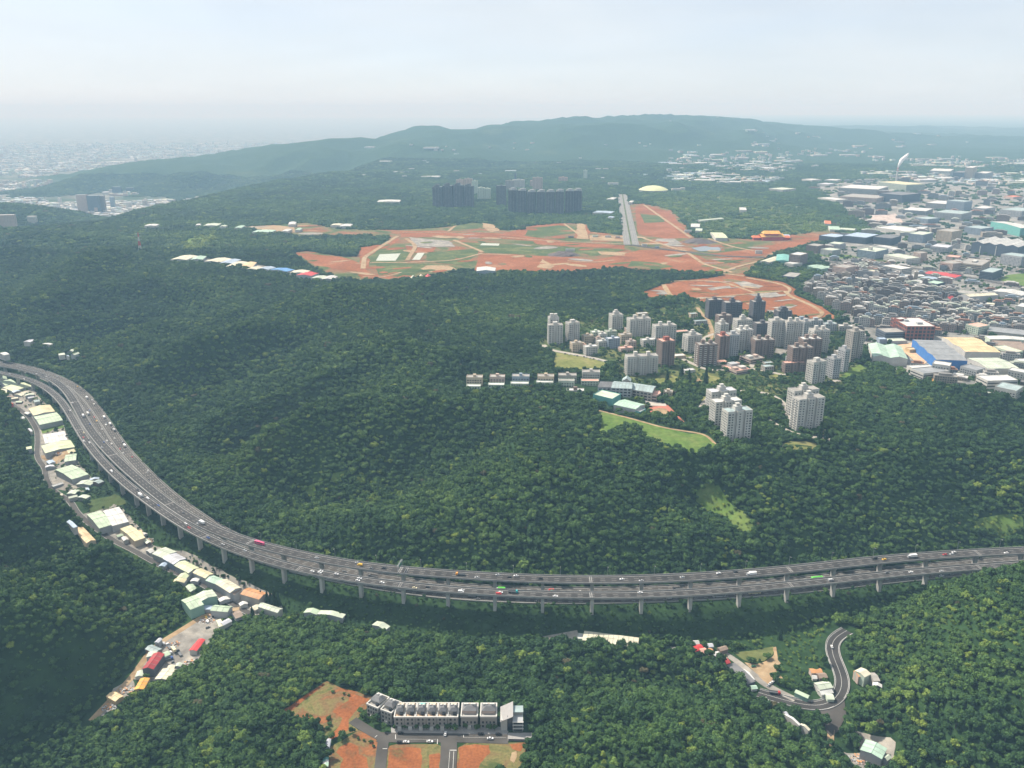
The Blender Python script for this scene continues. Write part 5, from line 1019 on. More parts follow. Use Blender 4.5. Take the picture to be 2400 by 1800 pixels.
# ------------------------------------------------------------------ town and factories on the right
TOWN = wp([(1875,668),(1945,625),(1900,590),(1960,560),(2050,535),(1990,500),(1960,470),(1900,440),(2000,420),(2200,410),(2420,440),(2420,950),(2330,925),(2230,905),(2150,892),(2050,850),(2010,800),(1990,762),(1930,715)], PL)
patch('town_ground', None, None, S_TOWN, 0.3, 60, clear=False, world=TOWN); SPARSE.append((TOWN, 0.09))
PARK = [wp(KT([(560,1370),(900,1380),(1000,1360),(1100,1560),(500,1560)]), PL)]
def FB(k, px, h, wl2, rf, lb, z=PL, **kw):
    kw.setdefault('group', 'factories and halls beside the town'); return building(kw.pop('name', 'factory_building'), lb, kw.pop('cat', 'factory'), squared(wp(k(px), z + h)) if len(px) == 4 else wp(k(px), z + h), z, h, wl2, rf, **kw)
g = dict(kind='gable')
I_ = [
 (KT,[(595,1248),(645,1140),(875,1145),(1078,1305)],13,'white','mint','mint roofed hall with two wavy ridges beside the forest',dict(kind='gable',axis=1,ridges=2,rise=3)),
 (KT,[(1065,1085),(1355,1098),(1622,1302),(1295,1298)],16,'blue','grime','blue walled factory with rough grey roof',dict(kind='gable',axis=1,rise=2,ridges=3)),
 (KT,[(1370,1060),(1705,1068),(1962,1215),(1602,1215)],14,'white','tan','tan stepped-roof factory right of the blue factory',dict(kind='gable',axis=1,rise=2,ridges=2)),
 (KT,[(1612,1277),(1950,1275),(2152,1385),(1852,1387)],11,'white','pale','pale green roofed factory in front of the tan roofs',dict(kind='gable',axis=1,rise=2,ridges=1)),
 (KT,[(890,868),(1132,855),(1257,945),(968,965)],24,'brick','white','big brick red office block with white roof',dict(win='grid',fl=6,bay=6,ww=4,wh=4,rooms=((0.6,0.3,9,7,3,'grey'),(0.3,0.6,7,6,3,'grey')))),
 (KT,[(885,868),(935,850),(975,870),(925,890)],27,'brick','white','brick red stair wing left of the brick office block',dict(win='grid',fl=6)),
 (KT,[(705,975),(880,962),(972,1010),(762,1022)],13,'slate','concrete','dark glass office with white frame below the brick block',dict(win='band',fl=4)),
 (KT,[(700,1068),(760,1062),(782,1085),(705,1092)],8,'blue_grey','bluegrey','small dark blue box building by the mint hall',{}),
 (KT,[(782,1080),(930,1072),(1012,1102),(800,1108)],5,'grey','pale','low grey canopy between dark office and mint hall',{}),
 (KT,[(1055,1392),(1280,1365),(1462,1420),(1150,1442)],13,'white','grime','pale office block with ribbon windows at the forest edge',dict(win='band',fl=4)),
 (KT,[(1250,1340),(1290,1310),(1478,1332),(1430,1362)],19,'white','white','upper white box of the pale office block',dict(win='grid')),
 (KT,[(1010,1362),(1240,1345),(1260,1375),(1050,1392)],9,'white','white','long flat white roof in front of the mint hall',{}),
 (KT,[(1560,1372),(1622,1340),(1842,1395),(1702,1402)],12,'grey','grime','grey factory office in front of the blue walls',dict(win='grid')),
 (KT,[(1745,1462),(2010,1455),(2168,1510),(1812,1522)],14,'white','white','white office with dark ribbon windows near the right edge',dict(win='band',fl=4.5)),
 (KT,[(1935,1562),(1962,1545),(2230,1560),(2110,1642)],13,'white','grey','grey-roofed white building at the right edge by the forest',dict(win='grid')),
 (KT,[(1670,1630),(1730,1610),(1880,1640),(1810,1665)],9,'white','pale','low white building at the forest edge, lowest in the town',dict(win='grid')),
 (KT,[(1948,1162),(1985,1125),(2148,1210),(2112,1250)],12,'cream','cream','cream striped office beside the tan factory',dict(win='band',fl=3.5)),
 (KT,[(1800,1050),(2230,1060),(2230,1092),(1872,1088)],10,'cream','white','long white roof at the right edge above the brown roofs',dict(kind='gable',axis=0,rise=1.5)),
 (KT,[(1892,1102),(2230,1102),(2230,1200),(2002,1202)],9,'brown','brown','broad brown roof at the right edge',{}),
 (KT,[(1650,932),(1700,905),(1862,940),(1722,965)],14,'cream','pink','cream block with pink roof left of the brown roofs',dict(win='grid')),
 (KT,[(1760,1000),(1900,960),(2230,985),(2230,1040),(1850,1045)][:4],8,'stone','grime','wide grey-brown roof behind the long white roof',{}),
 (KT,[(2040,1397),(2090,1383),(2230,1400),(2230,1445)],12,'white','white','white block with yellow-white trim at the right edge',dict(win='grid')),
 (KT,[(2150,1290),(2212,1280),(2240,1310),(2180,1330)],12,'white','white','small white block right of the pale green factory',dict(win='grid')),
 (KT,[(1602,625),(1880,590),(1907,615),(1622,657)],15,'grey','cream','long grey-walled hall with cream roof above the old town',dict(kind='gable',axis=1,rise=2)),
 (KT,[(1475,612),(1560,570),(1702,590),(1692,612)],13,'cream','concrete','pale office block behind the cream roofed hall',dict(win='band')),
 (KT,[(1770,720),(1850,712),(1955,705),(1880,728)],7,'stone','cream','low cream awning below the long grey hall',{}),
 (KT,[(1900,580),(1960,550),(2230,600),(2230,645)],10,'grey','white','long white shed at the right edge beside the highway',dict(kind='gable',axis=1,rise=2)),
 (KT,[(1870,590),(1910,580),(1950,600),(1910,608)],8,'grey','white','small white shed left of the long white shed',{}),
 (KT,[(2130,740),(2190,705),(2240,715),(2230,760)],14,'white','white','white hall at the right edge of the old town',{}),
 (KT,[(1185,402),(1210,370),(1535,425),(1522,452)],7,'grey','red','long bright red roof beside the white school-like block',dict(kind='gable',axis=1,rise=2)),
 (KT,[(750,322),(850,305),(1032,345),(950,362)],18,'white','white','white five-storey block above the old town',dict(win='band',fl=3.6)),
 (KT,[(800,207),(900,190),(1092,235),(1002,265)],15,'white','pale','white office block with red base line',dict(win='grid',fl=4)),
 (KT,[(490,157),(620,125),(792,150),(682,182)],20,'blue_grey','pale','grey-blue factory with stair tower',dict(win='grid',rooms=((0.3,0.5,10,8,8,'white'),))),
 (KT,[(115,147),(200,135),(292,150),(232,172)],15,'grey','pale','grey factory at the left of the industrial belt',dict(win='grid')),
 (KT,[(230,90),(300,84),(342,100),(290,112)],12,'grey','pale','small grey factory behind the left grey factory',dict(win='grid')),
 (KT,[(705,112),(760,104),(962,160),(900,170)],10,'grey','white','white long roof between the grey-blue factory and offices',dict(kind='gable',axis=1,rise=1.5)),
 (KT,[(1680,78),(1870,25),(2230,70),(2230,145)],30,'slate','white','vast dark hall under a white ribbed roof with columns',dict(kind='gable',axis=1,rise=5,ridges=4)),
 (KR,[(2040,735),(2060,725),(2230,790),(2230,815)],26,'teal','white','teal walled hall with white roof edge behind the vast hall',dict(kind='gable',axis=1,rise=3)),
 (KT,[(1530,292),(1640,250),(1882,262),(1762,322)],17,'beige','concrete','beige factory with window bands behind the red roof',dict(win='band',fl=4,rooms=((0.5,0.5,30,8,3,'white'),))),
 (KT,[(1390,287),(1440,255),(1542,290),(1482,312)],18,'pinkish','concrete','pinkish block left of the beige factory',dict(win='grid')),
 (KT,[(1400,225),(1440,210),(1560,222),(1540,240)],8,'pinkish','pink','low pinkish roof behind the beige factory',{}),
 (KT,[(1760,372),(1850,352),(2042,348),(1850,402)],18,'slate','grey','dark walled factory right of the beige factory',dict(win='band')),
 (KT,[(2000,202),(2080,180),(2230,212),(2230,245)],26,'grey','grey','grey office slab at the right edge',dict(win='grid')),
 (KT,[(1150,442),(1200,430),(1342,455),(1302,472)],9,'green','bluegrey','blue-green roofed shed below the red roof',dict(kind='gable',axis=1,rise=1.5)),
 (KT,[(1010,482),(1092,460),(1192,490),(1122,512)],9,'grey','white','white twin shed below the white five-storey block',dict(kind='gable',axis=1,rise=1.5,ridges=2)),
 (KT,[(1197,492),(1280,475),(1367,490),(1332,522)],15,'slate','mint','green-roofed block beside the white twin shed',dict(win='grid',fl=5)),
 (KT,[(940,417),(1150,405),(1162,427),(960,437)],8,'grey','white','long white roof right of the white block',dict(kind='gable',axis=1,rise=1.2)),
 (KT,[(600,367),(680,360),(772,410),(700,422)],7,'cream','cream','cream yard roof left of the white block',{}),
 (KT,[(250,330),(330,300),(440,330),(380,350)],28,'pinkish','concrete','pinkish-brown apartment block above the old town',dict(win='grid')),
 (KT,[(1395,660),(1430,640),(1482,655),(1450,670)],9,'white','red','red roofed house in the old town',dict(kind='gable',axis=1,rise=3)),
 (KT,[(0,320),(60,300),(130,330),(70,350)],8,'green','mint','mint green yard roof left of the old town',dict(kind='gable',axis=1,rise=1)),
 (KR,[(700,957),(740,940),(802,950),(767,967)],30,'brown','white','dark red-brown block with white top beside the earth site',dict(win='grid',fl=4)),
 (KR,[(675,1012),(720,1000),(760,1012),(720,1025)],12,'white','white','white annex at the foot of the dark red-brown block',dict(win='grid')),
 (KR,[(520,1002),(590,965),(632,975),(570,1017)],9,'white','cream','cream long shed left of the red-brown block',dict(kind='gable',axis=1,rise=2)),
 (KR,[(572,1002),(640,957),(702,960),(692,997)],11,'teal','teal','teal roofed shed next to the red-brown block',dict(kind='gable',axis=1,rise=2)),
 (KR,[(630,1098),(700,1075),(790,1080),(720,1105)],8,'slate','concrete','flat school roof in the trees below the red-brown block',dict(win='band')),
 (KR,[(825,1040),(870,1020),(952,1040),(900,1055)],8,'green','mint','mint roofed shed right of the red-brown block',dict(kind='gable',axis=1,rise=1.5,ridges=2)),
 (KR,[(910,837),(960,815),(1042,835),(1002,852)],15,'slate','bluegrey','dark blue factory, left of the dark group',dict(win='band')),
 (KR,[(1045,837),(1130,810),(1252,830),(1202,852)],19,'slate','bluegrey','dark blue factory, centre of the dark group',dict(win='band')),
 (KR,[(1250,842),(1300,825),(1392,835),(1372,862)],20,'slate','slate','dark blue factory, right of the dark group',dict(win='band')),
 (KR,[(805,897),(850,885),(912,895),(882,907)],20,'brown','concrete','brown block at the left of the factory belt',dict(win='grid')),
 (KR,[(945,885),(980,875),(1050,882),(1020,895)],16,'grey','pale','grey block behind the left grey factory',dict(win='grid')),
 (KR,[(1290,777),(1360,768),(1512,790),(1472,827)],9,'white','white','huge bright white flat roof',{}),
 (KR,[(1500,785),(1540,777),(1580,782),(1560,795)],9,'white','white','small white roof right of the huge white roof',{}),
 (KR,[(1020,522),(1090,505),(1302,515),(1292,542)],26,'white','white','white plant block in front of the chimney',dict(win='band')),
 (KR,[(1030,577),(1100,565),(1292,575),(1282,602)],18,'pinkish','concrete','long pinkish plant block in front of the white one',dict(win='grid')),
 (KR,[(1310,562),(1400,545),(1482,560),(1452,582)],30,'slate','slate','tall dark plant block below the chimney',dict(win='band')),
 (KR,[(1310,482),(1400,478),(1482,497),(1490,522)],28,'cream','yellow','cream incinerator hall at the chimney foot',dict(win='band')),
 (KR,[(880,590),(960,585),(1040,600),(1010,608)],9,'white','white','white low roof left of the pinkish plant block',{}),
 (KR,[(590,530),(640,520),(695,530),(660,545)],12,'white','pale','white farm-like block in the scrub',dict(win='grid')),
 (KR,[(800,470),(830,462),(867,472),(845,480)],10,'white','white','white shed on the wood edge, left one',{}),
 (KR,[(920,475),(960,468),(1022,472),(1000,480)],10,'white','white','white shed on the wood edge, right one',{}),
 (KR,[(880,500),(920,492),(975,497),(950,506)],10,'white','lavender','pale shed below the white wood-edge sheds',{}),
 (KR,[(1600,622),(1640,605),(1742,615),(1722,637)],20,'white','white','white ribbon-windowed office among the grey belt',dict(win='band')),
 (KR,[(1730,607),(1760,600),(1852,610),(1842,622)],36,'blue_grey','grey','tall grey-blue office block in the grey belt',dict(win='grid')),
 (KR,[(1650,682),(1700,665),(1842,680),(1832,702)],22,'grey','grey','broad grey office in front of the tall grey-blue block',dict(win='grid')),
 (KR,[(1440,667),(1470,650),(1602,660),(1592,682)],14,'grey','white','grey block beside the coloured car park',dict(win='band')),
 (KR,[(1470,822),(1540,805),(1592,815),(1582,837)],24,'blue_grey','pale','blue grey block right of the huge white roof',dict(win='grid')),
 (KR,[(1670,802),(1710,785),(1782,800),(1762,817)],30,'beige','concrete','beige tower block in the grey belt',dict(win='grid')),
 (KR,[(1520,720),(1580,710),(1640,720),(1600,735)],14,'blue_grey','grey','small blue grey block by the car park',dict(win='grid')),
 (KR,[(1900,655),(1940,640),(2000,650),(1980,665)],18,'grey','white','grey block with white roof at the upper right',dict(win='grid')),
 (KR,[(2100,665),(2150,645),(2240,660),(2230,690)],22,'grey','grey','grey block at the upper right edge',dict(win='grid')),
 (KR,[(1590,415),(1640,400),(1752,405),(1742,418)],22,'white','white','white hospital slab at the far wood edge',dict(win='band')),
 (KR,[(1840,395),(1860,384),(1898,386),(1892,398)],60,'beige','white','tall beige tower far at the upper right',dict(win='grid')),
 (KR,[(1760,425),(1790,415),(1842,418),(1832,430)],34,'slate','slate','dark block left of the tall beige tower',dict(win='grid')),
 (KR,[(1910,430),(1940,418),(1992,422),(1980,435)],26,'grey','white','grey block right of the tall beige tower',dict(win='grid')),
 (KR,[(2110,580),(2140,572),(2175,580),(2150,590)],8,'pinkish','redorange','orange roofed house at the upper right',{}),
 (KR,[(1600,905),(1650,890),(1752,900),(1720,915)],16,'grey','lavender','long grey block below the beige tower block',dict(win='grid')),
 (KR,[(1860,780),(1900,765),(1980,780),(1950,800)],20,'blue_grey','grey','blue grey block below the broad grey office',dict(win='grid')),
 (KR,[(1510,945),(1540,935),(1568,945),(1550,955)],24,'pinkish','concrete','slim pinkish block beside the white office',dict(win='grid')),
]
for k, px, h, wl2, rf, lb, kw in I_: FB(k, px, h, wl2, rf, lb, **kw)
# columns of the vast hall
for x in (1740, 1905, 2075):
    a = PZ(*KT([(x, 240)])[0], PL); mb = MB(); mb.tube((0, 0, -2), (0, 0, 31), 0.9, 0.9, 8); tag(mb.build('column', WHITE, None, (a[0], a[1], PL)), f'{ {1740:"left",1905:"middle",2075:"right"}[x] } white column in front of the vast dark hall', 'column', 'columns of the vast hall')
# round orange tent
x, y = PZ(*KT([(1293, 1535)])[0], PL); mb = MB(); n = 12
for r_, h_ in ((9, 0), (9, 4), (5, 6.5), (0.1, 7.5)):
    for i in range(n): mb.v.append((math.cos(i / n * 6.283) * r_, math.sin(i / n * 6.283) * r_ * 0.8, h_))
for a in range(3):
    for i in range(n): j = (i + 1) % n; mb.f.append((a * n + i, a * n + j, a * n + n + j, a * n + n + i)); mb.m.append(0)
tag(mb.build('marquee', RF['orange'], None, (x, y, PL)), 'orange yellow marquee in front of the pale office block', 'marquee'); CLEAR_DISCS.append((x, y, 14))
patch('car_park', KR([(1200,702),(1380,690),(1452,770),(1252,762)]), PL, soil('car_park_ground', [(0.35, (0.25, 0.24, 0.23)), (0.5, (0.45, 0.36, 0.32)), (0.62, (0.5, 0.46, 0.43)), (0.72, (0.48, 0.16, 0.12))], 0.06), 0.8, 40)
track('road', KR([(1130,650),(1180,720),(1250,810)]), PL, 14, ASPH2, 0.8, 20, 3)
track('highway', KT([(0,255),(250,290),(560,340),(760,380)]) , PL, 10, ASPH2, 0.8, 20, 3)
track('highway', KT([(1000,345),(1500,430),(1850,490),(2230,560)]), PL, 26, ASPH2, 0.9, 20, 3, lines=[(-6, 0.6, True), (6, 0.6, True)], edge=0.9)
patch('meadow', KT([(1940,470),(2040,420),(2230,400),(2230,540)]), PL, S_LAWN, 0.9, 30); patch('meadow', KT([(450,260),(700,290),(830,320),(980,290),(800,250),(560,215)]), PL, S_GRN, 0.8, 30)
patch('meadow', KT([(0,215),(120,225),(330,250),(560,250),(400,215),(120,190)]), PL, S_LAWN, 0.8, 30)
patch('site_yard', KT([(880,1150),(1070,1120),(1260,1290),(1180,1350),(1090,1330),(1060,1300)]), PL, mat('orange_yard', (0.55, 0.36, 0.22), 0.9, 0.15, 0.1), 0.8, 12)
x, y = PZ(*KT([(1045, 1215)])[0], PL); building('stack_of_formwork', 'ochre stack of formwork in the yard beside the mint hall', 'stack', rect(x, y, 16, 12, 0.2), PL, 5, 'tan', 'tan')
CLEAR.append(wp(KT([(870,1140),(1400,1060),(1700,1060),(2150,1380),(1250,1400),(1000,1370)]), PL))
# ------------------------------------------------------------------ old town: rows of small blocks
TP_ = wp([(1885,690),(1950,640),(2010,615),(2060,625),(2110,640),(2160,655),(2250,690),(2330,730),(2420,765),(2420,800),(2330,790),(2250,780),(2190,775),(2110,750),(2080,775),(2030,770),(2000,745),(1950,722)], PL)
for k_, c_ in dict(t_ash=(0.34, 0.33, 0.31), t_sand=(0.32, 0.27, 0.21), t_rose=(0.30, 0.23, 0.20), t_grey=(0.23, 0.235, 0.24), t_brown=(0.17, 0.135, 0.12), t_white=(0.44, 0.43, 0.41)).items(): W[k_] = wallm(k_, c_, 0.12)
for k_, c_ in dict(t_cement=(0.24, 0.23, 0.215), t_pale=(0.37, 0.40, 0.34), t_white=(0.47, 0.46, 0.44), t_dark=(0.15, 0.15, 0.15), t_rust=(0.27, 0.15, 0.10), t_blue=(0.22, 0.27, 0.32)).items(): RF[k_] = roofm(k_, c_, 0.2)
tv = [('t_white', 't_cement', 'white walled', 'cement'), ('t_ash', 't_pale', 'ash walled', 'pale green'), ('t_sand', 't_cement', 'sand walled', 'cement'), ('t_grey', 't_dark', 'grey walled', 'dark'), ('t_rose', 't_cement', 'rose tiled', 'cement'), ('t_white', 't_pale', 'white walled', 'pale green'), ('t_brown', 't_dark', 'brown tiled', 'dark'), ('t_sand', 't_white', 'sand walled', 'white'), ('t_grey', 't_rust', 'grey walled', 'rusty'), ('t_ash', 't_blue', 'ash walled', 'blue-grey'), ('t_rose', 't_white', 'rose tiled', 'white'), ('t_brown', 't_cement', 'brown tiled', 'cement')]
TOWN_MESH = {}
def town_house(x, y, a, w, d, h, vi, where):
    key = (vi, round(w), round(d), round(h / 3.2)); wl2, rf, wn_, rn = tv[vi]
    if key not in TOWN_MESH:
        w, d, h = key[1], key[2], key[3] * 3.2; q = rect(0, 0, w, d, 0); m1 = MB(); m1.box(-w / 2, w / 2, -d / 2, d / 2, -4, h + 0.8, top=None); m1.f.pop(); m1.m.pop()
        m2 = MB(); m2.quad(*[(*p, h) for p in q]); m2.box(-w * 0.3, w * 0.25, -d * 0.1, d * 0.38, h, h + 2.9)
        if vi % 3 == 1: m2.box(-w * 0.42, w * 0.42, -d * 0.45, -d * 0.15, h + 2.2, h + 2.5, bottom=True)
        m3 = MB(); window_parts(m3, q, 0, h, 'grid', 3.2, 3.2); m4 = MB(); m4.tube((w * 0.3, d * 0.3, h), (w * 0.3, d * 0.3, h + 2.2), 0.9, 0.9, 7)
        TOWN_MESH[key] = (m1.mesh('wall', W[wl2]), m2.mesh('roof', RF[rf]), m3.mesh('window_grid', GLASS_L), m4.mesh('water_tank', STEEL), h)
    M_ = TOWN_MESH[key]; e = empty('town_block' if 'factories' not in where else 'factory_block', (x, y, PL), a)
    hw = 'tall' if M_[4] > 17 else 'mid-height' if M_[4] > 12 else 'low'
    tag(e, f'{hw} {wn_} {"town block" if "factories" not in where else "factory block"} with {rn} roof {where}', 'block', 'blocks of the old town' if 'old town' in where or 'lining' in where else 'lesser blocks among the factories')
    link('wall', M_[0], e); link('roof', M_[1], e); tag(link('window_grid', M_[2], e), kind='stuff'); link('water_tank', M_[3], e); CLEAR_DISCS.append((x, y, max(w, d) * 0.6))
footp = [np.array(c) for c in CLEAR[-160:]]
tr = random.Random(5); cnt = 0; a0 = -0.42; ca, sa = math.cos(a0), math.sin(a0); mn = TP_.min(0); mx_ = TP_.max(0); cc = TP_.mean(0)
rows = np.arange(-700, 700, 19.5); TODO = []
for ri, yy in enumerate(rows):
    xx = -900.0 + tr.uniform(0, 8)
    while xx < 900:
        w = tr.choice((8, 10, 12, 14, 18, 24, 30)); d = tr.choice((10, 12, 13)); px, py = cc[0] + (xx + w / 2) * ca - yy * sa, cc[1] + (xx + w / 2) * sa + yy * ca
        xx += w + (tr.uniform(0.3, 1.5) if tr.random() < 0.72 else tr.uniform(5, 11))
        X_, Y_ = np.array([px]), np.array([py])
        if not inside1(px, py, TP_) or any(inside1(px, py, f) for f in footp) or tr.random() < 0.06: continue
        u, v, dp = PX(px, py, PL)
        if u > 2440: continue
        edge = u < 2010 and v > 0.42 * (u - 1885) + 672
        h = tr.choice((6.4, 9.6, 12.8, 12.8, 16, 16, 22.4)) if not edge else tr.choice((16, 19.2, 19.2))
        if u > 2200: h = min(h, 12.8)
        vi = tr.randrange(len(tv)) if not edge else tr.choice((0, 7, 0, 4))
        where = 'lining the red earth site' if edge else 'in the left old town' if u < 2080 else 'in mid old town' if u < 2220 else 'in the right old town'
        TODO.append((dp, px, py, a0 + tr.choice((0, 0, math.pi)) + tr.uniform(-0.07, 0.07), w, d, h, vi, where)); cnt += 1
TODO.sort(key=lambda q: q[0]); rest = MB(); rmats = []
for wl2, rf, _, _ in tv: rmats += [W[wl2], RF[rf]]
for i, q in enumerate(TODO):
    if i < 300: town_house(*q[1:]); continue
    rest.prism([tuple(p) for p in rect(q[1], q[2], q[4], q[5], q[3])], PL - 3, PL + q[6], 2 * q[7], 2 * q[7] + 1); rest.prism([tuple(p) for p in rect(q[1], q[2], q[4] * 0.4, q[5] * 0.4, q[3])], PL + q[6] - 0.1, PL + q[6] + 2.6, 2 * q[7], 2 * q[7] + 1)
if rest.f: tag(rest.build('old_town_mass', rmats), 'densely packed far rows of old town blocks', 'town', kind='stuff')
print('TOWN', cnt)
footp = [np.array(c) for c in CLEAR]; fcen = np.array([f.mean(0) for f in footp]); fr = random.Random(17); made = []
for i in range(2600):
    if len(made) >= 150: break
    u, v = fr.uniform(1905, 2420), 405 + 520 * fr.random() ** 1.25
    px, py = PZ(u, v, PL); X_, Y_ = np.array([px]), np.array([py]); far_ = v < 560
    if not inside1(px, py, TOWN) or inside1(px, py, TP_) or any(inside1(px, py, f) for f in footp): continue
    w, d = (fr.choice((24, 30, 40, 55)), fr.choice((18, 24, 30))) if far_ else (fr.choice((14, 18, 24, 30)), fr.choice((12, 15, 18)))
    if any(math.hypot(px - a, py - b) < (w + c) * 0.55 for a, b, c in made) or (np.hypot(fcen[:, 0] - px, fcen[:, 1] - py) < w * 0.7).any(): continue
    made.append((px, py, w)); town_house(px, py, a0 + fr.choice((0, 0.1, -0.15)), w, d, fr.choice((6.4, 9.6, 12.8, 19.2)) if far_ else fr.choice((6.4, 9.6, 12.8)), fr.randrange(len(tv)), 'among the far factories' if far_ else 'among the near factories')
print('FILL', len(made))
CLEAR.append(TP_)
# ------------------------------------------------------------------ middle distance: shrouded towers, dome, chimney
def FT(u, v, wpx, hpx, d, wl2, rf, lb, win='grid', rooms=None, **k):
    return tower(u, v, wpx, hpx, d, -0.12, wl2, rf, lb, win, rooms, name=k.pop('name', 'tower_block'), notch=True, fl=4, bay=5, **k)
n_ = ['first', 'second', 'third', 'fourth', 'fifth', 'sixth', 'seventh', 'eighth']
for i, (u, h) in enumerate(((1026, 47), (1050, 50), (1075, 51), (1099, 49))): FT(u, 486, 24, h, 30, 'netting', 'grey', f'{n_[i]} from the left of the four dark netted towers, left group', 'band', ((0.5, 0.5, 14, 12, 9), (0.2, 0.5, 8, 8, 5)))
for i, (u, v, h) in enumerate(((1202, 497, 50), (1224, 499, 51), (1246, 500, 49), (1268, 501, 50), (1290, 502, 51), (1312, 502, 52), (1335, 500, 51), (1354, 498, 50))): FT(u, v, 22, h, 36, 'netting', 'grey', f'{n_[i]} from the left of the eight dark netted towers, right group', 'band', ((0.5, 0.5, 14, 14, 8, 'grey'), (0.25, 0.3, 9, 9, 5, 'white'), (0.8, 0.7, 8, 8, 6, 'grey')))
for (u, v, w, h, wl2, rf, lb) in ((1175, 482, 24, 46, 'netting', 'grey', 'netted tower standing alone left of the right group'), (1128, 468, 18, 27, 'cream', 'white', 'cream mid-rise between the two netted groups, left'), (1142, 468, 16, 25, 'cream', 'white', 'cream mid-rise between the two netted groups, right'), (1078, 450, 18, 28, 'pinkish', 'concrete', 'pale pinkish tower behind the left netted group'), (1098, 452, 20, 32, 'pinkish', 'concrete', 'tall pale tower behind the left netted group'), (1113, 455, 14, 30, 'cream', 'concrete', 'slim cream tower behind the left netted group'), (1215, 440, 30, 18, 'white', 'white', 'white block behind the right netted group'), (1250, 438, 16, 14, 'pinkish', 'pink', 'pink topped block behind the right netted group'), (1208, 428, 5, 20, 'slate', 'slate', 'slender dark tower far behind the right netted group'), (1195, 446, 22, 22, 'stone', 'concrete', 'grey-beige block behind the right netted group'), (1260, 445, 24, 28, 'pinkish', 'concrete', 'rose tower rising behind the right netted group'), (1320, 425, 22, 9, 'pinkish', 'pink', 'low pinkish block right behind the netted towers'), (1372, 418, 10, 18, 'cream', 'white', 'pale sculpted temple tower beyond the netted towers')):
    FT(u, v, w, h, 22, wl2, rf, lb)
# yellow-green dome
x, y = PZ(1536, 452, PL); D = 66; e = empty('arena', (x, y + D * 0.9, PL)); tag(e, 'round arena with a shallow yellow-green dome', 'arena')
mb = MB(); n = 40
for r_, h_ in ((D, -3), (D, 10)):
    for i in range(n): mb.v.append((math.cos(i / n * 6.283) * r_, math.sin(i / n * 6.283) * r_, h_))
for i in range(n): j = (i + 1) % n; mb.f.append((i, j, n + j, n + i)); mb.m.append(0)
mb.build('wall', W['white'], e)
mb = MB(); rg = [(D + 3, 9.5), (D * 0.9, 15), (D * 0.7, 21), (D * 0.45, 25.5), (D * 0.2, 27.6), (0.1, 28)]
for r_, h_ in rg:
    for i in range(n): mb.v.append((math.cos(i / n * 6.283) * r_, math.sin(i / n * 6.283) * r_, h_))
for a in range(len(rg) - 1):
    for i in range(n): j = (i + 1) % n; mb.f.append((a * n + i, a * n + j, a * n + n + j, a * n + n + i)); mb.m.append(0)
mb.build('dome', mat('dome_sheet', (0.58, 0.60, 0.34), 0.5, 0.06, 0.05), e, smooth=True)
for i in range(24):
    mb = MB(); t = i / 24 * 6.283; mb.box(-1.2, 1.2, -1, 1, -3, 10); mb.build('buttress', W['grey'], e, (math.cos(t) * (D + 0.6), math.sin(t) * (D + 0.6), 0), t)
for (u, v, w, lb) in ((1585, 447, 22, 'low white hall right of the arena'), (1600, 445, 10, 'small white shed at the right of the arena hall'), (1437, 433, 26, 'orange-white low hall beyond the arena road')):
    xx, yy = PZ(u, v, PL); building('hall', lb, 'hall', rect(xx, yy, w * 2, 20, 0), PL, 10, 'white', 'white')
# chimney and steam
x, y = PZ(2100, 428, PL); mb = MB(); mb.tube((0, 0, -5), (0, 0, 78), 5.0, 3.6, 14)
ch = empty('chimney', (x, y, PL)); tag(ch, 'tall pale chimney of the incinerator plant giving off steam', 'chimney'); mb.build('shaft', W['white'], ch)
for zz in (62, 72): mb = MB(); mb.tube((0, 0, zz), (0, 0, zz + 4), 4.25 - (zz - 62) * 0.016, 4.2 - (zz - 62) * 0.016, 14); mb.build('warning_band', W['red'], ch)
sm = mat('steam_white', (0.82, 0.83, 0.85), 1.0, 0.05, 0.2, spec=0.0)
bm = bmesh.new(); prv = None; sr = random.Random(3)
bmv = MB(); rings = [(0, 78, 2.5), (2, 86, 4), (5, 95, 6), (9, 104, 7.5), (13, 113, 9), (20, 122, 10), (28, 131, 8.5), (36, 139, 7), (42, 147, 4), (45, 152, 0.3)]; n = 12
for cx_, cz_, r_ in rings:
    for i in range(n): t = i / n * 6.283; j = sr.uniform(0.75, 1.25); bmv.v.append((cx_ + math.cos(t) * r_ * j, math.sin(t) * r_ * j, cz_ + math.cos(t) * -r_ * 0.35))
for a in range(len(rings) - 1):
    for i in range(n): j = (i + 1) % n; bmv.f.append((a * n + i, a * n + j, a * n + n + j, a * n + n + i)); bmv.m.append(0)
bmv.f.append(tuple(range(n))[::-1]); bmv.m.append(0); bmv.f.append(tuple(range((len(rings) - 1) * n, len(rings) * n))); bmv.m.append(0)
tag(bmv.build('steam', sm, None, (x, y, PL), smooth=True), 'white steam plume leaning right above the chimney', 'steam', kind='stuff')
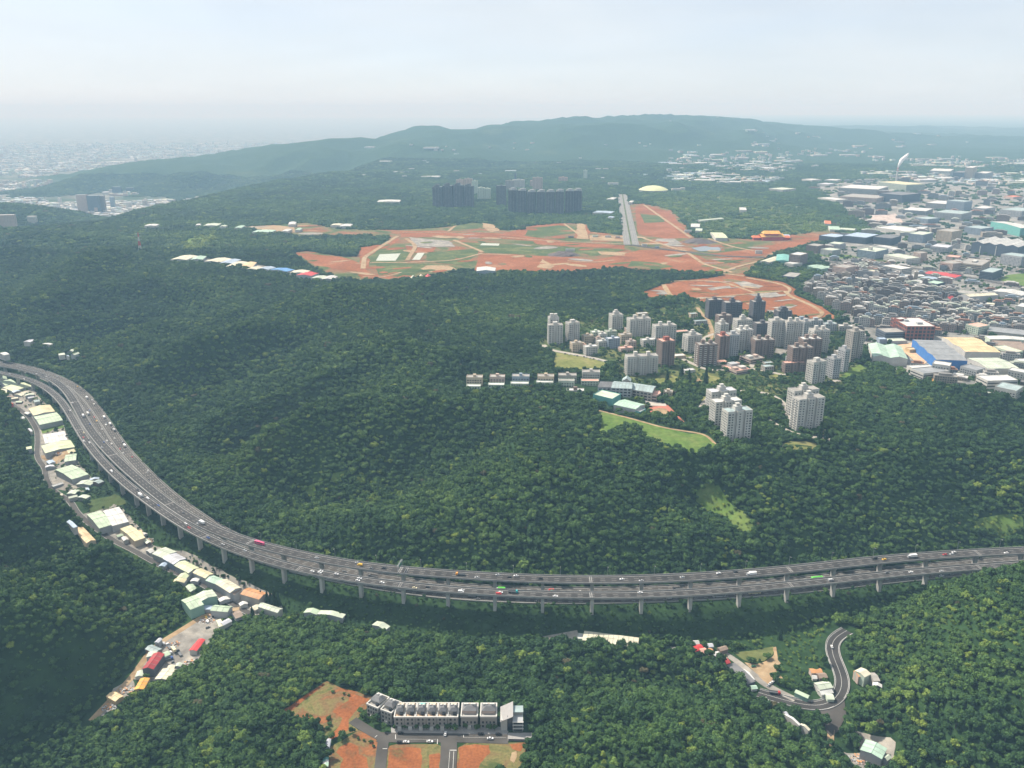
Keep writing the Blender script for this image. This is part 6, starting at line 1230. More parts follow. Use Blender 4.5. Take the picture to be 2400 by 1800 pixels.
# row of warehouses on the left plateau edge
WR = [([(1120,985),(1180,963),(1252,965),(1222,1000)],'cream','first cream warehouse, left end of the ridge row'),([(1240,990),(1260,970),(1327,970),(1322,992)],'mint','mint warehouse second in the ridge row'),([(1340,1000),(1400,978),(1492,985),(1422,1012)],'cream','cream warehouse third in the ridge row'),([(1425,1012),(1480,990),(1562,990),(1502,1017)],'bluegrey','grey-blue warehouse fourth in the ridge row'),([(1475,1032),(1520,1005),(1592,1005),(1545,1042)],'cream','large cream warehouse fifth in the ridge row'),([(1550,1042),(1595,1008),(1662,1010),(1640,1037)],'tan','tan warehouse sixth in the ridge row'),([(1590,1052),(1640,1037),(1692,1040),(1672,1057)],'cream','small cream warehouse below the tan one'),([(1680,1047),(1720,1035),(1772,1040),(1742,1060)],'bluegrey','pale blue warehouse left of the bright blue one'),([(1760,1052),(1800,1042),(1892,1055),(1862,1074)],'blue','bright blue warehouse in the ridge row'),([(1885,1077),(1900,1060),(2002,1062),(1992,1080)],'cream','cream warehouse behind the red roof'),([(1935,1087),(1960,1072),(2057,1075),(2022,1102)],'red','bright red warehouse in the ridge row'),([(2025,1107),(2050,1095),(2122,1100),(2102,1120)],'pale','pale warehouse right of the red one'),([(2095,1117),(2110,1095),(2182,1100),(2162,1120)],'white','white warehouse at the right end of the ridge row')]
for px, c, lb in WR: shed(KL(px), PL, 9, 'grey', c, lb, name='warehouse', cat='warehouse', group='warehouses along the ridge', rise=2.2, axis=1)
patch('yard', KL([(1100,1010),(1200,985),(1480,1000),(1700,1040),(1960,1090),(2212,1120),(2212,1135),(1900,1100),(1600,1060),(1350,1020)]), PL, S_GREY, 0.6, 14)
for px, c, lb in (([(945,772),(950,760),(1020,763),(1018,772)],'white','white long shed far left on the wood edge'),([(1330,770),(1335,756),(1422,758),(1420,772)],'pale','pale long shed in the line before the sand lots'),([(1270,768),(1272,760),(1300,760),(1300,768)],'white','tiny white shed left of the pale long shed'),([(1430,776),(1432,768),(1466,770),(1465,777)],'pale','small pale shed right of the pale long shed'),([(1650,812),(1655,795),(1775,802),(1770,815)],'mint','mint roofed sheds on the sand lots'),([(1535,785),(1540,768),(1575,772),(1570,788)],'mint','small mint shed at the sand lots left end'),([(1838,808),(1842,790),(1880,795),(1872,810)],'white','white shed beside the mint sheds'),([(1868,765),(1875,745),(1912,748),(1922,762)],'white','bright white shed above the sand lots'),([(1920,800),(1925,786),(1950,788),(1948,802)],'mint','second small mint shed on the sand lots'),([(2150,768),(2155,756),(2212,760),(2210,770)],'cream','cream shed at the edge of the red earth'),([(235,612),(240,604),(382,604),(380,614)],'white','KMw')):
    if lb == 'KMw': shed(KM([(235,616),(240,604),(382,604),(380,616)]), PL, 8, 'white', 'white', 'white greenhouse-like shed in the dark woods left of the netted towers', rise=1.5, axis=1); continue
    shed(KL(px), PL, 8, 'white', c, lb, name='shed', rise=1.5, axis=1)
for px, c, lb in (([(0,775),(0,758),(65,762),(65,775)],'white','white shed with pale wall at the wood edge above the red earth'),([(1730,600),(1735,585),(1775,590),(1770,602)],'white','white shed left of the boulevard head'),([(1640,685),(1645,672),(1760,680),(1755,692)],'bluegrey','blue roofed site sheds left of the boulevard'),([(1730,718),(1732,710),(1765,712),(1765,720)],'bluegrey','small blue roofed shed beside the boulevard'),([(1865,620),(1870,608),(1890,610),(1888,622)],'white','tiny white shed right of the boulevard head')):
    shed(KM(px), PL, 7, 'white', c, lb, rise=1.2, axis=1)
# lattice pylon on the left slope
x, y, z = PT(329, 588); e = empty('power_pylon', (x, y, z)); tag(e, 'red and white lattice power pylon on the left wooded slope', 'pylon')
for k, (z0, z1, m) in enumerate(((0, 14, W['white']), (14, 26, W['red']), (26, 38, W['white']), (38, 50, W['red']))):
    mb = MB(); r0, r1 = 5 * (1 - z0 / 56), 5 * (1 - z1 / 56)
    for i in range(4):
        a, b = math.pi / 4 + i * math.pi / 2, math.pi / 4 + (i + 1) * math.pi / 2; p0, p1, q0, q1 = [(math.cos(t) * r, math.sin(t) * r, zz) for t, r, zz in ((a, r0, z0), (a, r1, z1), (b, r0, z0), (b, r1, z1))]
        for s, t in ((p0, p1), (p0, q1), (q0, p1), (p1, q1)): mb.tube(s, t, 0.35, 0.35, 4, cap=False)
    mb.build('lattice_section', m, e)
for zz in (32, 40, 47): mb = MB(); mb.tube((-9, 0, zz), (9, 0, zz), 0.4, 0.4, 4); mb.build('cross_arm', W['white'], e)
CLEAR_DISCS.append((x, y, 12))
# ------------------------------------------------------------------ far city in the basin, and tall blocks one can tell apart
def city(name, label, region, n, seed, zf, hl, mats):
    r = np.random.default_rng(seed); mb = MB(); k = 0; out = 0
    xs, ys = region(r, n * 2)
    for x, y in zip(xs, ys):
        if k >= n: break
        g = H(x, y)
        if not zf(x, y, g): continue
        w, d = r.uniform(12, 34), r.uniform(10, 28); h = hl(r); 
        if r.uniform() < 0.2: w, d, h = r.uniform(45, 130), r.uniform(30, 70), r.uniform(6, 11)
        a = r.uniform(-0.3, 0.3); q = rect(x, y, w, d, a); m = int(r.choice(len(mats) // 2, p=None)); mb.prism([tuple(p) for p in q], g - 3, g + h, 2 * m, 2 * m + 1); k += 1
    return tag(mb.build(name, mats), label, 'city', kind='stuff')
def basin(r, n):
    y = 3700 * (15000 / 3700) ** r.uniform(0, 1, n); e = plateau_left_edge(y) - 100; lo = -0.78 * y; x = lo + (e - lo) * r.uniform(0, 1, n); return x, y
cm = [W['white'], RF['white'], W['stone'], RF['concrete'], W['pinkish'], RF['pale'], W['grey'], RF['grey'], W['cream'], RF['bluegrey'], W['white'], RF['lavender']]
dens = lambda x, y: float(fbm(np.array(x), np.array(y), 900, 3, 77)) > -0.28 or y < 5200
city('distant_city', 'hazy low-lying city spreading across the basin to the horizon', basin, 10500, 4, lambda x, y, g: g < 40 and dens(x, y), lambda r: float(r.choice([9, 12, 15, 18, 24, 40], p=[.24, .27, .22, .15, .09, .03])), cm)
def fars(r, n):
    u = r.uniform(1560, 2420, n); v = 330 + 105 * r.beta(1.6, 1.2, n); p = np.array([PZ(a, b, PL + 10) for a, b in zip(u, v)]); return p[:, 0], p[:, 1]
city('distant_settlement', 'scattered pale houses among far woods at the upper right', fars, 900, 9, lambda x, y, g: y > 4300 and float(fbm(np.array(x), np.array(y), 600, 3, 55)) > 0.12, lambda r: float(r.choice([6, 9, 12, 16])), cm)
def hillh(r, n):
    u = r.uniform(850, 1700, n); v = r.uniform(335, 425, n); p = np.array([PT(a, b)[:2] for a, b in zip(u[:90], v[:90])]); return p[:, 0], p[:, 1]
city('hill_hamlet', 'few tiny white houses dotting the hazy far ridge', hillh, 45, 12, lambda x, y, g: y > 4600, lambda r: 8.0, cm)
for (u, v, w, h, wl2, lb) in ((196, 508, 22, 48, 'pinkish', 'tall pinkish slab at the city edge, left of the dark slab'), (222, 508, 24, 46, 'slate', 'tall dark slab at the city edge, centre'), (240, 506, 14, 44, 'brown', 'tall dark slab at the city edge, right'), (274, 464, 18, 24, 'slate', 'dark tower block farther into the city'), (305, 462, 16, 20, 'slate', 'second dark tower block farther into the city'), (264, 494, 8, 30, 'blue_grey', 'slim blue grey tower right of the dark slabs')):
    x, y = PZ(u, v, 10); s = math.hypot(y, 560) / FPX * 1.02; building('city_tower', lb, 'tower block', rect(x, y + 15, w * s, 26, 0.1), 10, h * s, wl2, 'grey', win='band', fl=5, group='tower blocks at the basin edge', clear=False)
for (u, v, w, h, lb) in ((18, 535, 34, 30, 'pinkish block with white roof at the left picture edge'), (74, 522, 18, 14, 'small white building on the left wooded hill')):
    x, y, z = PT(u, v); s = math.hypot(y, 400) / FPX; building('hill_block', lb, 'building', rect(x, y + 10, w * s, 22, 0.15), z, h * s, 'pinkish' if u < 40 else 'white', 'white', win='grid', fl=5)
# ------------------------------------------------------------------ vehicles
PAINTS = {k: mat('car_paint_' + k, c, 0.3, 0.02, 1.0, spec=0.5) for k, c in dict(white=(0.75, 0.75, 0.75), silver=(0.42, 0.43, 0.44), black=(0.02, 0.02, 0.022), grey=(0.14, 0.145, 0.15), red=(0.45, 0.03, 0.03), yellow=(0.75, 0.45, 0.03), blue=(0.05, 0.10, 0.30), orange=(0.72, 0.30, 0.04), green=(0.12, 0.55, 0.06), pink=(0.72, 0.12, 0.24), teal=(0.04, 0.33, 0.34), cream=(0.65, 0.58, 0.38), darkgreen=(0.03, 0.13, 0.07)).items()}
TYRE = mat('tyre_rubber', (0.015, 0.015, 0.015), 0.9, 0.1, 1.0); CGL = mat('car_glass', (0.02, 0.025, 0.03), 0.1, 0.1, 1.0, spec=0.6)
def loft(mb, secs, m):
    k = len(mb.v)
    for (x, w, z0, z1) in secs: mb.v += [(x, -w, z0), (x, w, z0), (x, w, z1), (x, -w, z1)]
    for i in range(len(secs) - 1):
        a = k + 4 * i; b = a + 4
        for f in ((a, b, b + 1, a + 1), (a + 1, b + 1, b + 2, a + 2), (a + 2, b + 2, b + 3, a + 3), (a + 3, b + 3, b, a)): mb.f.append(f); mb.m.append(m)
    mb.f.append((k, k + 1, k + 2, k + 3)); mb.m.append(m); e = k + 4 * (len(secs) - 1); mb.f.append((e + 3, e + 2, e + 1, e)); mb.m.append(m)
def wheels(mb, xs, w, r):
    for x in xs:
        for s in (-1, 1): mb.tube((x, s * (w - 0.22), r), (x, s * w, r), r, r, 10)
VM = {}
def vparts(kind, c):
    if (kind, c) in VM: return VM[(kind, c)]
    p = PAINTS[c]; out = []
    if kind == 'car':
        a = MB(); loft(a, [(-2.25, .78, .45, .85), (-2.1, .88, .3, .98), (-1.2, .9, .28, 1.0), (1.0, .9, .28, .98), (2.0, .86, .3, .85), (2.28, .74, .4, .72)], 0); out.append(('body', a, p))
        a = MB(); loft(a, [(-1.75, .76, .95, 1.0), (-1.15, .70, .95, 1.38), (0.2, .70, .95, 1.42), (1.05, .78, .92, .98)], 0); out.append(('window_band', a, CGL))
        a = MB(); a.box(-1.1, 0.25, -.68, .68, 1.385, 1.46); out.append(('roof', a, p)); a = MB(); wheels(a, (-1.4, 1.4), .91, .33); out.append(('wheels', a, TYRE))
    elif kind == 'van':
        a = MB(); loft(a, [(-2.6, .95, .4, 1.95), (1.3, .97, .35, 2.0), (2.0, .95, .35, 1.25), (2.6, .85, .4, 1.0)], 0); out.append(('body', a, p)); a = MB(); a.box(-2.4, 1.2, -.985, .985, 1.2, 1.7); out.append(('window_band', a, CGL)); a = MB(); wheels(a, (-1.7, 1.8), .99, .36); out.append(('wheels', a, TYRE))
    elif kind == 'bus':
        a = MB(); loft(a, [(-6, 1.2, .45, 3.2), (5.6, 1.25, .4, 3.3), (6.0, 1.15, .5, 3.0)], 0); out.append(('body', a, p)); a = MB(); a.box(-5.7, 5.6, -1.27, 1.27, 1.7, 2.7); out.append(('window_band', a, CGL)); a = MB(); a.box(-4.5, 3.5, -.8, .8, 3.25, 3.5); out.append(('roof_unit', a, p)); a = MB(); wheels(a, (-3.6, 3.9), 1.27, .5); out.append(('wheels', a, TYRE))
    elif kind == 'truck':
        a = MB(); a.box(-5.2, 2.1, -1.25, 1.25, 1.05, 3.6, bottom=True); out.append(('cargo_box', a, p)); a = MB(); loft(a, [(2.4, 1.2, .6, 2.7), (3.8, 1.2, .5, 2.6), (4.3, 1.15, .5, 1.8), (4.45, 1.1, .6, 1.5)], 0); out.append(('cab', a, PAINTS['white'] if c != 'white' else PAINTS['silver'])); a = MB(); a.box(3.0, 4.32, -1.22, 1.22, 1.75, 2.35); out.append(('cab_window', a, CGL)); a = MB(); a.box(-5.1, 4.2, -.5, .5, .6, 1.05, bottom=True); out.append(('chassis', a, TYRE)); a = MB(); wheels(a, (-3.9, -2.8, 3.3), 1.2, .5); out.append(('wheels', a, TYRE))
    elif kind == 'flatbed':
        a = MB(); a.box(-5.2, 2.1, -1.25, 1.25, 1.0, 1.25, bottom=True); a.box(-5.2, 2.1, -1.25, -1.15, 1.25, 2.0); a.box(-5.2, 2.1, 1.15, 1.25, 1.25, 2.0); out.append(('flatbed', a, PAINTS['grey'])); a = MB(); loft(a, [(2.3, 1.2, .6, 2.6), (3.8, 1.2, .5, 2.5), (4.4, 1.1, .6, 1.6)], 0); out.append(('cab', a, p)); a = MB(); a.box(-5.1, 4.2, -.5, .5, .6, 1.0, bottom=True); out.append(('chassis', a, TYRE)); a = MB(); wheels(a, (-3.9, -2.8, 3.3), 1.2, .5); out.append(('wheels', a, TYRE))
    VM[(kind, c)] = [(n, a.mesh(n, m)) for n, a, m in out]; return VM[(kind, c)]
def vehicle(kind, c, loc, rz, label, group):
    e = empty({'car': 'car', 'van': 'van', 'bus': 'bus', 'truck': 'box_truck', 'flatbed': 'flatbed_truck'}[kind], loc, rz); tag(e, label, kind if kind != 'flatbed' else 'truck', group)
    for n, me in vparts(kind, c): link(n, me, e)
    return e
KW = {'car': 'car', 'van': 'van', 'bus': 'coach', 'truck': 'box truck', 'flatbed': 'flatbed truck'}
LINES = {'F': (F_LINE, 'front viaduct', 0.02), 'R': (R_LINE, 'rear viaduct', 0.02), 'G': (G_LINE, 'ground-level freeway', 0.02)}
OCC = []
def where_u(u):
    for lim, t in ((110, 'at the far left bend'), (230, 'in the left bend'), (330, 'below the left bend'), (480, 'on the descent to the pink coach'), (680, 'near the pink coach'), (900, 'before the sign gantry'), (1130, 'past the sign gantry'), (1400, 'on the middle stretch'), (1700, 'right of the middle expansion joint'), (1990, 'near the green coach'), (2500, 'on the right stretch')):
        if u < lim: return t
def on_road(rd, u, off, kind, c, lab=None, s=None):
    ln, nm, dz = LINES[rd]; L = arclen(ln); lp = LPX[rd]
    s = L[int(np.argmin(abs(lp[:, 0] - u)))] if s is None else s
    p, a = at_arc(ln, s, L); ln2 = {'car': 5, 'van': 6, 'bus': 13, 'truck': 11, 'flatbed': 11}[kind]
    for (r_, s2, o2, l2) in OCC:
        if r_ == rd and abs(o2 - off) < 2.4 and abs(s2 - s) < (ln2 + l2) / 2 + 1.5: return None
    OCC.append((rd, s, off, ln2)); x, y = p[0] + math.sin(a) * off, p[1] - math.cos(a) * off
    uu = PX(x, y, p[2])[0]; fwd = rd == 'R' or (rd == 'G' and off < 0)
    half = '' if rd != 'G' else (' rear lanes' if off < 0 else ' front lanes')
    return vehicle(kind, c, (x, y, p[2] + dz), a + (math.pi if fwd else 0), lab or f'{c} {KW[kind]} on the {nm}{half} {where_u(uu)}', f'vehicles on the {nm}')
LPX = {k: line_px(v[0]) for k, v in LINES.items()}
for rd, u, off, kind, c, lb in (
 ('R', 604, -1.5, 'bus', 'pink', 'bright pink coach on the rear viaduct'), ('G', 1928, -6, 'bus', 'green', 'bright green coach on the ground-level freeway beneath the rear viaduct'), ('G', 1169, -6, 'truck', 'green', 'box truck with a green body on the ground-level freeway'), ('F', 1202, -1.5, 'flatbed', 'teal', 'teal flatbed truck on the front viaduct'),
 ('R', 1759, 3.4, 'truck', 'white', 'long white truck on the rear viaduct left of the green coach'), ('R', 2136, 0, 'truck', 'white', 'white box truck on the rear viaduct near the yellow line'), ('G', 1671, 10, 'bus', 'silver', 'dark-windowed silver coach in the front lanes below the front viaduct'), ('G', 1762, 8.4, 'bus', 'cream', 'cream coach in the front lanes below the front viaduct'), ('G', 1557, 8.4, 'van', 'white', 'white van in the front lanes below the front viaduct'), ('G', 1763, -2.6, 'car', 'yellow', 'yellow car on the ground-level freeway left of the green coach'),
 ('R', 843, 0, 'van', 'yellow', 'yellow van on the rear viaduct left of the gantry'), ('R', 1077, 0, 'flatbed', 'orange', 'orange works truck on the rear viaduct past the gantry'), ('R', 2076, 0, 'car', 'yellow', 'yellow car on the rear viaduct behind the white box truck'), ('R', 2212, 0, 'car', 'red', 'red car on the rear viaduct right of the white box truck'), ('R', 2238, -3.4, 'car', 'white', 'white car at the right end of the rear viaduct'), ('R', 1692, -3.4, 'car', 'white', 'white car ahead of the long white truck'), ('R', 1458, 0, 'car', 'white', 'white car on the rear viaduct past the middle joint'), ('R', 1504, 3.4, 'car', 'silver', 'silver car on the rear viaduct past the middle joint'), ('R', 1214, -3.4, 'car', 'white', 'white car on the rear viaduct left of the middle joint'), ('R', 1270, 0, 'car', 'black', 'black car on the rear viaduct left of the middle joint'), ('R', 1190, 0, 'car', 'black', 'black car on the rear viaduct behind the white car'), ('R', 471, 0, 'truck', 'white', 'white box truck on the rear viaduct before the pink coach'), ('R', 739, 0, 'car', 'silver', 'silver car on the rear viaduct after the pink coach'),
 ('F', 748, -3, 'car', 'white', 'white car on the front viaduct, left of a close pair'), ('F', 752, 0, 'car', 'white', 'white car on the front viaduct, right of a close pair'), ('F', 834, -2, 'car', 'white', 'white car on the front viaduct left of the gantry pier'), ('F', 847, 2, 'car', 'white', 'second white car on the front viaduct left of the gantry pier'), ('F', 898, 0, 'car', 'white', 'lone white car on the front viaduct below the gantry'), ('F', 1086, 0, 'car', 'silver', 'silver car on the front viaduct right of the gantry'), ('F', 1176, 0, 'car', 'white', 'white car on the front viaduct behind the teal truck'), ('F', 443, 0, 'car', 'red', 'red car on the front viaduct'), ('F', 432, -3, 'car', 'white', 'white car beside the red car on the front viaduct'), ('F', 490, 0, 'car', 'blue', 'blue car on the front viaduct'), ('F', 565, -3, 'car', 'silver', 'silver car on the front viaduct below the pink coach'), ('F', 343, -2, 'van', 'white', 'white van on the front viaduct below the bend'), ('F', 330, 1, 'truck', 'white', 'white truck on the front viaduct below the bend'), ('F', 197, 1, 'car', 'red', 'red car on the front viaduct in the left bend'), ('F', 205, -2, 'car', 'white', 'white car just below the red car in the bend'), ('F', 262, 1, 'van', 'white', 'white van, upper of two on the front viaduct'), ('F', 266, 1, 'van', 'white', 'white van, lower of two on the front viaduct'),
 ('G', 1300, -6, 'flatbed', 'darkgreen', 'dark green flatbed truck on the ground-level freeway'), ('G', 1590, -6, 'flatbed', 'black', 'dark flatbed truck on the ground-level freeway under the rear viaduct'), ('G', 2208, 8, 'bus', 'silver', 'silver coach on the front lanes at the right end'), ('G', 2225, 5, 'van', 'white', 'white van beside the silver coach at the right end'), ('G', 1355, -6, 'car', 'white', 'white car on the ground-level freeway at the middle joint'), ('G', 1117, 8, 'flatbed', 'black', 'dark flatbed truck emerging below the front viaduct'), ('G', 870, -6, 'flatbed', 'grey', 'grey flatbed truck under the gantry'),
 ('G', 194, -6, 'truck', 'white', 'white box truck in the rear lanes at the left bend, upper'), ('G', 228, -9, 'truck', 'white', 'white box truck in the rear lanes at the left bend, lower'), ('G', 240, -11, 'truck', 'white', 'white box truck close to the forest in the left bend'), ('G', 248, -11, 'truck', 'silver', 'silver box truck close to the forest below the bend'), ('R', 193, -1, 'truck', 'white', 'white box truck on the rear viaduct in the left bend'), ('G', 220, 8, 'truck', 'white', 'white box truck in the front lanes beside the rear viaduct'), ('G', 274, -10, 'truck', 'white', 'white box truck near the forest below the bend')):
    on_road(rd, u, off, kind, c, lb)
vr = random.Random(21); CW = ['white'] * 5 + ['silver'] * 3 + ['black'] * 4 + ['grey'] * 3 + ['red', 'blue', 'cream', 'yellow']
for rd, n, offs, (a, b) in (('G', 44, (-11.2, -8.4, -5.4, -2.6, 2.6, 5.4, 8.4), (0.07, 0.42)), ('G', 22, (-8.4, -5.4, -2.6, 5.4, 8.4, 11.2), (0.42, 0.99)), ('R', 22, (-3.4, 0, 3.4), (0.05, 0.98)), ('F', 24, (-3.0, 0, 3.0), (0.05, 0.98))):
    Lt = arclen(LINES[rd][0])[-1]
    for i in range(n): on_road(rd, None, vr.choice(offs), vr.choice(('car',) * 7 + ('van',)), vr.choice(CW), None, Lt * vr.uniform(a, b))
# parked and local cars
def parked(pt, z, a, kind, c, lb, grp): vehicle(kind, c, (*pt, z), a, lb, grp)
for x, y, c, a, lb in ((1070,507,'black',0,'black car parked under the villa street trees, leftmost'), (1403,512,'white',1.5,'white car parked between villa street trees'), (1665,512,'black',0,'black car parked in front of the wide villas'), (1795,514,'black',0,'black car parked near the modern house'), (1065,575,'black',0,'black car on the lower kerb of the villa street'), (1112,573,'white',0,'white car on the lower kerb behind the black one'), (1288,570,'white',0,'white car parked alone on the lower kerb'), (1735,547,'white',0,'white car driving past the wide villas')):
    p = PZ(*K3([(x, y)])[0], VZ); parked(p, VZ + 0.45, a, 'car', c, lb, 'cars in the villa street')
for i, (x, y) in enumerate(((1215,577),(1258,585),(1305,592),(1340,598),(1410,608),(1430,612),(1472,622),(1510,630),(1560,640),(1580,646),(1625,655),(1645,660))):
    p = PZ(*KA([(x, y)])[0], PL); parked(p, PL + 0.5, 1.2, 'car', ('black', 'white', 'white', 'black', 'black', 'white', 'white', 'black', 'white', 'white', 'white', 'silver')[i], f'{("black","white","white","black","black","white","white","black","white","white","white","silver")[i]} car parked along the playing field', 'cars along the playing field')
for i, (x, y, c) in enumerate(((760,420,'darkgreen'),(905,575,'white'),(920,565,'white'),(935,545,'black'),(955,535,'white'),(890,590,'silver'))):
    q = K6([(x, y)])[0]; p = PZ(*q, 107); parked(p, H(*p) + 0.45, 0.8 if i else 0.2, 'car', c, f'{c.replace("darkgreen","dark green")} car on the tan dirt lot' + (' standing alone' if i == 0 else ' in the lower corner'), 'cars on the dirt lot')
p = PZ(*K6([(1435, 250)])[0], 113); parked(p, H(*p) + 0.6, 1.45, 'car', 'white', 'white car climbing the winding road', None); p = PZ(*K6([(945, 655)])[0], 108); parked(p, H(*p) + 0.6, -0.2, 'flatbed', 'red', 'red flatbed truck at the road fork', None)
for i in range(34):
    x, y = vr.choice(((1100, 1400), (1160, 1370), (1090, 1340), (1400, 1120), (1380, 1130), (1480, 1080), (1520, 1060), (1450, 1190), (1180, 1410), (1040, 1370), (1300, 1480), (1110, 1480))); x += vr.uniform(-45, 45); y += vr.uniform(-28, 28)
    p = PZ(*K2([(x, y)])[0], 104); k = vr.choice(('flatbed', 'flatbed', 'car', 'car', 'truck', 'van')); c = vr.choice(('white', 'grey', 'silver', 'blue', 'black', 'cream', 'yellow'))
    if any(math.hypot(p[0] - a, p[1] - b) < 7 for a, b in OCC2) if i else False: continue
    OCC2 = (OCC2 if i else []) + [p]; parked(p, H(*p) + 0.3, vr.choice((0.6, 2.2)) + vr.uniform(-0.1, 0.1), k, c, f'{c} {KW[k]} parked in the crowded scrap yard', 'vehicles in the scrap yard')
# sign gantry over the rear viaduct
L = arclen(R_LINE); s = L[int(np.argmin(abs(LPX['R'][:, 0] - 938)))]; p, a = at_arc(R_LINE, s, L)
e = empty('sign_gantry', tuple(p), a); tag(e, 'steel sign gantry with a dark green board over the rear viaduct', 'gantry')
for yy in (-6.6, 6.6): mb = MB(); mb.tube((0, yy, -0.5), (0, yy, 8.5), 0.25, 0.2, 8); mb.build('post', STEEL, e)
mb = MB()
for zz in (7.2, 8.5): 
    for xx in (-0.6, 0.6): mb.tube((xx, -6.8, zz), (xx, 6.8, zz), 0.12, 0.12, 5)
for k in range(9): y_ = -6.8 + k * 1.7; mb.tube((-0.6, y_, 7.2), (-0.6, min(6.8, y_ + 1.7), 8.5), 0.08, 0.08, 4); mb.tube((0.6, y_, 8.5), (0.6, min(6.8, y_ + 1.7), 7.2), 0.08, 0.08, 4)
mb.build('truss', STEEL, e); mb = MB(); mb.box(0.7, 0.85, -4.5, 3.5, 5.4, 8.2, bottom=True); mb.build('sign_board', mat('sign_green', (0.02, 0.14, 0.09), 0.5, 0.05, 1), e)
# heaps of scrap
for i, (k, x, y, z, r_) in enumerate(((K2, 1420, 1130, 104, 8), (K2, 1500, 1075, 104.5, 7), (K2, 1120, 1330, 104, 7), (K2, 1290, 1500, 103.5, 7), (K6, 1650, 1190, 106, 7), (K6, 1800, 1235, 106, 8), (K1, 620, 1200, 114, 8), (K2, 940, 440, 109, 7), (K7, 1230, 900, 102, 7), (K7, 1060, 1080, 101, 6))):
    p = PZ(*k([(x, y)])[0], z); mb = MB(); rk = random.Random(i)
    for j in range(60):
        t = rk.uniform(0, 6.283); d = r_ * math.sqrt(rk.random()); q = rect(math.cos(t) * d, math.sin(t) * d * 0.8, rk.uniform(.5, 2.2), rk.uniform(.5, 1.6), rk.uniform(0, 3)); mb.prism([tuple(v_) for v_ in q], -1, 0.3 + rk.random() * 1.4 * (1.2 - d / r_), rk.randrange(4))
    tag(mb.build('scrap_heap', [W['white'], W['grey'], W['brown'], RF['rust']], None, (*p, H(*p))), ['pale scrap heap in the crowded yard centre', 'scrap heap at the road fork shed', 'scrap heap by the pale lane', 'scrap heap at the foot of the middle hill', 'pale scrap heap left of the large mint shed', 'scrap heap in front of the large mint shed', 'scrap heap on the tan yard', 'scrap heap between the roadside sheds', 'scrap heap beside the orange shed', 'white rubble heap on the lower lane'][i], 'scrap heap', kind='stuff'); CLEAR_DISCS.append((*p, r_ + 3))
# ------------------------------------------------------------------ trees
def leaf_mat(name, cols, use_attr=True):
    m = bpy.data.materials.new(name); m.use_nodes = True; nt = m.node_tree; N = nt.nodes; L = nt.links
    b = N['Principled BSDF']; b.inputs['Roughness'].default_value = 0.7; b.inputs['Specular IOR Level'].default_value = 0.12
    at = N.new('ShaderNodeAttribute'); at.attribute_type = 'INSTANCER'; at.attribute_name = 'tint'
    cr = N.new('ShaderNodeValToRGB'); cr.color_ramp.interpolation = 'LINEAR'
    while len(cr.color_ramp.elements) < len(cols): cr.color_ramp.elements.new(0.5)
    for e, (p, c) in zip(cr.color_ramp.elements, cols): e.position = p; e.color = (*c, 1)
    L.new(at.outputs['Fac'], cr.inputs['Fac'])
    geo = N.new('ShaderNodeNewGeometry'); nz = N.new('ShaderNodeTexNoise'); nz.inputs['Scale'].default_value = 0.55; nz.inputs['Detail'].default_value = 3
    L.new(geo.outputs['Position'], nz.inputs['Vector'])
    mr = N.new('ShaderNodeMapRange'); mr.inputs['From Min'].default_value = 0.3; mr.inputs['From Max'].default_value = 0.7; mr.inputs['To Min'].default_value = 0.72; mr.inputs['To Max'].default_value = 1.28
    L.new(nz.outputs['Fac'], mr.inputs['Value'])
    mx = N.new('ShaderNodeMix'); mx.data_type = 'RGBA'; mx.blend_type = 'MULTIPLY'; mx.inputs['Factor'].default_value = 1
    L.new(cr.outputs['Color'], mx.inputs[6]); L.new(mr.outputs['Result'], mx.inputs[7]); L.new(mx.outputs[2], b.inputs['Base Color'])
    MATS[name] = m; return m
LEAF = leaf_mat('foliage', [(0.0, (0.018, 0.046, 0.018)), (0.25, (0.036, 0.080, 0.026)), (0.45, (0.062, 0.120, 0.031)), (0.62, (0.095, 0.160, 0.036)), (0.78, (0.130, 0.195, 0.040)), (0.93, (0.18, 0.235, 0.040)), (1.0, (0.095, 0.088, 0.045))])
BARK = mat('bark', (0.10, 0.075, 0.055), 0.9, 0.2, 0.8)
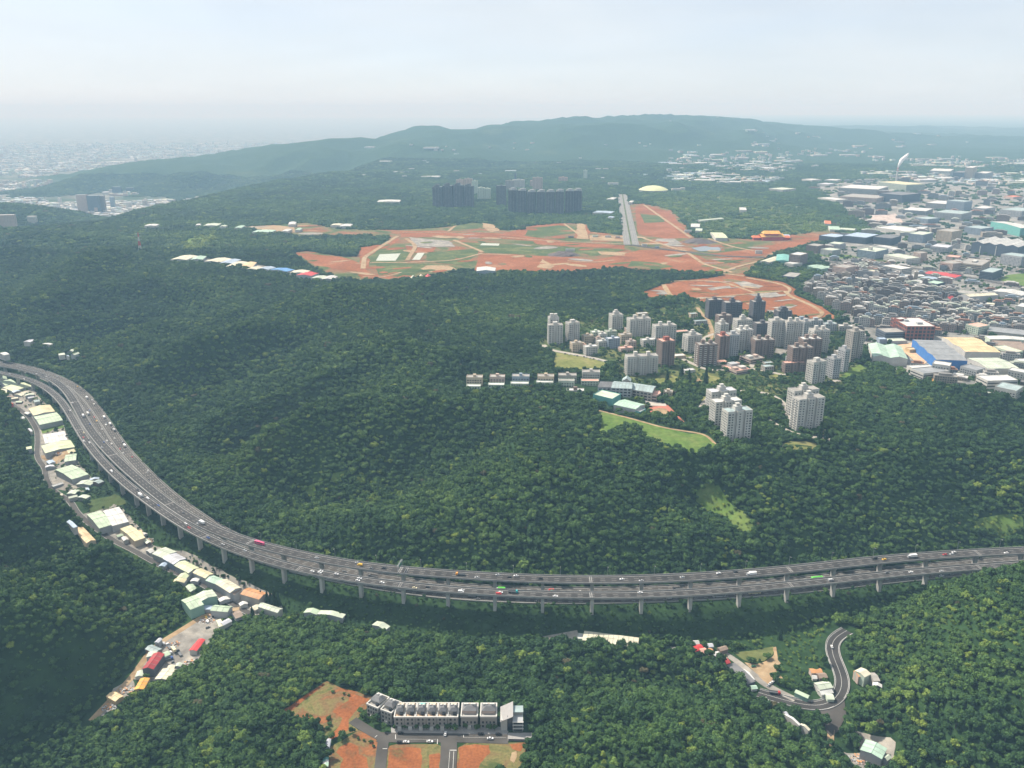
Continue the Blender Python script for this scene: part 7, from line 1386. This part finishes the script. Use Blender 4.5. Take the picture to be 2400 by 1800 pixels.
def crown_mesh(name, seed, rad=1.0, hgt=0.8, lobes=8, leaves=330, ls=0.16):
    """a crown about 2 across (unit size): lumpy core and leaf sprays over its lobes"""
    r = random.Random(seed); mb = MB(); lob = []
    for i in range(lobes):
        a = r.uniform(0, 6.283); d = r.uniform(0.2, 0.72) * rad if i else 0
        lob.append((Vector((math.cos(a) * d, math.sin(a) * d, r.uniform(-0.25, 0.25) * hgt + (0.3 * hgt if i == 0 else 0.1))), r.uniform(0.26, 0.50) * rad))
    for c, q in lob:                                   # dark inner core: low ball per lobe
        k = len(mb.v); rings = [(-0.8, 0.5), (0.0, 0.85), (0.6, 0.6)]
        for zz, rr in rings:
            for j in range(6):
                t = j * math.pi / 3 + zz; jj = r.uniform(0.8, 1.05)
                mb.v.append(tuple(c + Vector((math.cos(t) * rr * q * jj, math.sin(t) * rr * q * jj, zz * q * 0.8))))
        mb.v.append(tuple(c + Vector((0, 0, q * 0.78))))
        for a in range(2):
            for j in range(6): mb.f.append((k + a * 6 + j, k + a * 6 + (j + 1) % 6, k + a * 6 + 6 + (j + 1) % 6, k + a * 6 + 6 + j)); mb.m.append(0)
        for j in range(6): mb.f.append((k + 12 + j, k + 12 + (j + 1) % 6, k + 18)); mb.m.append(0)
    for i in range(leaves):
        c, q = lob[r.randrange(lobes)]
        d = Vector((r.gauss(0, 1), r.gauss(0, 1), r.gauss(0.45, 0.9))).normalized()
        p = c + Vector((d.x, d.y, d.z * 0.85)) * q * r.uniform(0.86, 1.12)
        nrm = (d + Vector((r.uniform(-1, 1), r.uniform(-1, 1), r.uniform(-0.6, 1.0))) * 0.75).normalized()
        a = nrm.orthogonal().normalized(); a.rotate(Matrix.Rotation(r.uniform(0, 6.283), 3, nrm)); b = nrm.cross(a)
        s = ls * r.uniform(0.6, 1.3)
        mb.poly([tuple(p + a * s), tuple(p + b * s * 0.75 + nrm * s * 0.15), tuple(p - a * s), tuple(p - b * s * 0.75 - nrm * s * 0.1)])
    return mb.mesh(name, LEAF)
def cone_mesh(name, seed, leaves=360):
    r = random.Random(seed); mb = MB()
    mb.tube((0, 0, -0.9), (0, 0, 2.6), 0.42, 0.03, 8)
    for i in range(leaves):
        h = r.uniform(0, 1) ** 1.2; rr = 0.62 * (1 - h) + 0.06; t = r.uniform(0, 6.283)
        p = Vector((math.cos(t) * rr, math.sin(t) * rr, -0.8 + 3.5 * h)); d = Vector((math.cos(t), math.sin(t), 0.3))
        nrm = (d + Vector((r.uniform(-1, 1), r.uniform(-1, 1), r.uniform(-1, 1))) * 0.6).normalized()
        a = nrm.orthogonal().normalized(); b = nrm.cross(a); s = 0.17 * r.uniform(0.6, 1.3)
        mb.poly([tuple(p + a * s), tuple(p + b * s), tuple(p - a * s), tuple(p - b * s)])
    return mb.mesh(name, LEAF)
def clump_mesh(name, seed, n=14):
    """a stand of small crowns about 2 across for the far woods"""
    r = random.Random(seed); mb = MB()
    for i in range(n):
        a = r.uniform(0, 6.283); d = math.sqrt(r.uniform(0, 1)) * 0.85; q = r.uniform(0.2, 0.34)
        c = Vector((math.cos(a) * d, math.sin(a) * d, r.uniform(-0.05, 0.12)))
        for j in range(26):
            dd = Vector((r.gauss(0, 1), r.gauss(0, 1), r.gauss(0.5, 0.9))).normalized(); p = c + dd * q * r.uniform(0.8, 1.1)
            nrm = (dd + Vector((r.uniform(-1, 1), r.uniform(-1, 1), r.uniform(-0.5, 1))) * 0.4).normalized(); u = nrm.orthogonal().normalized(); w = nrm.cross(u); s = 0.13 * r.uniform(0.7, 1.2)
            mb.poly([tuple(p + u * s), tuple(p + w * s), tuple(p - u * s), tuple(p - w * s)])
        k = len(mb.v)
        for zz, rr in ((-0.9, 0.8), (0.2, 0.85)):
            for j in range(5): t = j * 1.2566; mb.v.append(tuple(c + Vector((math.cos(t) * rr * q, math.sin(t) * rr * q, zz * q))))
        mb.v.append(tuple(c + Vector((0, 0, q * 0.8))))
        for j in range(5): mb.f.append((k + j, k + (j + 1) % 5, k + 5 + (j + 1) % 5, k + 5 + j)); mb.m.append(0); mb.f.append((k + 5 + j, k + 5 + (j + 1) % 5, k + 10)); mb.m.append(0)
    return mb.mesh(name, LEAF)
CROWNS = [crown_mesh('crown', 100 + i, hgt=h_, lobes=l_, leaves=n_, ls=s_) for i, (h_, l_, n_, s_) in enumerate(((0.6, 8, 330, 0.16), (0.7, 11, 400, 0.15), (0.5, 7, 300, 0.17), (0.8, 6, 280, 0.18), (0.55, 14, 480, 0.13), (0.65, 9, 360, 0.15), (1.0, 5, 300, 0.15), (0.45, 16, 520, 0.12), (0.75, 4, 240, 0.2)))]
CLUMPS = [clump_mesh('stand', 300 + i) for i in range(3)]
CONE = cone_mesh('crown', 77)
_tb = MB(); _tb.tube((0, 0, -1.2), (0, 0, 0.1), 0.055, 0.035, 6, cap=False)
for _k in range(3):
    _a = _k * 2.1; _tb.tube((0, 0, -0.35), (0.35 * math.cos(_a), 0.35 * math.sin(_a), 0.15), 0.03, 0.015, 5)
TRUNK = _tb.mesh('trunk', BARK)
def tree(x, y, size, tint, label, group=None, variant=None, name='broadleaf_tree', conifer=False, hk=None, z=None):
    g = H(x, y) if z is None else z; h = size * (1.05 if hk is None else hk)
    e = empty(name, (x, y, g), rnd.uniform(0, 6.28)); tag(e, label, 'tree', group)
    c = link('crown', CONE if conifer else CROWNS[rnd.randrange(len(CROWNS)) if variant is None else variant], e, (0, 0, h)); c.scale = (size, size, size * rnd.uniform(0.8, 1.25)); c['tint'] = float(tint)
    t = link('trunk', TRUNK, e, (0, 0, h)); t.scale = (size, size, h * 0.86 if not conifer else size)
    return e
# ------------------------------------------------------------------ planted trees one can tell apart
for i, (x, y, s) in enumerate(VTREES):
    p = PZ(*K3([(x, y)])[0], VZ); rk = sum(q[0] < x for q in (VTREES[:12] if i < 12 else VTREES[12:])); lb = ['first', 'second', 'third', 'fourth', 'fifth', 'sixth', 'seventh', 'eighth', 'ninth', 'tenth', 'eleventh', 'twelfth'][rk] + (' street tree from the left before the villa row' if i < 12 else ' tree from the left beside the corner villa')
    tree(p[0], p[1], s, 0.36 + 0.1 * rnd.random(), lb, 'street trees along the villas' if i < 12 else 'trees beside the corner villa', z=VZ, hk=1.25, name='street_tree')
for i, (x, y, s) in enumerate(((570,200,1.6),(380,370,1.4),(405,380,1.5),(350,380,1.2),(415,430,1.3),(450,440,1.2),(540,400,2.2),(545,440,2.4),(530,470,2.0),(480,450,1.2),(650,215,1.5),(690,225,1.4),(640,250,1.3),(850,570,1.8),(870,600,1.6),(760,545,1.5),(800,560,1.4))):
    p = PZ(*K3([(x, y)])[0], VZ); tree(p[0], p[1], s, 0.3 + 0.2 * rnd.random(), 'small bush growing on the orange earth lot', 'bushes on the earth lot', z=VZ, hk=0.6, name='bush')
for i, (k, x, y, z, s, lb) in enumerate([(K2, 1890, 950, 105.5, 3.4, 'slim dark conifer left of the clump by the rust roof'), (K2, 1945, 985, 105.5, 4.2, 'tall dark conifer, first of the clump by the rust roof'), (K2, 1975, 990, 105.5, 4.4, 'tall dark conifer, second of the clump by the rust roof'), (K2, 2005, 1000, 105.5, 4.6, 'tall dark conifer, third of the clump by the rust roof'), (K2, 2040, 1005, 105.5, 4.2, 'tall dark conifer, last of the clump by the rust roof'), (K2, 1815, 1090, 105, 3.4, 'lone dark conifer by the valley road'),
  (KB, 280, 960, 200, 5.5, 'dark conifer in the park, left of three'), (KB, 505, 960, 200, 6, 'dark conifer in the park, middle of three'), (KB, 680, 970, 200, 6, 'dark conifer in the park, right of three'), (KB, 430, 900, 200, 6, 'dark conifer behind the park lawn'), (KB, 1040, 1220, 200, 5.5, 'dark conifer right of the middle slab'), (KB, 1860, 1560, 199, 5.5, 'dark conifer below the right twin tower'), (KB, 1925, 1570, 199, 5, 'dark conifer right of its twin below the right twin tower'), (K6, 990, 150, 110, 3.5, 'dark conifer above the dirt lot path')]):
    p = PZ(*k([(x, y)])[0], z); tree(p[0], p[1], s, 0.04, lb, 'dark conifers', conifer=True, name='conifer', hk=0.85); CLEAR_DISCS.append((*p, s * 1.1))
# ------------------------------------------------------------------ ground sheet
def ground_mesh():
    v = np.stack([GX.ravel(), GY.ravel(), GZV.ravel()], 1)
    idx = np.arange(NR * NC).reshape(NR, NC)
    f = np.stack([idx[:-1, :-1].ravel(), idx[:-1, 1:].ravel(), idx[1:, 1:].ravel(), idx[1:, :-1].ravel()], 1)
    me = bpy.data.meshes.new('terrain'); me.vertices.add(len(v)); me.vertices.foreach_set('co', v.ravel())
    me.loops.add(f.size); me.loops.foreach_set('vertex_index', f.ravel().astype(np.int32))
    me.polygons.add(len(f)); me.polygons.foreach_set('loop_start', np.arange(0, f.size, 4, dtype=np.int32))
    me.polygons.foreach_set('use_smooth', np.ones(len(f), bool)); me.update(calc_edges=True); me.validate()
    e = plateau_left_edge(GY); urban = ((GX < e - 150) & (GY > 3300)) * np.clip((60 - GZV) / 40, 0, 1)
    at = me.attributes.new('urban', 'FLOAT', 'POINT'); at.data.foreach_set('value', urban.ravel().astype(np.float32))
    return me
def ground_mat():
    m = bpy.data.materials.new('ground_cover'); m.use_nodes = True; nt = m.node_tree; N = nt.nodes; L = nt.links
    b = N['Principled BSDF']; b.inputs['Roughness'].default_value = 0.95; b.inputs['Specular IOR Level'].default_value = 0.05
    geo = N.new('ShaderNodeNewGeometry')
    def nz(s, d=4):
        n = N.new('ShaderNodeTexNoise'); n.inputs['Scale'].default_value = s; n.inputs['Detail'].default_value = d; L.new(geo.outputs['Position'], n.inputs['Vector']); return n
    def ramp(src, *els):
        r = N.new('ShaderNodeValToRGB')
        while len(r.color_ramp.elements) < len(els): r.color_ramp.elements.new(0.5)
        for e, (p, c) in zip(r.color_ramp.elements, els): e.position = p; e.color = (*c, 1)
        L.new(src, r.inputs['Fac']); return r
    a = ramp(nz(0.07, 3).outputs['Fac'], (0.3, (0.014, 0.032, 0.013)), (0.7, (0.034, 0.070, 0.024)))
    c = ramp(nz(0.0025, 5).outputs['Fac'], (0.62, (0, 0, 0)), (0.68, (1, 1, 1)))
    grass = ramp(nz(0.02, 4).outputs['Fac'], (0.3, (0.028, 0.052, 0.018)), (0.7, (0.055, 0.085, 0.03)))
    mx = N.new('ShaderNodeMix'); mx.data_type = 'RGBA'; L.new(c.outputs['Color'], mx.inputs['Factor']); L.new(a.outputs['Color'], mx.inputs[6]); L.new(grass.outputs['Color'], mx.inputs[7])
    ur = ramp(nz(0.004, 8).outputs['Fac'], (0.35, (0.05, 0.08, 0.045)), (0.55, (0.17, 0.17, 0.155)), (0.75, (0.30, 0.29, 0.27)))
    at = N.new('ShaderNodeAttribute'); at.attribute_name = 'urban'
    m2 = N.new('ShaderNodeMix'); m2.data_type = 'RGBA'; L.new(at.outputs['Fac'], m2.inputs['Factor']); L.new(mx.outputs[2], m2.inputs[6]); L.new(ur.outputs['Color'], m2.inputs[7])
    L.new(m2.outputs[2], b.inputs['Base Color'])
    bp = N.new('ShaderNodeBump'); bp.inputs['Distance'].default_value = 6.0; bp.inputs['Strength'].default_value = 0.7
    L.new(nz(0.05, 3).outputs['Fac'], bp.inputs['Height']); L.new(bp.outputs['Normal'], b.inputs['Normal'])
    return m
gm = ground_mesh(); gm.materials.append(ground_mat())
tag(link('ground', gm), kind='structure')

# ------------------------------------------------------------------ forest
def in_clear(x, y):
    """True where no forest grows"""
    c = np.zeros(x.shape, bool)
    for poly in CLEAR: 
        m = (x > poly[:, 0].min()) & (x < poly[:, 0].max()) & (y > poly[:, 1].min()) & (y < poly[:, 1].max()) & ~c
        if m.any(): c[m] = inside(x[m], y[m], poly)
    for line, w in CLEAR_LINES:
        m = (x > line[:, 0].min() - w) & (x < line[:, 0].max() + w) & (y > line[:, 1].min() - w) & (y < line[:, 1].max() + w) & ~c
        if m.any(): d, _ = dist_line(x[m], y[m], line); c[m] = d < w
    for cx, cy, r in CLEAR_DISCS:
        m = (abs(x - cx) < r) & (abs(y - cy) < r) & ~c
        if m.any(): c[m] = np.hypot(x[m] - cx, y[m] - cy) < r
    return c
def scatter(y0, y1, spacing, seed):
    r = np.random.default_rng(seed); xs = []; ys = []
    y = y0
    while y < y1:
        w = 0.72 * y + 150; n = int(2 * w / spacing)
        xs.append(-w + (np.arange(n) + r.uniform(-0.42, 0.42, n) + 0.5 * (len(ys) % 2)) * spacing); ys.append(y + r.uniform(-0.42, 0.42, n) * spacing * 0.87)
        y += spacing * 0.87
    return np.concatenate(xs), np.concatenate(ys)
TX = []; TY = []; TS = []; TK = []
for (y0, y1, sp, s0, s1, kind, seed) in ((400, 1150, 5.2, 1.9, 6.4, 0, 1), (1150, 2300, 6.8, 2.6, 7.2, 0, 2), (2300, 6200, 17.0, 9.0, 15.0, 1, 3)):
    x, y = scatter(y0, y1, sp, seed); k = ~in_clear(x, y)
    if kind: k &= ~((x < plateau_left_edge(y) - 260) & (y > 3300) & (Hq(x, y) < 40))
    x, y = x[k], y[k]; r = np.random.default_rng(seed + 50)
    s = s0 + (s1 - s0) * r.beta(1.3, 2.6, len(x)); s *= 1 + 0.4 * fbm(x, y, 60, 2, 9)
    TX.append(x); TY.append(y); TS.append(s); TK.append(np.full(len(x), kind))
TX = np.concatenate(TX); TY = np.concatenate(TY); TS = np.concatenate(TS); TK = np.concatenate(TK)
for poly, keep in SPARSE:
    m = inside(TX, TY, poly); k = ~m | (rng.uniform(0, 1, len(TX)) < keep); TX, TY, TS, TK = TX[k], TY[k], TS[k], TK[k]
low = np.zeros(len(TX))
for poly in SCRUB:
    m = inside(TX, TY, poly); low[m] = 1
dF_, _ = dist_line(TX, TY, F_LINE[::3]); low[(dF_ < 30) & (TK == 0)] = 1
TS = np.where((low > 0) & (TK == 0), TS * np.where(dF_ < 30, 0.5, 0.5), TS)
est = inside(TX, TY, ESTATE); TS = np.where(est, TS * 0.78, TS)
TZ = Hq(TX, TY)
tint = 0.36 + 0.28 * fbm(TX, TY, 160, 3, 31) + 0.12 * fbm(TX, TY, 40, 2, 32) + rng.normal(0, 0.10, len(TX))
br = rng.uniform(0, 1, len(TX)); pat = fbm(TX, TY, 55, 2, 40)
tint = np.where((br < 0.022) | ((pat > 0.45) & (br < 0.22)), rng.uniform(0.66, 0.92, len(TX)), tint)
tint = np.where(br > 0.996, 1.0, np.clip(tint, 0.02, 0.93))
tint = np.where((low > 0) & (dF_ > 32), np.clip(tint + 0.3, 0, 0.93), tint)
for poly, dt in BRIGHT:
    m = inside(TX, TY, poly); tint = np.where(m, np.clip(tint + dt, 0, 0.93), tint)
u, v, dep = PX(TX, TY, TZ + TS); seen = (u > -20) & (u < 2420) & (v < 1830) & (TK == 0)
order = np.argsort(np.where(seen, dep / TS, 1e9))[:270]
single = np.zeros(len(TX), bool); single[order] = True
def tint_word(t): return 'dark green' if t < 0.3 else 'mid green' if t < 0.55 else 'olive green' if t < 0.72 else 'bright yellow-green'
for i in order:
    side = 'left of the villa lots' if u[i] < 650 else 'below the villa rooftops' if u[i] < 1290 and v[i] > 1640 else 'on the middle hill right of the villas' if u[i] < 1780 else 'on the hill right of the winding road' if u[i] > 1990 else 'near the winding road'
    tree(float(TX[i]), float(TY[i]), float(TS[i]), float(tint[i]), tint_word(tint[i]) + ' broadleaf tree in the closest forest, ' + side, 'closest forest trees ' + side, z=float(TZ[i]) - 0.3)
def gn_forest(name, label, sel, protos):
    n = int(sel.sum()); me = bpy.data.meshes.new(name); me.vertices.add(n)
    me.vertices.foreach_set('co', np.stack([TX[sel], TY[sel], TZ[sel] + TS[sel] * np.where(TK[sel] == 0, 0.95, 0.14)], 1).ravel())
    me.attributes.new('tint', 'FLOAT', 'POINT').data.foreach_set('value', tint[sel].astype(np.float32))
    sz = np.stack([TS[sel] * rng.uniform(0.85, 1.15, n), TS[sel] * rng.uniform(0.85, 1.15, n), TS[sel] * rng.uniform(0.75, 1.35, n)], 1); me.attributes.new('size', 'FLOAT_VECTOR', 'POINT').data.foreach_set('vector', sz.ravel().astype(np.float32))
    me.attributes.new('turn', 'FLOAT', 'POINT').data.foreach_set('value', rng.uniform(0, 6.28, n).astype(np.float32))
    me.attributes.new('pick', 'INT', 'POINT').data.foreach_set('value', rng.integers(0, len(protos), n).astype(np.int32))
    o = tag(link(name, me), label, 'trees', kind='stuff')
    ng = bpy.data.node_groups.new(name, 'GeometryNodeTree'); ng.interface.new_socket('Geometry', in_out='INPUT', socket_type='NodeSocketGeometry'); ng.interface.new_socket('Geometry', in_out='OUTPUT', socket_type='NodeSocketGeometry')
    N = ng.nodes; L = ng.links; gi = N.new('NodeGroupInput'); go = N.new('NodeGroupOutput')
    m2p = N.new('GeometryNodeMeshToPoints'); L.new(gi.outputs[0], m2p.inputs['Mesh'])
    inst = N.new('GeometryNodeInstanceOnPoints'); L.new(m2p.outputs[0], inst.inputs['Points'])
    j = N.new('GeometryNodeJoinGeometry')
    for p in protos[::-1]:
        oi = N.new('GeometryNodeObjectInfo'); oi.transform_space = 'ORIGINAL'; oi.inputs['Object'].default_value = p; oi.inputs['As Instance'].default_value = True
        L.new(oi.outputs['Geometry'], j.inputs[0])
    L.new(j.outputs[0], inst.inputs['Instance']); inst.inputs['Pick Instance'].default_value = True
    def att(nm, ty):
        a = N.new('GeometryNodeInputNamedAttribute'); a.data_type = ty; a.inputs['Name'].default_value = nm; return a.outputs['Attribute']
    L.new(att('pick', 'INT'), inst.inputs['Instance Index'])
    cx = N.new('ShaderNodeCombineXYZ'); tl = N.new('ShaderNodeMath'); tl.operation = 'SINE'; sc_ = N.new('ShaderNodeMath'); sc_.operation = 'MULTIPLY'; sc_.inputs[1].default_value = 0.22; ml = N.new('ShaderNodeMath'); ml.operation = 'MULTIPLY'; ml.inputs[1].default_value = 37.0; L.new(att('turn', 'FLOAT'), ml.inputs[0]); L.new(ml.outputs[0], tl.inputs[0]); L.new(tl.outputs[0], sc_.inputs[0]); L.new(sc_.outputs[0], cx.inputs['X']); L.new(att('turn', 'FLOAT'), cx.inputs['Z'])
    e2r = N.new('FunctionNodeEulerToRotation'); L.new(cx.outputs[0], e2r.inputs[0]); L.new(e2r.outputs[0], inst.inputs['Rotation'])
    L.new(att('size', 'FLOAT_VECTOR'), inst.inputs['Scale']); L.new(inst.outputs[0], go.inputs[0])
    md = o.modifiers.new('instances', 'NODES'); md.node_group = ng
    return o
protos = {}
for o in bpy.data.objects:
    if o.type == 'MESH' and o.data in CROWNS: protos.setdefault(o.data.name, o)
plist = [protos[m.name] for m in CROWNS if m.name in protos]
gn_forest('forest', 'dense green broadleaf forest covering the hillsides', (TK == 0) & ~single, plist)
cl = []
for i, m in enumerate(CLUMPS):
    o = link('tree_stand', m); k = int(np.flatnonzero(TK == 1)[i * 5]); o.location = (TX[k], TY[k], TZ[k]); o.scale = (12, 12, 12); o['tint'] = 0.4
    tag(o, 'dark distant stand of trees beyond the red earth site', 'trees', kind='stuff'); cl.append(o)
gn_forest('woodland', 'hazy distant woodland on the plateau beyond the building site', TK == 1, cl)
print('TREES', len(TX), int((TK == 0).sum()))

# ------------------------------------------------------------------ haze
hz = MB(); hz.box(-70000, 70000, -3000, 75000, -40, CAMZ + 180, bottom=True)
hm = bpy.data.materials.new('haze'); hm.use_nodes = True; hn = hm.node_tree
for n in list(hn.nodes):
    if n.type != 'OUTPUT_MATERIAL': hn.nodes.remove(n)
pv = hn.nodes.new('ShaderNodeVolumePrincipled'); pv.inputs['Color'].default_value = HAZE_COLOR; pv.inputs['Density'].default_value = HAZE_DENSITY; pv.inputs['Absorption Color'].default_value = HAZE_ABSORB; pv.inputs['Anisotropy'].default_value = 0.0
hn.links.new(pv.outputs[0], [n for n in hn.nodes if n.type == 'OUTPUT_MATERIAL'][0].inputs['Volume'])
tag(hz.build('haze', hm), 'pale bluish haze filling the air over the land', 'haze', kind='stuff')
